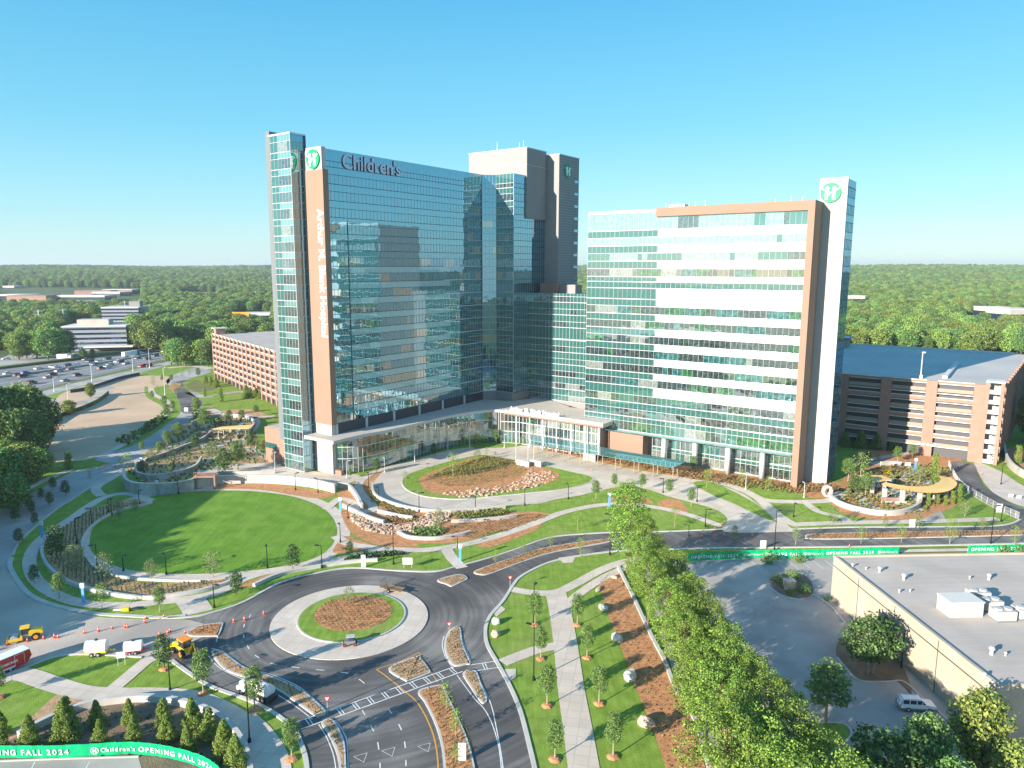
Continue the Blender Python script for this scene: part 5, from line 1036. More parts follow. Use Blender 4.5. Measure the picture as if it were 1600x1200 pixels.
# east garden trees
EG = [(1325, 752, 715, YT, 'leafy tree at the slab tower foot, left'), (1345, 755, 705, LT, 'tallest leafy tree in the east garden'), (1335, 772, 742, DT, 'bushy tree in front of the arch wall'), (1352, 775, 740, YT, 'bushy tree left of the wooden canopy'), (1402, 722, 698, YT, 'round tree at the garage foot, left'), (1425, 716, 694, YT, 'round tree at the garage foot, right'), (1355, 722, 705, DT, 'shaded small tree behind the garden'), (1372, 720, 708, OT, 'pale sapling in the garage shade'), (1436, 755, 728, OT, 'loose tree in the middle of the east garden'), (1345, 700, 672, CT, 'dark conifer against the garage, left'), (1370, 702, 676, CT, 'dark conifer against the garage, second'), (1396, 704, 680, CT, 'dark conifer against the garage, third'), (1321, 698, 674, CT, 'dark conifer by the slab tower')]
for i, (x, y, t, p, l) in enumerate(EG): tree(p, x, y, 6, l, i, 1.35, None, t)
for i, (x, y, t) in enumerate(((1459, 752, 705), (1450, 790, 770), (1465, 788, 772), (1477, 790, 773), (1488, 788, 766), (1498, 786, 760), (1500, 782, 755), (1467, 752, 740), (1590, 725, 695), (1600, 720, 700))):
    tree(AT, x, y, 5, ordn(i, 10)+'narrow bright evergreen of the east garden row' if i else 'tall flame shaped evergreen by the wooden ring', i, 1.1 if i else .8, None, t)
# west garden trees
rw_ = random.Random(12)
WG = [(352, 742, 700, DT, 'dark willowy tree on the garden wall'), (372, 735, 690, YT, 'tallest tree of the west garden, right'), (392, 700, 672, DT, 'dark tree beside the orange annex'), (330, 720, 690, OT, 'silvery tree in the middle of the west garden'), (345, 672, 655, DT, 'round dark bush in the garden rocks'), (262, 700, 672, YT, 'rounded tree of the garden row, lower'), (278, 690, 660, YT, 'rounded tree of the garden row, upper'), (250, 712, 690, YT, 'green bush at the garden bend'), (236, 720, 698, OT, 'silvery tree behind the blue post'), (222, 740, 720, DT, 'trailing bush on the curved wall end'), (200, 735, 705, LT, 'pointed bright tree by the garden wall'), (190, 730, 712, LT, 'small pointed bright tree at the road edge'), (240, 748, 735, LT, 'bright bush inside the curved wall'), (265, 746, 728, LT, 'bright bush in the middle of the curved wall'), (305, 700, 678, DT, 'grey-green bush along the garden walk'), (320, 675, 640, YT, 'tree by the garden entrance'), (358, 662, 640, YT, 'tree above the garden rocks'), (378, 660, 640, YT, 'tree right of the garden rocks'), (400, 650, 632, YT, 'small tree behind the annex'), (308, 655, 620, AT, 'columnar tree at the car park barrier'), (222, 706, 690, YT, 'bushy tree at the lower road bend'), (345, 628, 606, AT, 'columnar tree on the garage lawn'), (320, 620, 606, AT, 'columnar tree by the loop')]
for i, (x, y, t, p, l) in enumerate(WG): tree(p, x, y, 6, l, i, 1.35, None, t)
for i, (x, y, t) in enumerate(((385, 622, 600), (392, 622, 604), (400, 622, 605), (408, 623, 606), (330, 603, 588), (338, 605, 588), (322, 600, 586))):
    tree(CT, x, y, 5, ordn(i, 7)+'dark conifer beside the red brick garage', i, 1.2, None, t)
ps = [(238, 625), (246, 618), (257, 640), (266, 632), (270, 645), (240, 606), (268, 598), (285, 592), (262, 655), (248, 668), (232, 680), (276, 620), (254, 598), (296, 590), (310, 592), (216, 692)]
for i, (x, y) in enumerate(ps): tree([YT[0], LT[0]], x, y, 4.5+(i % 3), ordn(i, 16)+'young tree along the upper left road', i, 1.1)
# conifers in the planting court
CF = [(48, 1168, 1115), (102, 1155, 1090), (107, 1150, 1085), (158, 1165, 1122), (152, 1135, 1092), (210, 1160, 1115), (203, 1130, 1090), (262, 1160, 1112), (256, 1130, 1088), (294, 1175, 1132), (302, 1148, 1088), (329, 1155, 1103), (352, 1185, 1122), (370, 1205, 1145), (2, 1150, 1108), (5, 1175, 1135)]
CL = ['conifer at far left of the court front row', 'taller conifer of the second pair', 'back conifer of the second pair', 'front conifer of the third pair', 'back conifer of the third pair', 'front conifer of the fourth pair', 'back conifer of the fourth pair', 'front conifer of the fifth pair', 'back conifer of the fifth pair', 'low front conifer left of the rust-tipped one', 'tall conifer in the back row near the court wall', 'rust-tipped conifer right of the tall one', 'conifer at the bend of the green banner', 'conifer at the lower end of the banner', 'conifer cut by the left edge, upper', 'conifer cut by the left edge, lower']
for i, (x, y, t) in enumerate(CF): tree(CT, x, y, 4.6, CL[i], i, 1.0, 'conifers in the planting court', t)
# pines along the car park
PN = [(980, 896, 752, .9), (1003, 905, 800, .8), (996, 935, 838, .85), (1030, 930, 850, 1), (1012, 985, 870, .9), (1055, 960, 862, 1), (1040, 1030, 905, .95), (1075, 1015, 900, 1.05), (1100, 1060, 935, 1), (1065, 1090, 955, .95), (1130, 1110, 975, 1), (1090, 1140, 1000, 1), (1165, 1165, 1020, .95), (1120, 1200, 1040, 1), (1195, 1225, 1060, 1), (1150, 1260, 1085, 1), (1230, 1290, 1100, 1), (1180, 1330, 1120, 1), (1270, 1350, 1150, 1), (1125, 1330, 1110, 1), (1215, 1400, 1165, 1), (1310, 1420, 1185, 1), (1025, 905, 835, .8), (1072, 985, 895, .8), (1040, 975, 880, .85), (1085, 1045, 930, .85), (1062, 1055, 930, .9), (1110, 1090, 965, .9), (1140, 1160, 1005, .9), (1100, 1180, 1030, .9), (1075, 1150, 1010, .8)]
for i, (x, y, t, w) in enumerate(PN):
    g = G(x, y); s = (HT(x, t, g[1]))/20
    place(PT[i % 5], USED, (*g, 0), random.uniform(0, 6.28), (w*min(1.05, s*1.05), w*min(1.05, s*1.05), s), ('tallest-looking pine at the far end of the row' if i == 0 else 'pine in the row beside the car park, '+ordn(i, 99)+'counted from the far end').replace('from left ', ''), 'pines between mulch bed and car park')
# trees round the warehouse
tree(MT, 1358, 1052, 7, 'multi-stemmed tree against the warehouse wall', 0, 1.0, None, 965)
tree(YT, 1290, 1130, 6, 'slender tree on the car park island', 0, 1.6, None, 1035)
tree(BT, 1440, 1250, 10, 'dark broad tree in the bottom right below the parked car', 1, .75, None, 1118)
tree(BT, 1525, 1215, 10, 'light green tree at the warehouse corner', 0, .8, None, 1080)
tree(BT, 1590, 1290, 10, 'tree at the bottom right corner', 2, .8, None, 1165)
tree(MT, 1395, 1300, 8, 'bushy dark tree at the bottom edge', 0, 1.0, None, 1150)
tree(BT, 1480, 1340, 9, 'broad tree half out of the picture at the bottom', 3, .8, None, 1190)
for i, (x, y, h, l) in enumerate(((1225, 915, 1.6, 'shrub at the left of the lot island'), (1240, 905, 2.0, 'bright shrub at the back of the lot island'), (1256, 926, 1.8, 'bright shrub at the right of the lot island'), (1214, 908, 1.5, 'low shrub left of the stone box'), (1236, 930, 1.3, 'shrub at the near side of the lot island'), (1200, 880, 2.4, 'shrub growing over the banner, left'), (1248, 878, 1.8, 'shrub growing over the banner, right'), (1568, 866, 2.0, 'bush at the right banner, left'), (1592, 865, 2.0, 'bush at the right banner, right'), (1292, 938, 1.0, 'tiny shrub at the warehouse corner'))):
    tree(SH, x, y, h, l, i, 1.3)
tree(SY, 370, 715, 2, 'yellow flowering shrub on the garden wall', 0, 1.6); tree(SY, 1386, 742, 2, 'yellow shrub in the east garden', 0, 1.2); tree(SR, 413, 705, 4, 'dark red tree at the orange annex', 0, 1)
tree(BT, 142, 622, 8, 'lone light green bush in the bare field', 0, .8, None, 598); tree(BT, 108, 648, 7, 'green bushes by the silt fence', 2, 1.2, None, 625)
# big dark trees at the left edge and other near clusters
BG = [(-30, 700, 590), (10, 708, 604), (40, 705, 600), (66, 700, 618), (-60, 725, 605), (-70, 700, 600), (0, 728, 640), (30, 725, 640), (-20, 715, 600), (55, 718, 640)]
for i, (x, y, t) in enumerate(BG): tree(BT, x, y, 20, 'tall dark tree of the clump at the left edge, '+ordn(i, 10).replace(' from left ', ' one '), i, .95, 'tall dark trees at the left edge', t)
BL = [(-20, 790, 705), (10, 780, 700), (35, 770, 692), (60, 750, 700), (5, 745, 685), (30, 740, 690), (70, 740, 705), (-30, 820, 730), (55, 730, 700), (20, 800, 740)]
for i, (x, y, t) in enumerate(BL): tree(BT, x, y, 12, 'shaded tree left of the road, '+ordn(i, 10).replace(' from left ', ' one '), i, 1.1, 'shaded trees left of the road', t)
NC = [(30, 562, 520), (42, 560, 515), (58, 560, 516), (75, 562, 514), (90, 560, 513), (104, 558, 515), (268, 570, 530), (278, 572, 528), (290, 572, 534), (302, 570, 532), (315, 571, 530), (325, 572, 532), (215, 545, 500), (228, 548, 492), (240, 550, 500), (255, 549, 505), (210, 530, 490), (270, 545, 498), (285, 545, 500), (130, 560, 545), (145, 556, 545), (300, 545, 505)]
for i, (x, y, t) in enumerate(NC): tree(BT, x, y, 12, 'green tree near the highway, '+ordn(i, 99)+'in its row', i, 1.0, 'green trees near the highway', t)
for i, (x, y, t) in enumerate(((1612, 690, 612), (1640, 660, 590), (1625, 640, 575), (1660, 700, 600), (1600, 625, 575))): tree(BT, x, y, 12, ordn(i, 5)+'tree right of the brick garage', i, .9, None, t)
for i, (x, y, h) in enumerate(((-122, 84, 19), (-118, 95, 17), (-122, 108, 20), (-117, 122, 17), (-122, 135, 18), (-118, 147, 15))):
    place(BT[i % 4], USED, (x, y, 0), i*1.1, (h/20, h/20, h/16), 'tall tree beside the left road out of the picture, '+ORD[i]+' of six')
# forest: the nearer trees one by one, the far wood as one mass
def blocked(px, py):
    for x0, x1, y0, y1 in ((-40, 225, 458, 489), (280, 345, 462, 474), (362, 430, 492, 522), (-100, 130, 548, 620), (105, 215, 512, 590), (1500, 1600, 495, 520), (1325, 1345, 478, 490), (130, 330, 546, 620)):
        if x0 < px < x1 and y0 < py < y1: return True
    return False
cands = []
rf = random.Random(99)
def try_pt(x, y):
    q = P(x, y, 0)
    if q[0] < -140 or q[0] > 1760 or q[1] > 553: return None
    if x < 150 and q[1] > 548: return None
    if q[0] < 900 and q[0] > 435: 
        if q[1] > 470: return None
    if blocked(*q): return None
    if 900 < q[0] and y < 380: return None
    return q
y = 380
while y < 1750:
    sp = 9.5+max(0, (y-500))*.004; x = -y*.95
    while x < y*.95:
        jx, jy = x+rf.uniform(-.45, .45)*sp, y+rf.uniform(-.45, .45)*sp
        if try_pt(jx, jy): cands.append((jx, jy))
        x += sp
    y += sp*.9
cands.sort(key=lambda p: p[1])
near = cands[:280]; far = cands[280:]
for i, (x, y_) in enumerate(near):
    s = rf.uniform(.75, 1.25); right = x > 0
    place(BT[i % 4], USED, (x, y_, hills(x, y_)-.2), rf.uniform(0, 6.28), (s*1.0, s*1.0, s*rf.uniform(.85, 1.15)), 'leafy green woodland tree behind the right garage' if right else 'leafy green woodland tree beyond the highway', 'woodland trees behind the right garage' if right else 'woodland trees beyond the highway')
y = 1750
while y < 6500:
    sp = 14+(y-1750)*.006; x = -y*.85
    while x < y*.85:
        jx, jy = x+rf.uniform(-.5, .5)*sp, y+rf.uniform(-.5, .5)*sp
        q = P(jx, jy, 0)
        if -100 < q[0] < 1700 and not blocked(*q) and not (450 < q[0] < 890): far.append((jx, jy))
        x += sp
    y += sp*1.0
me = bpy.data.meshes.new('distant_woods'); me.from_pydata([(a, b, hills(a, b)-.5) for a, b in far], [], [])
at1 = me.attributes.new('sc', 'FLOAT', 'POINT'); at1.data.foreach_set('value', [(rf.uniform(.75, 1.3)*(1+max(0, b-1500)/3800)) for a, b in far])
fo = bpy.data.objects.new('distant_woods', me); COL.objects.link(fo); tag(fo, kind='stuff')
ng = bpy.data.node_groups.new('woods', 'GeometryNodeTree'); ng.interface.new_socket('Geometry', in_out='INPUT', socket_type='NodeSocketGeometry'); ng.interface.new_socket('Geometry', in_out='OUTPUT', socket_type='NodeSocketGeometry')
gi = ng.nodes.new('NodeGroupInput'); go = ng.nodes.new('NodeGroupOutput'); iop = ng.nodes.new('GeometryNodeInstanceOnPoints'); jn = ng.nodes.new('GeometryNodeJoinGeometry')
for b in BT:
    cr = [c for c in b.children if c.name.startswith('crown')][0]
    oi = ng.nodes.new('GeometryNodeObjectInfo'); oi.inputs['Object'].default_value = cr; oi.transform_space = 'ORIGINAL'; oi.inputs['As Instance'].default_value = True
    ng.links.new(oi.outputs['Geometry'], jn.inputs[0])
ng.links.new(gi.outputs[0], iop.inputs['Points']); ng.links.new(jn.outputs[0], iop.inputs['Instance']); iop.inputs['Pick Instance'].default_value = True
rv = ng.nodes.new('FunctionNodeRandomValue'); rv.data_type = 'INT'; rv.inputs[4].default_value = 0; rv.inputs[5].default_value = 3; ng.links.new(rv.outputs[2], iop.inputs['Instance Index'])
rr = ng.nodes.new('FunctionNodeRandomValue'); rr.data_type = 'FLOAT_VECTOR'; rr.inputs[0].default_value = (0, 0, 0); rr.inputs[1].default_value = (0, 0, 6.28); ng.links.new(rr.outputs[0], iop.inputs['Rotation'])
na = ng.nodes.new('GeometryNodeInputNamedAttribute'); na.data_type = 'FLOAT'; na.inputs[0].default_value = 'sc'; ng.links.new(na.outputs[0], iop.inputs['Scale'])
ng.links.new(iop.outputs[0], go.inputs[0]); md = fo.modifiers.new('woods', 'NODES'); md.node_group = ng
# ------------------------------------------------------------------ planting in beds (stuff)
def tufts(name, poly, sp, h, r, m, z=.2, seed=1, jit=.25, row=None, leaves=5):
    rd = random.Random(seed); xs_ = [p[0] for p in poly]; ys_ = [p[1] for p in poly]; V = []; Fc = []
    ang_ = row or 0; ca, sa = cos(ang_), sin(ang_); cx, cy = sum(xs_)/len(xs_), sum(ys_)/len(ys_); ext = max(max(xs_)-min(xs_), max(ys_)-min(ys_))*.75; n = int(ext/sp)+1
    for i in range(-n, n+1):
        for j in range(-n, n+1):
            u = (i+.5*(j % 2))*sp+rd.uniform(-jit, jit)*sp; v = j*sp*.9+rd.uniform(-jit, jit)*sp; x = cx+u*ca-v*sa; y = cy+u*sa+v*ca
            if not inside((x, y), poly): continue
            s = rd.uniform(.6, 1.25)
            for k in range(leaves):
                a = rd.uniform(0, 6.28); k0 = len(V); w = r*s; dx, dy = cos(a)*w, sin(a)*w; px_, py__ = -sin(a)*w*.3, cos(a)*w*.3; dx *= .6; dy *= .6
                V += [(x-px_, y-py__, z), (x+px_, y+py__, z), (x+dx+px_, y+dy+py__, z+h*s), (x+dx-px_, y+dy-py__, z+h*s*.8)]; Fc.append((k0, k0+1, k0+2, k0+3))
    if not V: return
    me = bpy.data.meshes.new(name); me.from_pydata(V, [], Fc); me.materials.append(MATS[m]); o = bpy.data.objects.new(name, me); COL.objects.link(o); tag(o, kind='stuff')
for i, b in enumerate(BEDS): tufts('bed_planting', b, .7, .3, .22, 'tuft_dry', .18, i, leaves=3)
tufts('roundabout_planting', rb, .85, .3, .25, 'tuft_dry', .34, 31, .10, leaves=4)
tufts('loop_bed_planting', wpts([(660, 748), (690, 736), (740, 718), (800, 722), (830, 735), (800, 748), (740, 760), (700, 762)]), 1.2, .35, .35, 'tuft', .18, 32, .15, leaves=4)
tufts('loop_bed_grasses', wpts([(670, 746), (700, 732), (757, 714), (800, 720), (790, 732), (730, 744)]), .9, .55, .4, 'tuft', .18, 33, .2, leaves=5)
tufts('crescent_planting', wpts([(74, 852), (90, 832), (115, 812), (144, 797), (176, 788), (240, 785), (190, 796), (150, 815), (130, 840), (128, 862), (140, 884), (168, 902), (215, 910), (270, 913), (352, 907), (300, 924), (240, 930), (168, 924), (105, 902), (80, 878)]), .9, .35, .32, 'tuft', .07, 34, .15, leaves=5)
tufts('slope_planting', wpts([(575, 762), (590, 776), (610, 787), (660, 800), (640, 806), (605, 797), (580, 785)]), 1.0, .5, .5, 'tuft', .06, 35, .2, leaves=7)
tufts('slope_planting', wpts([(600, 800), (640, 803), (660, 812), (640, 822), (605, 815)]), 1.0, .5, .5, 'tuft_dry', .06, 36, .2, leaves=7)
tufts('slope_planting', wpts([(706, 800), (780, 794), (800, 802), (760, 815), (710, 812)]), .9, .6, .55, 'tuft', .06, 37, .2, leaves=8)
tufts('slope_planting', wpts([(640, 828), (680, 824), (700, 832), (680, 840), (645, 838)]), .8, .6, .6, 'leaf_young', .06, 38, .2, leaves=9)
tufts('slope_planting', wpts([(700, 826), (760, 815), (830, 803), (860, 806), (800, 828), (740, 842), (700, 840)]), 1.0, .3, .35, 'tuft_dry', .08, 39, .1)
tufts('verge_planting', wpts([(535, 877), (560, 867), (600, 863), (632, 864), (632, 868), (600, 871), (560, 878)]), .7, .6, .55, 'leaf_dark', .08, 40, .2, leaves=8)
tufts('wing_bed_planting', wpts([(850, 704), (960, 717), (1060, 735), (1150, 745), (1240, 757), (1300, 757), (1320, 768), (1240, 772), (1150, 760), (1085, 750), (970, 726), (880, 708)]), 1.15, .6, .5, 'tuft_dry', .06, 41, .25, leaves=7)
tufts('long_bed_planting', wpts(mbed[:8]+[(1102, 1200), (1040, 1200), (1021, 1143), (994, 1077), (970, 1011), (952, 966), (940, 925)]), 1.1, .16, .25, 'tuft_dry', .06, 42, .12, leaves=3)
tufts('east_garden_planting', wpts([(1305, 785), (1330, 740), (1400, 725), (1480, 730), (1495, 770), (1450, 800), (1380, 808)]), 1.5, .6, .6, 'tuft', .06, 43, .4, leaves=8)
tufts('west_garden_planting', wpts([(215, 765), (200, 735), (240, 705), (300, 665), (340, 645), (400, 655), (400, 700), (430, 720), (320, 738), (290, 762)]), 2.4, .8, .7, 'leaf_young', .08, 44, .5, leaves=8)
tufts('court_planting', wpts([(0, 1170), (60, 1140), (150, 1112), (230, 1104), (340, 1130), (380, 1190), (100, 1180)]), 1.6, .25, .3, 'tuft_dark', .08, 45, .4)
tufts('field_verge_planting', wpts([(180, 690), (225, 668), (250, 650), (262, 636), (258, 660), (200, 696)]), 2.0, 1.2, 1.2, 'leaf_young', .03, 46, .5, leaves=9)
# grass blades patches near the camera
for nm, pg_ in () and (('lawn_grass', [(0, 1070), (30, 1052), (105, 1026), (220, 1030), (160, 1075), (60, 1060)]), ('lawn_grass', [(190, 1080), (243, 1034), (300, 1060), (380, 1096), (440, 1135), (410, 1140), (300, 1088)]), ('lawn_grass', [(0, 1075), (40, 1060), (90, 1078), (40, 1110), (0, 1130)])):
    tufts(nm, wpts(pg_), .42, .18, .16, 'leaf_young', .0, 51, .5, leaves=2)
# ------------------------------------------------------------------ rocks, lamps, signs, vehicles
def rock(px, py, sx, sy, sz, m, lab, seed, name='boulder', z=0):
    r = random.Random(seed); bm = bmesh.new(); bmesh.ops.create_icosphere(bm, subdivisions=2, radius=1)
    for v in bm.verts: v.co *= 1+r.uniform(-.16, .16); v.co = Vector((v.co.x*sx, v.co.y*sy, max(v.co.z, -.4)*sz))
    me = bpy.data.meshes.new(name); bm.to_mesh(me); bm.free(); me.materials.append(MATS[m]); o = bpy.data.objects.new(name, me); COL.objects.link(o); g = G(px, py); o.location = (g[0], g[1], z+sz*.35); o.rotation_euler = (0, 0, r.uniform(0, 3)); tag(o, lab, 'rock'); return o
for i, (x, y, a, b, c, l) in enumerate(((775, 974, .8, .7, .8, 'small pale boulder on the left lawn edge, upper'), (774, 993, .8, .9, .7, 'small brown boulder on the left lawn edge, lower'), (935, 922, 1.3, .5, .4, 'flat log-like stone beside the mulch bed top'), (943, 951, 1.2, .8, .6, 'pale stone beside the mulch bed, second'), (964, 1000, 1.3, .9, .8, 'dark banded boulder beside the mulch bed'), (985, 1060, 1.2, 1.0, 1.1, 'grey-white boulder beside the mulch bed'), (1009, 1133, 1.3, .9, .9, 'tan boulder nearest the camera beside the mulch bed'), (960, 903, .8, .6, .4, 'stone at the top of the mulch bed'))):
    rock(x, y, a, b, c, ['stone_grey', 'stone', 'stone', 'stone_grey', 'stone_grey', 'stone_grey', 'stone', 'stone'][i], l, i)
def rockfield(name, px, n, s0, s1, m, seed):
    w = wpts(px); r = random.Random(seed); xs_ = [p[0] for p in w]; ys_ = [p[1] for p in w]; mb = MB(); c = 0; tries = 0
    while c < n and tries < n*20:
        tries += 1; x = r.uniform(min(xs_), max(xs_)); y = r.uniform(min(ys_), max(ys_))
        if not inside((x, y), w): continue
        s = r.uniform(s0, s1); c += 1; k = 6; z = .05; a0 = r.uniform(0, 6)
        low = [(x+s*r.uniform(.8, 1.2)*cos(a0+i*pi/3), y+s*r.uniform(.6, 1)*sin(a0+i*pi/3), z) for i in range(k)]; up_ = [(x+(p[0]-x)*.6, y+(p[1]-y)*.6, z+s*r.uniform(.5, 1)) for p in low]
        mb.add(low+up_, [(i, (i+1) % k, k+(i+1) % k, k+i) for i in range(k)]+[tuple(range(k, 2*k))], m)
    tag(mb.build(name), kind='stuff')
rockfield('drainage_rocks', [(546, 795), (560, 803), (590, 815), (620, 822), (650, 815), (672, 800), (705, 800), (700, 815), (680, 822), (650, 832), (610, 836), (570, 830), (550, 815)], 800, .18, .6, 'stone', 1)
rockfield('loop_rocks', [(720, 778), (760, 776), (800, 768), (835, 762), (868, 750), (862, 738), (828, 733), (815, 748), (790, 760), (740, 765), (690, 772)], 420, .18, .55, 'stone', 2)
# retaining walls with stone courses
def wallstrip(lab, px, h, w, m, cap='kerb', name='retaining_wall'):
    pts = catmull(wpts(px), False, 6); e = empty(name, (*pts[0], 0), label=lab, cat='wall'); mb = MB(); strip_mesh(mb, pts, w, h, m, z2=0); mb.build('wall_body', e); mb = MB(); strip_mesh(mb, pts, w+.2, h+.15, cap, z2=h); mb.build('coping', e); return pts, e
wallstrip('long pale retaining wall north of the oval lawn', [(304, 764), (340, 757), (400, 755), (450, 757), (490, 762), (524, 770)], 2.4, .6, 'white_wall')
wallstrip('curved pale ramp wall between the oval and the loop', [(528, 762), (545, 765), (557, 780), (566, 797)], 1.5, .5, 'white_wall')
wallstrip('upper terrace wall around the loop drive', [(581, 758), (585, 775), (605, 787), (640, 797), (680, 802), (720, 801), (790, 795)], .9, .4, 'stone_grey')
wallstrip('lower pale terrace wall over the drainage rocks', [(536, 793), (550, 800), (575, 812), (600, 820)], 1.0, .5, 'white_wall')
wallstrip('middle terrace wall below the planting', [(590, 801), (620, 808), (645, 812)], .8, .4, 'white_wall')
wallstrip('terrace wall right of the rocks', [(705, 817), (750, 815), (790, 811), (808, 808)], .7, .4, 'white_wall')
wallstrip('low curved wall under the green ground cover', [(622, 834), (640, 842), (680, 844), (720, 838), (735, 834)], .7, .4, 'white_wall')
wallstrip('large curved stone wall of the west garden', [(194, 750), (198, 765), (215, 772), (250, 773), (285, 770), (308, 762), (312, 752)], 3.2, .6, 'stone_grey')
wallstrip('inner terrace wall of the west garden', [(212, 730), (215, 745), (240, 750), (275, 745), (305, 735), (315, 720)], 1.6, .4, 'stone_grey')
wallstrip('winding garden wall behind the inner terrace', [(228, 722), (260, 712), (285, 702), (315, 690), (330, 678)], 1.2, .4, 'stone_grey')
wallstrip('ring wall of the garden rocks', [(300, 664), (325, 655), (355, 652), (385, 655), (397, 663), (390, 676), (372, 680)], 1.4, .4, 'stone_grey')
wallstrip('curved white wall around the east garden', [(1297, 780), (1310, 790), (1340, 800), (1380, 806), (1415, 803), (1436, 793), (1438, 782)], 1.3, .5, 'white_wall')
wallstrip('curved retaining wall right of the garage drive', [(1568, 702), (1572, 722), (1585, 738), (1610, 752), (1650, 770)], 2.2, .5, 'white_wall')
wallstrip('straight wall at the garden side of the annex', [(340, 742), (390, 742), (430, 740)], 1.0, .4, 'white_wall')
wallstrip('low white wall in the court of the east garden', [(1376, 728), (1392, 727), (1408, 728)], 1.2, .5, 'white_wall')
rockfield('garden_rocks', [(305, 672), (330, 662), (355, 665), (372, 676), (340, 690), (310, 688)], 120, .3, 1.0, 'stone', 5)
# garden footbridge / gate
gb = empty('garden_gate', (*G(322, 760), 0), label='rust-red steel bridge over the path opening in the garden wall', cat='bridge')
g = G(322, 764); mb = MB(); mb.box(g[0]-2.8, g[0]-2.4, g[1]-.3, g[1]+.3, 0, 4.2, 'brick'); mb.box(g[0]+2.4, g[0]+2.8, g[1]-.3, g[1]+.3, 0, 4.2, 'brick'); mb.build('post', gb)
mb = MB(); mb.box(g[0]-3, g[0]+3, g[1]-.6, g[1]+2.5, 3.5, 3.9, 'brick'); mb.build('deck', gb)
mb = MB()
for i in range(13): mb.box(g[0]-3+i*.5-.03, g[0]-3+i*.5+.03, g[1]-.6, g[1]-.54, 3.9, 4.9, 'brick')
mb.box(g[0]-3, g[0]+3, g[1]-.62, g[1]-.52, 4.9, 5.0, 'brick'); mb.build('railing', gb)
sa = empty('shade_sail', (*G(365, 682), 0), label='yellow canopy over the west garden path', cat='canopy')
g = G(363, 684); mb = MB(); mb.add([(g[0]-7, g[1]-1, 3.4), (g[0]+7, g[1]-2, 3.8), (g[0]+7, g[1]+4, 4.0), (g[0]-5, g[1]+3, 3.4), (g[0]-7, g[1]-1, 3.55), (g[0]+7, g[1]-2, 3.95), (g[0]+7, g[1]+4, 4.15), (g[0]-5, g[1]+3, 3.55)], [(3, 2, 1, 0), (4, 5, 6, 7), (0, 1, 5, 4), (1, 2, 6, 5), (2, 3, 7, 6), (3, 0, 4, 7)], 'sail'); mb.build('roof', sa)
for dx, dy in ((-5, 0), (5, 0), (5, 3), (-4, 2.5)): mb = MB(); mb.cyl((g[0]+dx, g[1]+dy, 0), (g[0]+dx, g[1]+dy, 3.5), .12, n=8, m='light_metal'); mb.build('post', sa)
# east garden pergola: quadrilateral sail, curved roof on white piers
pg = empty('pergola', (*G(1420, 785), 0), label='curved golden pergola roof on white piers in the east garden', cat='pergola')
cen = [G(x, y, 3.6) for x, y in ((1380, 756), (1400, 761), (1425, 765), (1450, 766), (1470, 763), (1482, 755), (1478, 748), (1464, 744))]; cc_ = catmull(cen, False, 6); mb = MB(); n = len(cc_)
for i in range(n-1):
    for s_ in (0,):
        wi = [.7+1.7*sin(pi*min(1, (k+1)/n*1.0)) for k in (i, i+1)]
        a, b = cc_[i], cc_[i+1]; tx, ty = b[0]-a[0], b[1]-a[1]; l = hypot(tx, ty); nx, ny = -ty/l, tx/l
        mb.add([(a[0]+nx*wi[0], a[1]+ny*wi[0], 3.8), (a[0]-nx*wi[0], a[1]-ny*wi[0], 3.6), (b[0]-nx*wi[1], b[1]-ny*wi[1], 3.6), (b[0]+nx*wi[1], b[1]+ny*wi[1], 3.8), (a[0]+nx*wi[0], a[1]+ny*wi[0], 3.95), (a[0]-nx*wi[0], a[1]-ny*wi[0], 3.75), (b[0]-nx*wi[1], b[1]-ny*wi[1], 3.75), (b[0]+nx*wi[1], b[1]+ny*wi[1], 3.95)], [(3, 2, 1, 0), (4, 5, 6, 7), (0, 1, 5, 4), (2, 3, 7, 6)], 'sail')
mb.build('curved_roof', pg)
for x, y in ((1381, 783), (1409, 786), (1436, 786), (1461, 782), (1478, 776)):
    g = G(x, y); mb = MB(); mb.box(g[0]-.45, g[0]+.45, g[1]-.45, g[1]+.45, 0, 3.6, 'white_wall'); mb.build('pier', pg)
g = G(1395, 785); mb = MB(); mb.box(g[0]-3, g[0]+3, g[1], g[1]+.4, .0, 1.3, 'brick'); mb.box(g[0]-3.2, g[0]+3.2, g[1]-.9, g[1]-.2, 0, .6, 'white_wall'); mb.build('planter_wall', pg)
ps_ = empty('shade_sail', (*G(1360, 775), 0), label='flat golden four-sided shade roof left of the curved pergola', cat='canopy')
q = [G(1335, 743, 3.6), G(1378, 743, 3.6), G(1394, 750, 3.6), G(1357, 755, 3.6)]; mb = MB(); mb.prism(q[::-1], 3.6, 3.75, 'sail'); mb.build('roof', ps_)
for x, y in ((1362, 773), (1380, 768), (1345, 765)): g = G(x, y); mb = MB(); mb.box(g[0]-.4, g[0]+.4, g[1]-.4, g[1]+.4, 0, 3.6, 'white_wall'); mb.build('pier', ps_)
ar = empty('arch_wall', (*G(1296, 775), 0), label='white curved entry wall with a round opening by the slab tower', cat='wall'); g = G(1293, 777); mb = MB()
for i in range(18):
    a0 = 2*pi*i/18; a1 = 2*pi*(i+1)/18; f = lambda a, r, y: (g[0]+r*cos(a)*.8, y, 1.6+r*1.0*sin(a))
    ro = 1.7; ri = 1.0; mb.add([f(a0, ri, g[1]), f(a1, ri, g[1]), f(a1, ro, g[1]), f(a0, ro, g[1]), f(a0, ri, g[1]+1), f(a1, ri, g[1]+1), f(a1, ro, g[1]+1), f(a0, ro, g[1]+1)], [(0, 1, 2, 3), (7, 6, 5, 4), (3, 2, 6, 7), (1, 0, 4, 5)], 'white_wall')
mb.build('wall_ring', ar)
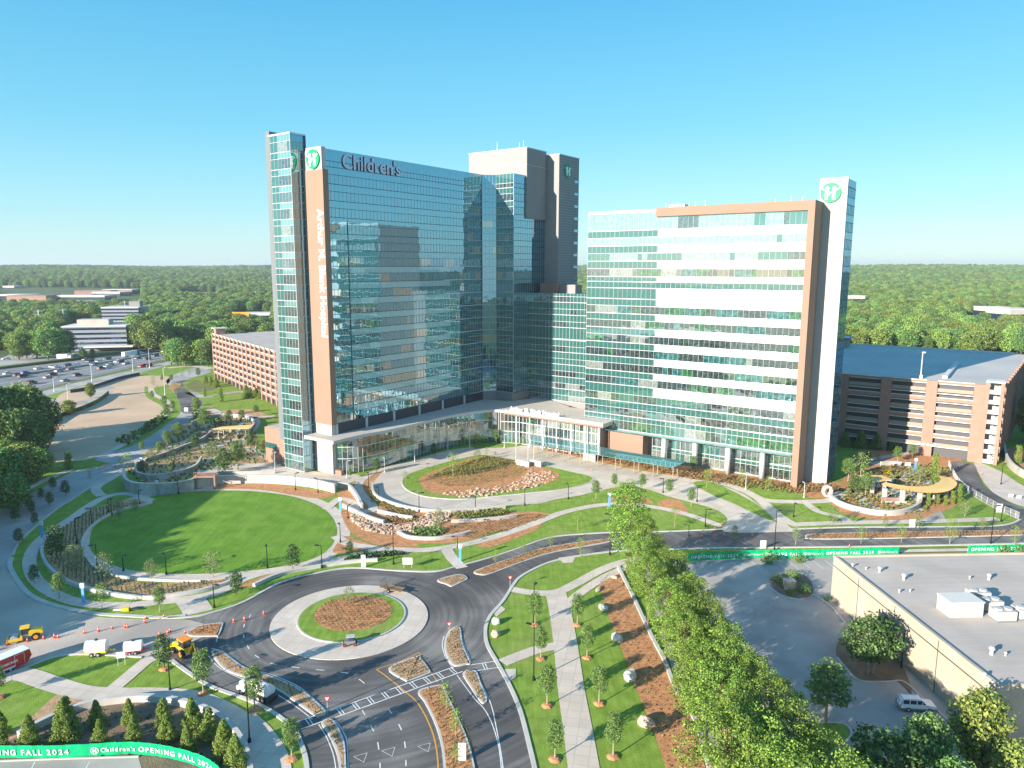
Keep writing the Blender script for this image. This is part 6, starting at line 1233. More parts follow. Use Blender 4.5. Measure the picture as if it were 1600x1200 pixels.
# lamps
def lamp_proto(h, m, name='street_lamp', heads=1):
    e = empty(name, cat='street lamp', label='x'); mb = MB(); mb.cyl((0, 0, 0), (0, 0, h), .11, .07, 8, m); mb.build('pole', e); mb = MB(); mb.cyl((0, 0, 0), (0, 0, .6), .22, n=10, m=m); mb.build('base', e)
    for s_ in ((1,) if heads == 1 else (1, -1)):
        mb = MB(); mb.box(min(0, s_*1.3), max(0, s_*1.3), -.05, .05, h-.12, h-.02, m); mb.box(min(s_*.5, s_*1.35), max(s_*.5, s_*1.35), -.22, .22, h-.02, h+.1, m); mb.build('lamp_head', e)
    return e
LB = lamp_proto(9.0, 'steel_black'); LS = lamp_proto(4.6, 'steel_black', 'path_lamp'); LW = lamp_proto(6.0, 'light_metal', 'pale_lamp')
for x, y, t, rz, l in ((834, 1063, 977, 2.6, 'tall black lamp post on the lawn left of the diagonal walk'), (615, 882, 818, 0, 'tall black lamp post north of the roundabout'), (953, 867, 803, 3.1, 'tall black lamp post left of the pine row'), (390, 1160, 1060, .3, 'tallest black lamp post at the south west walk'), (1210, 860, 797, .1, 'tall black lamp post at the drive mouth'), (1548, 850, 790, 0, 'tall black lamp post on the right verge'), (266, 1078, 1034, 3.0, 'black lamp post on the lawn behind the loader'), (834, 975, 915, 1.2, 'black lamp post at the top of the diagonal walk lawn'), (1564, 757, 725, .3, 'black lamp post by the garage drive')):
    g = G(x, y); place(LB, USED, (*g, 0), rz, (1, 1, HT(x, t, g[1])/9.0), l, 'tall black street lamps')
pl_ = [(152, 885, 850), (193, 892, 866), (260, 898, 867), (503, 888, 852), (170, 800, 780), (218, 790, 765), (144, 822, 793), (120, 850, 810), (335, 950, 913), (418, 888, 850), (532, 848, 820), (544, 810, 790), (175, 805, 778), (462, 766, 740), (497, 770, 748), (576, 762, 740), (592, 780, 760), (655, 800, 770), (743, 798, 776), (820, 790, 762), (888, 780, 757), (1036, 770, 747), (1089, 784, 762), (1102, 823, 795), (1076, 838, 820), (715, 856, 838), (279, 772, 744), (199, 767, 750), (1240, 808, 785), (1564, 815, 790)]
pl_.sort()
for i, (x, y, t) in enumerate(pl_):
    g = G(x, y); place(LS, USED, (*g, 0), random.uniform(0, 6), (1, 1, HT(x, t, g[1])/4.6), (ORD[i] if i < 20 else str(i+1)+'th')+' short black path lamp counted from the left', 'short black path lamps')
lw = [(601, 738, 714), (648, 722, 700), (700, 706, 687), (734, 702, 680), (788, 700, 678), (1165, 765, 738), (1256, 778, 755), (1383, 773, 750), (1330, 750, 730), (430, 736, 708), (400, 700, 680), (542, 747, 720)]
lw.sort()
for i, (x, y, t) in enumerate(lw):
    g = G(x, y); place(LW, USED, (*g, 0), random.uniform(0, 6), (1, 1, HT(x, t, g[1])/6.0), ORD[i]+' pale slim lamp post from the left, near the building foot', 'pale slim lamp posts')
# highway light masts
hm = [(144, 596, 570), (208, 580, 555), (85, 612, 590), (258, 620, 575), (107, 630, 600), (265, 560, 540), (234, 575, 545), (127, 560, 535)]
hm.sort()
for i, (x, y, t) in enumerate(hm):
    g = G(x, y); place(LW, USED, (*g, 0), 1.0, (1.6, 1.6, HT(x, t, g[1])/6.0), ORD[i]+' highway light mast from the left')
# blue wayfinding posts
bp = empty('wayfinding_post', cat='sign', label='x', group='blue wayfinding posts'); mb = MB(); mb.box(-.25, .25, -.12, .12, 0, 3.6, 'sign_blue'); mb.build('post', bp); mb = MB(); mb.box(-.4, .4, -.15, .15, 3.0, 3.9, 'lilac_and_shaded_white'); mb.build('sign_face', bp)
for x, y, l in ((131, 942, 'blue wayfinding post at the kerb verge left of the bright tree'), (66, 840, 'blue wayfinding post on the shaded outer walk'), (222, 734, 'blue wayfinding post among the west garden trees'), (246, 772, 'blue wayfinding post at the curved stone wall'), (532, 800, 'light blue post right of the oval lawn'), (719, 877, 'light blue post by the short path at the road'), (952, 792, 'light blue post on the lawn left of the pine'), (1430, 735, 'light blue post in the east garden')):
    place(bp, USED, (*G(x, y), 0), 0, 1, l)
# cones
cn = empty('traffic_cone', cat='cone', label='x', group='orange traffic cones'); mb = MB(); mb.cyl((0, 0, .05), (0, 0, 1.0), .2, .05, 10, 'cone_orange'); mb.build('cone', cn); mb = MB(); mb.box(-.26, .26, -.26, .26, 0, .06, 'cone_orange'); mb.build('base', cn); mb = MB(); mb.cyl((0, 0, .5), (0, 0, .65), .135, .11, 10, 'white_paint', cap=False); mb.build('reflective_band', cn)
cs = [(12, 1008), (43, 1003), (68, 999), (85, 997), (91, 997), (132, 990), (154, 987), (175, 983), (195, 981), (199, 981), (226, 974), (228, 967), (256, 965), (249, 993), (262, 990), (266, 988), (254, 995), (289, 990), (365, 972), (382, 970), (412, 960), (132, 1021), (136, 1018), (1097, 840), (1115, 840), (1131, 838), (1175, 838), (1192, 856), (1327, 855), (1388, 658+100), (1117, 827), (1128, 821), (924, 735), (135, 730), (163, 729), (180, 730), (1533, 742)]
cs.sort()
for i, (x, y) in enumerate(cs):
    place(cn, USED, (*G(x, y), .03), random.uniform(0, 1), .78 if i % 3 else .95, (ORD[i] if i < 20 else str(i+1)+'th')+' orange traffic cone counted from the left')
# banner fences
def banner(lab, px, h, items):
    pts = wpts(px); pts = catmull(pts, False, 8); e = empty('banner_fence', (*pts[0], 0), label=lab, cat='banner')
    tot = [0]
    for i in range(1, len(pts)): tot.append(tot[-1]+hypot(pts[i][0]-pts[i-1][0], pts[i][1]-pts[i-1][1]))
    L_ = tot[-1]
    def at(s):
        s = max(0, min(L_-.001, s))
        for i in range(1, len(pts)):
            if tot[i] >= s: f = (s-tot[i-1])/(tot[i]-tot[i-1]); return Vector((pts[i-1][0]*(1-f)+pts[i][0]*f, pts[i-1][1]*(1-f)+pts[i][1]*f, 0)), Vector((pts[i][0]-pts[i-1][0], pts[i][1]-pts[i-1][1], 0)).normalized()
    mb = MB(); r = random.Random(5); n = int(L_/.6); prev = None
    for i in range(n+1):
        p, d = at(i*L_/n); nn = Vector((d.y, -d.x, 0)); w0 = nn*r.uniform(-.05, .05); c = (p+w0+ZU*.15, p+nn*r.uniform(-.05, .05)+ZU*h)
        if prev: mb.quad(prev[0], c[0], c[1], prev[1], 'green_banner')
        prev = c
    mb.build('banner_cloth', e, fix=False)
    for i in range(int(L_/3)+1): p, d = at(i*3); nn = Vector((d.y, -d.x, 0)); q = p-nn*.1; mb = MB(); mb.cyl(q, q+ZU*(h+.05), .03, n=5, m='grey_trim'); mb.build('fence_post', e)
    for s, txt, size in items:
        k = s
        for ch in txt:
            p, d = at(k); nn = Vector((d.y, -d.x, 0)); o = p+nn*.1+ZU*(h/2-size*.32)
            if ch == '@':
                q = MB(); c = p+nn*.1+d*.5+ZU*h/2; R0_ = size*.62
                def ringp(ro, ri, m_):
                    nn_ = 24; o1 = [c+d*(ro*cos(2*pi*i/nn_))+ZU*(ro*sin(2*pi*i/nn_)) for i in range(nn_)]; i1 = [c+d*(ri*cos(2*pi*i/nn_))+ZU*(ri*sin(2*pi*i/nn_)) for i in range(nn_)]
                    q.add(o1+i1, [(i, (i+1) % nn_, nn_+(i+1) % nn_, nn_+i) for i in range(nn_)], m_)
                ringp(R0_, R0_*.86, 'letter_white')
                for sx in (-.3, .3): a = c+d*(sx*R0_); q.add([a-d*.14*R0_-ZU*.6*R0_, a+d*.14*R0_-ZU*.6*R0_, a+d*.14*R0_+ZU*.3*R0_, a-d*.14*R0_+ZU*.3*R0_], [(0, 1, 2, 3)], 'letter_white'); q.cyl(a+ZU*.47*R0_-nn*.001, a+ZU*.47*R0_+nn*.002, .17*R0_, n=8, m='letter_white')
                q.quad(c-d*.3*R0_-ZU*.1*R0_, c+d*.3*R0_-ZU*.1*R0_, c+d*.3*R0_+ZU*.1*R0_, c-d*.3*R0_+ZU*.1*R0_, 'letter_white'); q.build('logo', e, fix=False); k += R0_*2+.25; continue
            if ch != ' ': text(ch, o, d, (0, 0, 1), size, 'letter_white', e, .004, 'letter', bold=.02)
            k += size*({'I': .38, ' ': .35, 'i': .26, 'l': .26, "'": .2, 'r': .4, 'O': .86, 'N': .8, 'G': .82, 'A': .74, 'h': .6, 'd': .62, 'E': .58, 'F': .56, 'L': .54, 'P': .62, 'c': .5, 'e': .55, 'n': .58, 's': .48, '2': .62, '0': .66, '4': .64}.get(ch, .64))+.08
    return e, L_
banner('long green banner fence with white lettering across the bottom left corner', [(-45, 1188), (0, 1186), (60, 1186), (130, 1184), (200, 1180), (250, 1184), (290, 1193), (325, 1206), (345, 1222)], 1.9, [(0.2, 'OPENING FALL 2024', 1.05), (15.0, "@Children's", .8), (21.0, 'OPENING FALL 2024', 1.0), (33.0, "@Children's", .75)])
banner('long green banner fence between the car park and the right road', [(1075, 878), (1170, 873), (1240, 872), (1330, 870), (1404, 868)], 1.9, [(.6, 'OPENING FALL 2024', .9), (12.2, "@Children's", .62), (17.2, 'OPENING FALL', .9), (25.4, "@Children's", .62), (30.6, 'OPENING FALL 2024', .9), (42, "@Children's", .62)])
banner('short green banner fence at the right picture edge', [(1512, 865), (1560, 864), (1640, 862)], 1.9, [(.6, 'OPENING FALL 2024', 1.0)])
# construction fence along the drive
cf = empty('chain_fence', (*G(1500, 760), 0), label='grey chain fence along the garage drive', cat='fence')
pts = catmull(wpts([(1482, 728), (1490, 745), (1502, 762), (1525, 778), (1560, 798), (1592, 812)]), False, 4)
for i in range(len(pts)-1):
    a, b = pts[i], pts[i+1]; mb = MB(); mb.cyl((*a, 0), (*a, 2), .05, n=5, m='grey_trim'); mb.build('post', cf); mb = MB()
    for z in (.1, 1.0, 1.9): mb.cyl((*a, z), (*b, z), .03, n=4, m='grey_trim')
    for k in range(8): f = k/8; g0 = 0; mb.cyl((a[0]+(b[0]-a[0])*f, a[1]+(b[1]-a[1])*f, .1), (a[0]+(b[0]-a[0])*min(1, f+.12), a[1]+(b[1]-a[1])*min(1, f+.12), 1.9), .018, n=3, m='grey_trim')
    mb.build('mesh_panel', cf)
sf = empty('silt_fence', (*G(160, 600), 0), label='dark silt fence curving over the bare field', cat='fence')
p2 = catmull(wpts([(110, 614), (140, 608), (165, 600), (190, 592), (218, 586)]), False, 5); mb = MB(); strip_mesh(mb, p2, .3, 1.6, 'dark_trim', z2=0); mb.build('fabric', sf)
sf = empty('screen_fence', (*G(120, 640), 0), label='green screen fence between the field and the dark trees', cat='fence')
p2 = catmull(wpts([(75, 665), (100, 650), (130, 640), (155, 628), (170, 616)]), False, 5); mb = MB(); strip_mesh(mb, p2, .3, 1.8, 'leaf_deep_green', z2=0); mb.build('fabric', sf)
# small signs
def signboard(px, py, w, h, zb, m, lab, rz=0, name='sign_board', m2='grey_trim'):
    g = G(px, py); e = empty(name, (*g, 0), rz, lab, 'sign'); mb = MB(); mb.box(-w/2, w/2, -.05, .05, zb, zb+h, m); mb.build('panel', e, static=False)
    for s in (-1, 1): mb = MB(); mb.box(s*w*.4-.04, s*w*.4+.04, .05, .12, 0, zb+h, m2); mb.build('leg', e, static=False)
signboard(637, 888, 2.0, 1.4, .9, 'white_paint', 'white sign board on two legs on the verge above the roundabout'); signboard(568, 887, .9, 2.6, .2, 'white_paint', 'narrow white upright sign left of the two-legged board')
signboard(1425, 825, 1.4, 2.0, .2, 'white_paint', 'white upright sign on the right road verge'); signboard(1192, 858, 1.3, 1.8, .2, 'white_paint', 'white upright sign behind the left banner'); signboard(1561, 802, 1.4, 2.2, .3, 'white_paint', 'white upright sign by the chain fence end')
signboard(722, 1190, 1.0, 2.4, .2, 'white_paint', 'white plank-like sign lying on the curved median'); signboard(190, 1040, 1.3, 1.0, 1.3, 'white_paint', 'small white trailer sign on the lawn right of the tank trailers', .2)
signboard(1579, 778, 1.3, .8, .3, 'white_paint', 'white panel by the drive, left one'); signboard(1592, 780, 1.3, .8, .3, 'white_paint', 'white panel by the drive, right one'); signboard(291, 644, 1.6, 1.6, .4, 'white_paint', 'white board at the upper road barrier'); signboard(1418, 730, 1.8, 1.1, .4, 'white_paint', 'white panel in the east garden court')
ys_ = empty('yield_sign', cat='sign', label='x', group='small red and white yield signs'); mb = MB(); mb.cyl((0, 0, 0), (0, 0, 2.2), .04, n=6, m='grey_trim'); mb.build('pole', ys_); mb = MB(); mb.add([(-.5, -.06, 2.9), (.5, -.06, 2.9), (0, -.06, 2.0), (-.5, -.03, 2.9), (.5, -.03, 2.9), (0, -.03, 2.0)], [(0, 1, 2), (5, 4, 3), (0, 3, 4, 1), (1, 4, 5, 2), (2, 5, 3, 0)], 'red_paint'); mb.build('sign_plate', ys_)
mb = MB(); mb.add([(-.28, -.08, 2.78), (.28, -.08, 2.78), (0, -.08, 2.28)], [(0, 1, 2)], 'white_paint'); mb.build('sign_face', ys_, fix=False)
for x, y, l in ((702, 997, 'yield sign on the curved splitter island'), (797, 922, 'yield sign at the lawn corner by the road'), (512, 1118, 'yield sign at the crosswalk corner')): place(ys_, USED, (*G(x, y), 0), .2, 1, l)
# utility box on the lot island
mb = MB(); g = G(1233, 920); mb.box(g[0]-1, g[0]+1, g[1]-.7, g[1]+.7, 0, 1.7, 'stucco'); mb.box(g[0]-1.1, g[0]+1.1, g[1]-.8, g[1]+.8, 1.7, 1.85, 'white_wall'); tag(mb.build('utility_box'), 'tan utility box among shrubs in the car park', 'box')
# wheels and vehicles
def wheel(e, x, y, r, w, m='rubber', hub='silver_paint', name='wheel'):
    mb = MB(); mb.cyl((x, y-w/2, r), (x, y+w/2, r), r, n=18, m=m); o = mb.build(name, e, static=False); mb = MB(); mb.cyl((x, y-w/2-.02, r), (x, y+w/2+.02, r), r*.55, n=12, m=hub); h = mb.build('rim', None); h.parent = o; return o
def car(name, paint, suv=False, label='x', group=None):
    e = empty(name, cat='car', label=label, group=group); L_ = 4.6 if not suv else 4.8; hw = .92
    if suv: low = [(-2.4, .35), (2.4, .35), (2.42, .75), (2.3, 1.0), (1.35, 1.12), (.95, 1.16), (-2.35, 1.16), (-2.42, .8)]; cab = [(1.0, 1.14), (.45, 1.72), (-2.05, 1.76), (-2.3, 1.14)]
    else: low = [(-2.3, .3), (2.3, .3), (2.3, .65), (2.1, .85), (1.1, .95), (-1.5, .97), (-2.2, .95), (-2.3, .7)]; cab = [(1.0, .94), (.3, 1.4), (-1.0, 1.42), (-1.75, .95)]
    mb = MB(); mb.extr(low, -hw, hw, paint); mb.extr([(cab[1][0]+.05, cab[1][1]-.03), (cab[1][0]-.05, cab[1][1]+.05), (cab[2][0]+.05, cab[2][1]+.05), (cab[2][0]-.05, cab[2][1]-.03)], -hw+.14, hw-.14, paint); body = mb.build('body', e)
    bv = body.modifiers.new('b', 'BEVEL'); bv.width = .06; bv.segments = 2
    mb = MB(); mb.extr([cab[0], (cab[1][0], cab[1][1]-.02), (cab[2][0], cab[2][1]-.02), cab[3]], -hw+.1, hw-.1, 'car_glass'); mb.build('windows', e)
    if suv:
        mb = MB()
        for x0 in (-2.2, -1.25, -.3, .45): mb.box(x0-.05, x0+.05, -hw+.07, hw-.07, 1.12, 1.74, paint)
        mb.build('window_posts', e); mb = MB()
        for s in (-1, 1): mb.box(-1.8, .3, s*.68-.03, s*.68+.03, 1.8, 1.86, 'grey_trim'); mb.build
        mb.build('roof_rack', e); mb = MB(); mb.box(-2.45, 2.46, -hw-.02, hw+.02, .36, .6, 'grey_paint'); mb.build('lower_trim', e)
    for s in (-1, 1):
        mb = MB(); mb.box(L_/2-.12, L_/2+.02, s*.62-.2, s*.62+.2, .68, .84, 'letter_white'); mb.build('headlight', e); mb = MB(); mb.box(-L_/2-.03, -L_/2+.1, s*.72-.13, s*.72+.13, .75, 1.05, 'tail_red'); mb.build('tail_light', e)
        for x in (-1.4, 1.4): wheel(e, x, s*(hw-.1), .36 if suv else .32, .24)
    return e
sv_ = car('parked_car', 'white_paint', True, 'white and grey estate car parked beside the warehouse'); sv_.location = (*G(1431, 1108), .03); sv_.rotation_euler = (0, 0, -.1); freeze(sv_)
paints = [('white', 'white_paint'), ('dark', 'black_paint'), ('silver', 'silver_paint'), ('red', 'red_paint'), ('grey', 'grey_paint'), ('blue', 'blue_paint')]
CP = {k: car('highway_car', m, i % 2 == 1, group='cars on the highway') for i, (k, m) in enumerate(paints)}
hwc = [(82, 587, 'dark'), (92, 581, 'silver'), (121, 588, 'dark'), (75, 591, 'silver'), (88, 575, 'white'), (105, 573, 'dark'), (119, 571, 'white'), (141, 566, 'dark'), (155, 566, 'silver'), (168, 562, 'dark'), (184, 566, 'white'), (188, 567, 'dark'), (158, 577, 'dark'), (168, 574, 'white'), (172, 571, 'silver'), (197, 569, 'silver'), (206, 555, 'white'), (220, 553, 'white'), (243, 557, 'dark'), (257, 550, 'silver'), (83, 574, 'silver'), (35, 590, 'dark'), (28, 588, 'dark'), (12, 585, 'white'), (50, 600, 'dark'), (15, 610, 'silver'), (40, 585, 'blue'), (230, 562, 'dark'), (232, 573, 'red'), (222, 574, 'red'), (134, 563, 'grey'), (60, 577, 'white'), (110, 578, 'grey'), (147, 571, 'blue'), (215, 561, 'grey'), (102, 596, 'silver')]
hwc.sort(); hd = radians(70)
a_, b_ = G(0, 605), G(262, 556); hd = atan2(b_[1]-a_[1], b_[0]-a_[0])
for i, (x, y, k) in enumerate(hwc):
    place(CP[k], USED, (*G(x, y), .03), hd+(pi if y < 575 else 0), 1.15, k+' car on the highway, '+(ORD[i] if i < 20 else str(i+1)+'th')+' from the left')
for i, (x, y, k) in enumerate(((384, 510, 'red'), (392, 512, 'white'), (402, 511, 'dark'), (30, 556, 'silver'), (10, 562, 'white'), (60, 556, 'dark'), (100, 556, 'white'), (120, 556, 'silver'), (310, 645, 'white'))):
    place(CP[k], USED, (*G(x, y), .03), i, 1.1, [k+' car parked beyond the red garage, '+str(i+1)+' of three', k+' car in the lot by the office block', 'white car at the upper road barrier'][0 if i < 3 else (2 if i == 8 else 1)]+('' if i < 3 or i == 8 else ', '+ORD[i-3]+' one'), 'parked cars far away')
tkr = empty('box_truck', (*G(100, 562), 0), .3, 'white box truck standing by the office car park', 'truck'); mb = MB(); mb.box(-4, 2.5, -1.3, 1.3, .9, 4, 'white_paint'); mb.build('box', tkr, static=False); mb = MB(); mb.box(2.6, 4.6, -1.2, 1.2, .6, 2.9, 'white_paint'); mb.build('cab', tkr, static=False)
for x in (-2.5, 3.4):
    for s in (-1, 1): wheel(tkr, x, s*1.1, .5, .3)
lc = empty('long_truck', (*G(205, 557), 0), hd, 'white long truck on the far highway lanes', 'truck'); mb = MB(); mb.box(-8, 5, -1.3, 1.3, 1.1, 4, 'white_paint'); mb.build('trailer_box', lc, static=False); mb = MB(); mb.box(5.6, 8, -1.2, 1.2, .7, 3.4, 'blue_paint'); mb.build('cab', lc, static=False)
for x in (-6, -4.6, 6.5):
    for s in (-1, 1): wheel(lc, x, s*1.1, .5, .3)
# yellow roller
ro = empty('road_roller', (*G(42, 1000), .03), radians(208), 'yellow single drum road roller standing on the dusty yard', 'roller'); ro.scale = (.82, .82, .82)
def part(e, name, fn):
    mb = MB(); fn(mb); return mb.build(name, e, static=False)
part(ro, 'engine_cover', lambda m: (m.extr([(-2.9, 1.1), (-.5, 1.1), (-.5, 2.1), (-1.2, 2.25), (-2.7, 2.0), (-3.0, 1.6)], -.85, .85, 'yellow_paint')))
part(ro, 'drum_frame', lambda m: (m.box(.9, 3.2, -1.15, -.95, .6, 1.1, 'yellow_paint'), m.box(.9, 3.2, .95, 1.15, .6, 1.1, 'yellow_paint'), m.box(3.0, 3.3, -1.15, 1.15, .6, 1.1, 'yellow_paint'), m.box(.6, 1.0, -1.15, 1.15, .6, 1.3, 'yellow_paint')))
part(ro, 'drum', lambda m: m.cyl((2.1, -.92, .78), (2.1, .92, .78), .78, n=24, m='silver_paint'))
part(ro, 'cab', lambda m: (m.box(-.5, .75, -.7, .7, .9, 1.5, 'grey_paint'), m.box(-.45, .7, -.66, .66, 1.5, 2.7, 'car_glass')))
part(ro, 'cab_roof', lambda m: m.box(-.7, 1.0, -.85, .85, 2.75, 2.95, 'yellow_paint'))
for sx, sy in ((-.5, .68), (-.5, -.68), (.72, .68), (.72, -.68)): part(ro, 'roof_post', lambda m: m.box(sx-.05, sx+.05, sy-.05, sy+.05, 1.4, 2.76, 'black_paint'))
for s in (-1, 1): wheel(ro, -1.7, s*.95, .78, .5, hub='orange_paint')
# loader backhoe
bk = empty('backhoe_loader', (*G(290, 1024), .03), radians(-38), 'yellow backhoe loader with an orange cab roof near the young trees', 'loader')
part(bk, 'bonnet', lambda m: m.extr([(-3.0, .9), (-.8, .9), (-.8, 1.9), (-2.8, 1.6), (-3.05, 1.3)], -.55, .55, 'yellow_paint'))
part(bk, 'cab', lambda m: (m.box(-.8, .9, -.72, .72, .9, 1.6, 'yellow_paint'), m.box(-.75, .85, -.68, .68, 1.6, 2.75, 'car_glass')))
part(bk, 'cab_roof', lambda m: m.box(-.95, 1.05, -.82, .82, 2.75, 2.95, 'orange_paint'))
part(bk, 'front_bucket', lambda m: m.extr([(-4.4, .1), (-3.5, .1), (-3.4, .9), (-3.6, .95), (-3.7, .3), (-4.4, .2)], -1.15, 1.15, 'yellow_paint'))
part(bk, 'loader_arm', lambda m: (m.cyl((-3.5, .7, .6), (-.9, .7, 1.7), .12, n=6, m='yellow_paint'), m.cyl((-3.5, -.7, .6), (-.9, -.7, 1.7), .12, n=6, m='yellow_paint')))
part(bk, 'boom', lambda m: (m.cyl((1.2, 0, .9), (2.6, 0, 3.0), .16, n=6, m='yellow_paint'), m.cyl((2.6, 0, 3.0), (3.5, 0, 1.3), .12, n=6, m='yellow_paint')))
part(bk, 'rear_bucket', lambda m: m.extr([(3.2, .5), (3.8, .5), (3.9, 1.2), (3.4, 1.4), (3.2, 1.0)], -.35, .35, 'dark_trim'))
for s in (-1, 1):
    part(bk, 'stabiliser', lambda m: m.cyl((1.2, s*.6, .9), (1.5, s*1.5, .1), .09, n=6, m='dark_trim')); wheel(bk, .6, s*.95, .78, .45, hub='orange_paint'); wheel(bk, -2.2, s*.85, .52, .35, hub='orange_paint')
# white tank truck
tt = empty('tank_truck', (*G(402, 1088), .03), radians(150), 'white tank truck behind the young tree at the splitter island', 'truck'); tt.scale = (.82, .82, .82)
part(tt, 'cab', lambda m: m.extr([(1.9, .7), (4.0, .7), (4.1, 1.3), (3.4, 1.6), (3.1, 2.6), (1.9, 2.6)], -1.1, 1.1, 'white_paint'))
part(tt, 'windscreen', lambda m: m.extr([(3.16, 2.5), (3.5, 1.65), (3.46, 1.62), (3.1, 2.5)], -.95, .95, 'car_glass'))
part(tt, 'tank', lambda m: m.cyl((-3.4, 0, 1.95), (1.5, 0, 1.95), 1.15, n=20, m='white_paint')); part(tt, 'chassis', lambda m: m.box(-3.5, 3.6, -.5, .5, .6, .95, 'black_paint'))
part(tt, 'rear_pump', lambda m: m.box(-4.2, -3.4, -1.0, 1.0, .5, 1.3, 'black_paint')); part(tt, 'manhole', lambda m: m.cyl((-1, 0, 3.0), (-1, 0, 3.25), .4, n=12, m='grey_trim'))
for x in (-2.6, -1.4, 3.0):
    for s in (-1, 1): wheel(tt, x, s*.95, .5, .35)
# tank trailers
def tanktrailer(px, py, lab, rz, frame, s):
    e = empty('tank_trailer', (*G(px, py), .03), rz, lab, 'trailer'); e.scale = (s, s, s)
    part(e, 'tank', lambda m: (m.cyl((-1.6, 0, 1.5), (1.6, 0, 1.5), .95, n=18, m='white_paint'), m.box(-1.5, 1.5, -.85, .85, .75, 1.5, 'white_paint')))
    part(e, 'frame', lambda m: (m.box(-1.8, 2.8, -.1, .1, .5, .7, frame), m.box(-1.8, 1.7, -.95, .95, .55, .75, frame))); part(e, 'fill_cap', lambda m: m.cyl((0, 0, 2.4), (0, 0, 2.65), .25, n=10, m='dark_trim'))
    for x in (-.5, .5):
        for sy in (-1, 1): wheel(e, x, sy*1.05, .36, .22)
tanktrailer(152, 1022, 'larger white boxy tank trailer beside the stacked cones', .15, 'yellow_paint', .98); tanktrailer(209, 1020, 'white tank trailer with a red frame and four wheels', .25, 'red_paint', .84)
# red enclosed trailer
rt = empty('cargo_trailer', (*G(10, 1048), .03), atan2(G(47, 1035)[1]-G(0, 1055)[1], G(47, 1035)[0]-G(0, 1055)[0]), 'red enclosed cargo trailer with white lettering at the left edge', 'trailer'); rt.scale = (.86, .86, .86)
part(rt, 'box', lambda m: (m.extr([(-5, .5), (3.0, .5), (3.9, 1.6), (3.6, 2.9), (-5, 2.9)], -1.2, 1.2, 'red_paint'), m.box(-5, 3.6, -1.22, 1.22, 2.9, 2.98, 'white_paint')))
part(rt, 'fenders', lambda m: m.box(-1.6, .9, -1.35, -1.2, .75, .95, 'white_paint'))
for x in (-.9, .2):
    for s in (-1, 1): wheel(rt, x, s*1.12, .42, .25)
part(rt, 'trim', lambda m: m.box(1.0, 2.6, -1.23, -1.2, .7, 2.7, 'red_paint')); part(rt, 'door_frame', lambda m: (m.box(1.0, 1.05, -1.25, -1.2, .7, 2.7, 'white_paint'), m.box(2.6, 2.65, -1.25, -1.2, .7, 2.7, 'white_paint'), m.box(1.0, 2.65, -1.25, -1.2, 2.65, 2.7, 'white_paint')))
tx = text('unnerson', (-1.75, -1.28, 1.5), (1, 0, 0), (0, 0, 1), .85, 'letter_white', None, .01, 'lettering', bold=.02); tx.parent = rt
part(rt, 'logo_ring', lambda m: m.cyl((-2.5, -1.21, 1.75), (-2.5, -1.24, 1.75), .6, n=20, m='letter_white')); part(rt, 'logo_centre', lambda m: m.cyl((-2.45, -1.245, 1.75), (-2.45, -1.26, 1.75), .36, n=16, m='red_paint'))
# utility trailer and cart on the roundabout
ut = empty('utility_trailer', (*G(614, 924), .14), radians(-25), 'open flat utility trailer at the back of the roundabout apron', 'trailer')
part(ut, 'bed', lambda m: m.box(-2.2, 2.2, -1, 1, .5, .62, 'timber'))
part(ut, 'side_rail', lambda m: [m.box(-2.2, 2.2, s*1-.03, s*1+.03, .9, .96, 'dark_trim') for s in (-1, 1)]+[m.box(x-.03, x+.03, s-.03, s+.03, .6, .95, 'dark_trim') for x in (-2.2, -.7, .7, 2.2) for s in (-1, 1)])
part(ut, 'ramp_gate', lambda m: [m.box(-2.3, -2.25, -1+.33*k-.02, -1+.33*k+.02, .55, 2.0, 'dark_trim') for k in range(7)]+[m.box(-2.3, -2.25, -1, 1, 1.95, 2.0, 'dark_trim')]); part(ut, 'drawbar', lambda m: m.box(2.2, 3.5, -.05, .05, .5, .6, 'dark_trim'))
for s in (-1, 1): wheel(ut, -.3, s*1.12, .35, .2)
lcg = empty('utility_cart', (*G(547, 1009), .14), radians(10), 'small grey work cart with red wheels on the near roundabout apron', 'cart')
part(lcg, 'body', lambda m: (m.box(-.9, .9, -.55, .55, .45, .95, 'grey_paint'), m.box(-.2, .6, -.5, .5, .95, 1.5, 'dark_trim'))); part(lcg, 'canopy', lambda m: m.box(-.6, .8, -.55, .55, 1.55, 1.62, 'grey_trim'))
for x in (-.85, .85):
    for s in (-1, 1): wheel(lcg, x, s*.5, .3, .2, hub='red_paint')
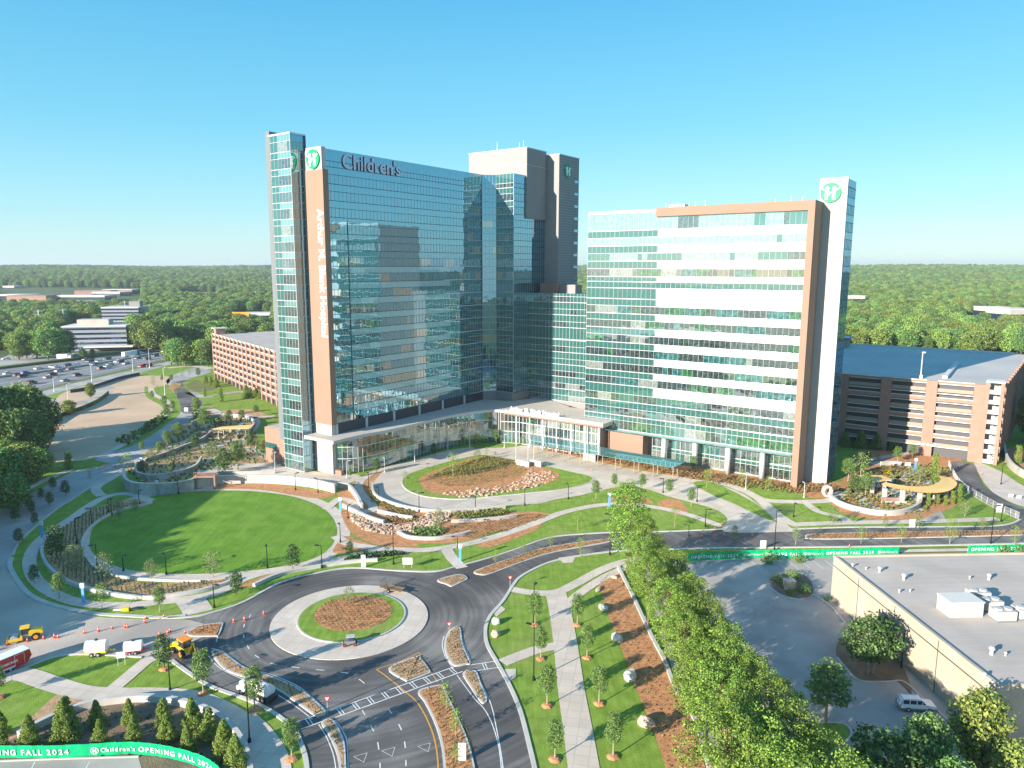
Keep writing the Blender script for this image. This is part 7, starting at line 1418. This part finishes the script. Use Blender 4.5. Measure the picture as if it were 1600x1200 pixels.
# yellow sled on the verge
sl_ = empty('plate_sled', (*G(197, 955), .05), .1, 'yellow piece of equipment with black and white bars on the verge', 'equipment'); part(sl_, 'body', lambda m: m.box(-.6, .6, -.4, .4, .1, .7, 'yellow_paint')); part(sl_, 'bar', lambda m: (m.box(-2.2, -.6, -.12, .12, .2, .4, 'letter_white'), m.box(.6, 2.2, -.12, .12, .2, .4, 'dark_trim')))
pt = empty('portable_toilet', (*G(103, 765), 0), .3, 'blue portable toilet on the shaded left road', 'toilet'); part(pt, 'cabin', lambda m: m.box(-.6, .6, -.6, .6, 0, 2.1, 'sign_blue')); part(pt, 'roof', lambda m: m.extr([(-.65, 2.1), (.65, 2.1), (.45, 2.35), (-.45, 2.35)], -.65, .65, 'letter_white')); part(pt, 'door', lambda m: m.box(-.4, .4, -.63, -.6, .1, 1.95, 'lilac_and_shaded_white'))
op = empty('planter_box', (*G(531, 742), 0), -.6, 'small orange planter wall at the podium foot', 'planter'); part(op, 'wall', lambda m: m.box(-1.3, 1.3, -.6, .6, 0, 1.5, 'orange_wall'))
# hide nothing: every prototype was placed in view; drop any that was not
for pr in YT+DT+LT+OT+CT+AT+PT+BT+MT+SH+[SY, SR, MR, ac, vt, fp, py_, LB, LS, LW, bp, cn, ys_]+list(CP.values()):
    if pr.name not in USED:
        for c in list(pr.children_recursive): bpy.data.objects.remove(c)
        bpy.data.objects.remove(pr)

# ------------------------------------------------------------------ air
hz = MB(); hz.box(-7900, 7900, -700, 8000, -70, 122, 'concrete'); ho = hz.build('haze'); tag(ho, kind='stuff'); ho.data.materials.clear()
hm_ = bpy.data.materials.new('air'); hm_.use_nodes = True; hn = hm_.node_tree; hn.nodes.remove(hn.nodes['Principled BSDF'])
pv = hn.nodes.new('ShaderNodeVolumePrincipled'); pv.inputs['Color'].default_value = (.80, .90, 1, 1); pv.inputs['Density'].default_value = .00009; pv.inputs['Anisotropy'].default_value = .2
hn.links.new(pv.outputs[0], hn.nodes['Material Output'].inputs['Volume']); ho.data.materials.append(hm_)
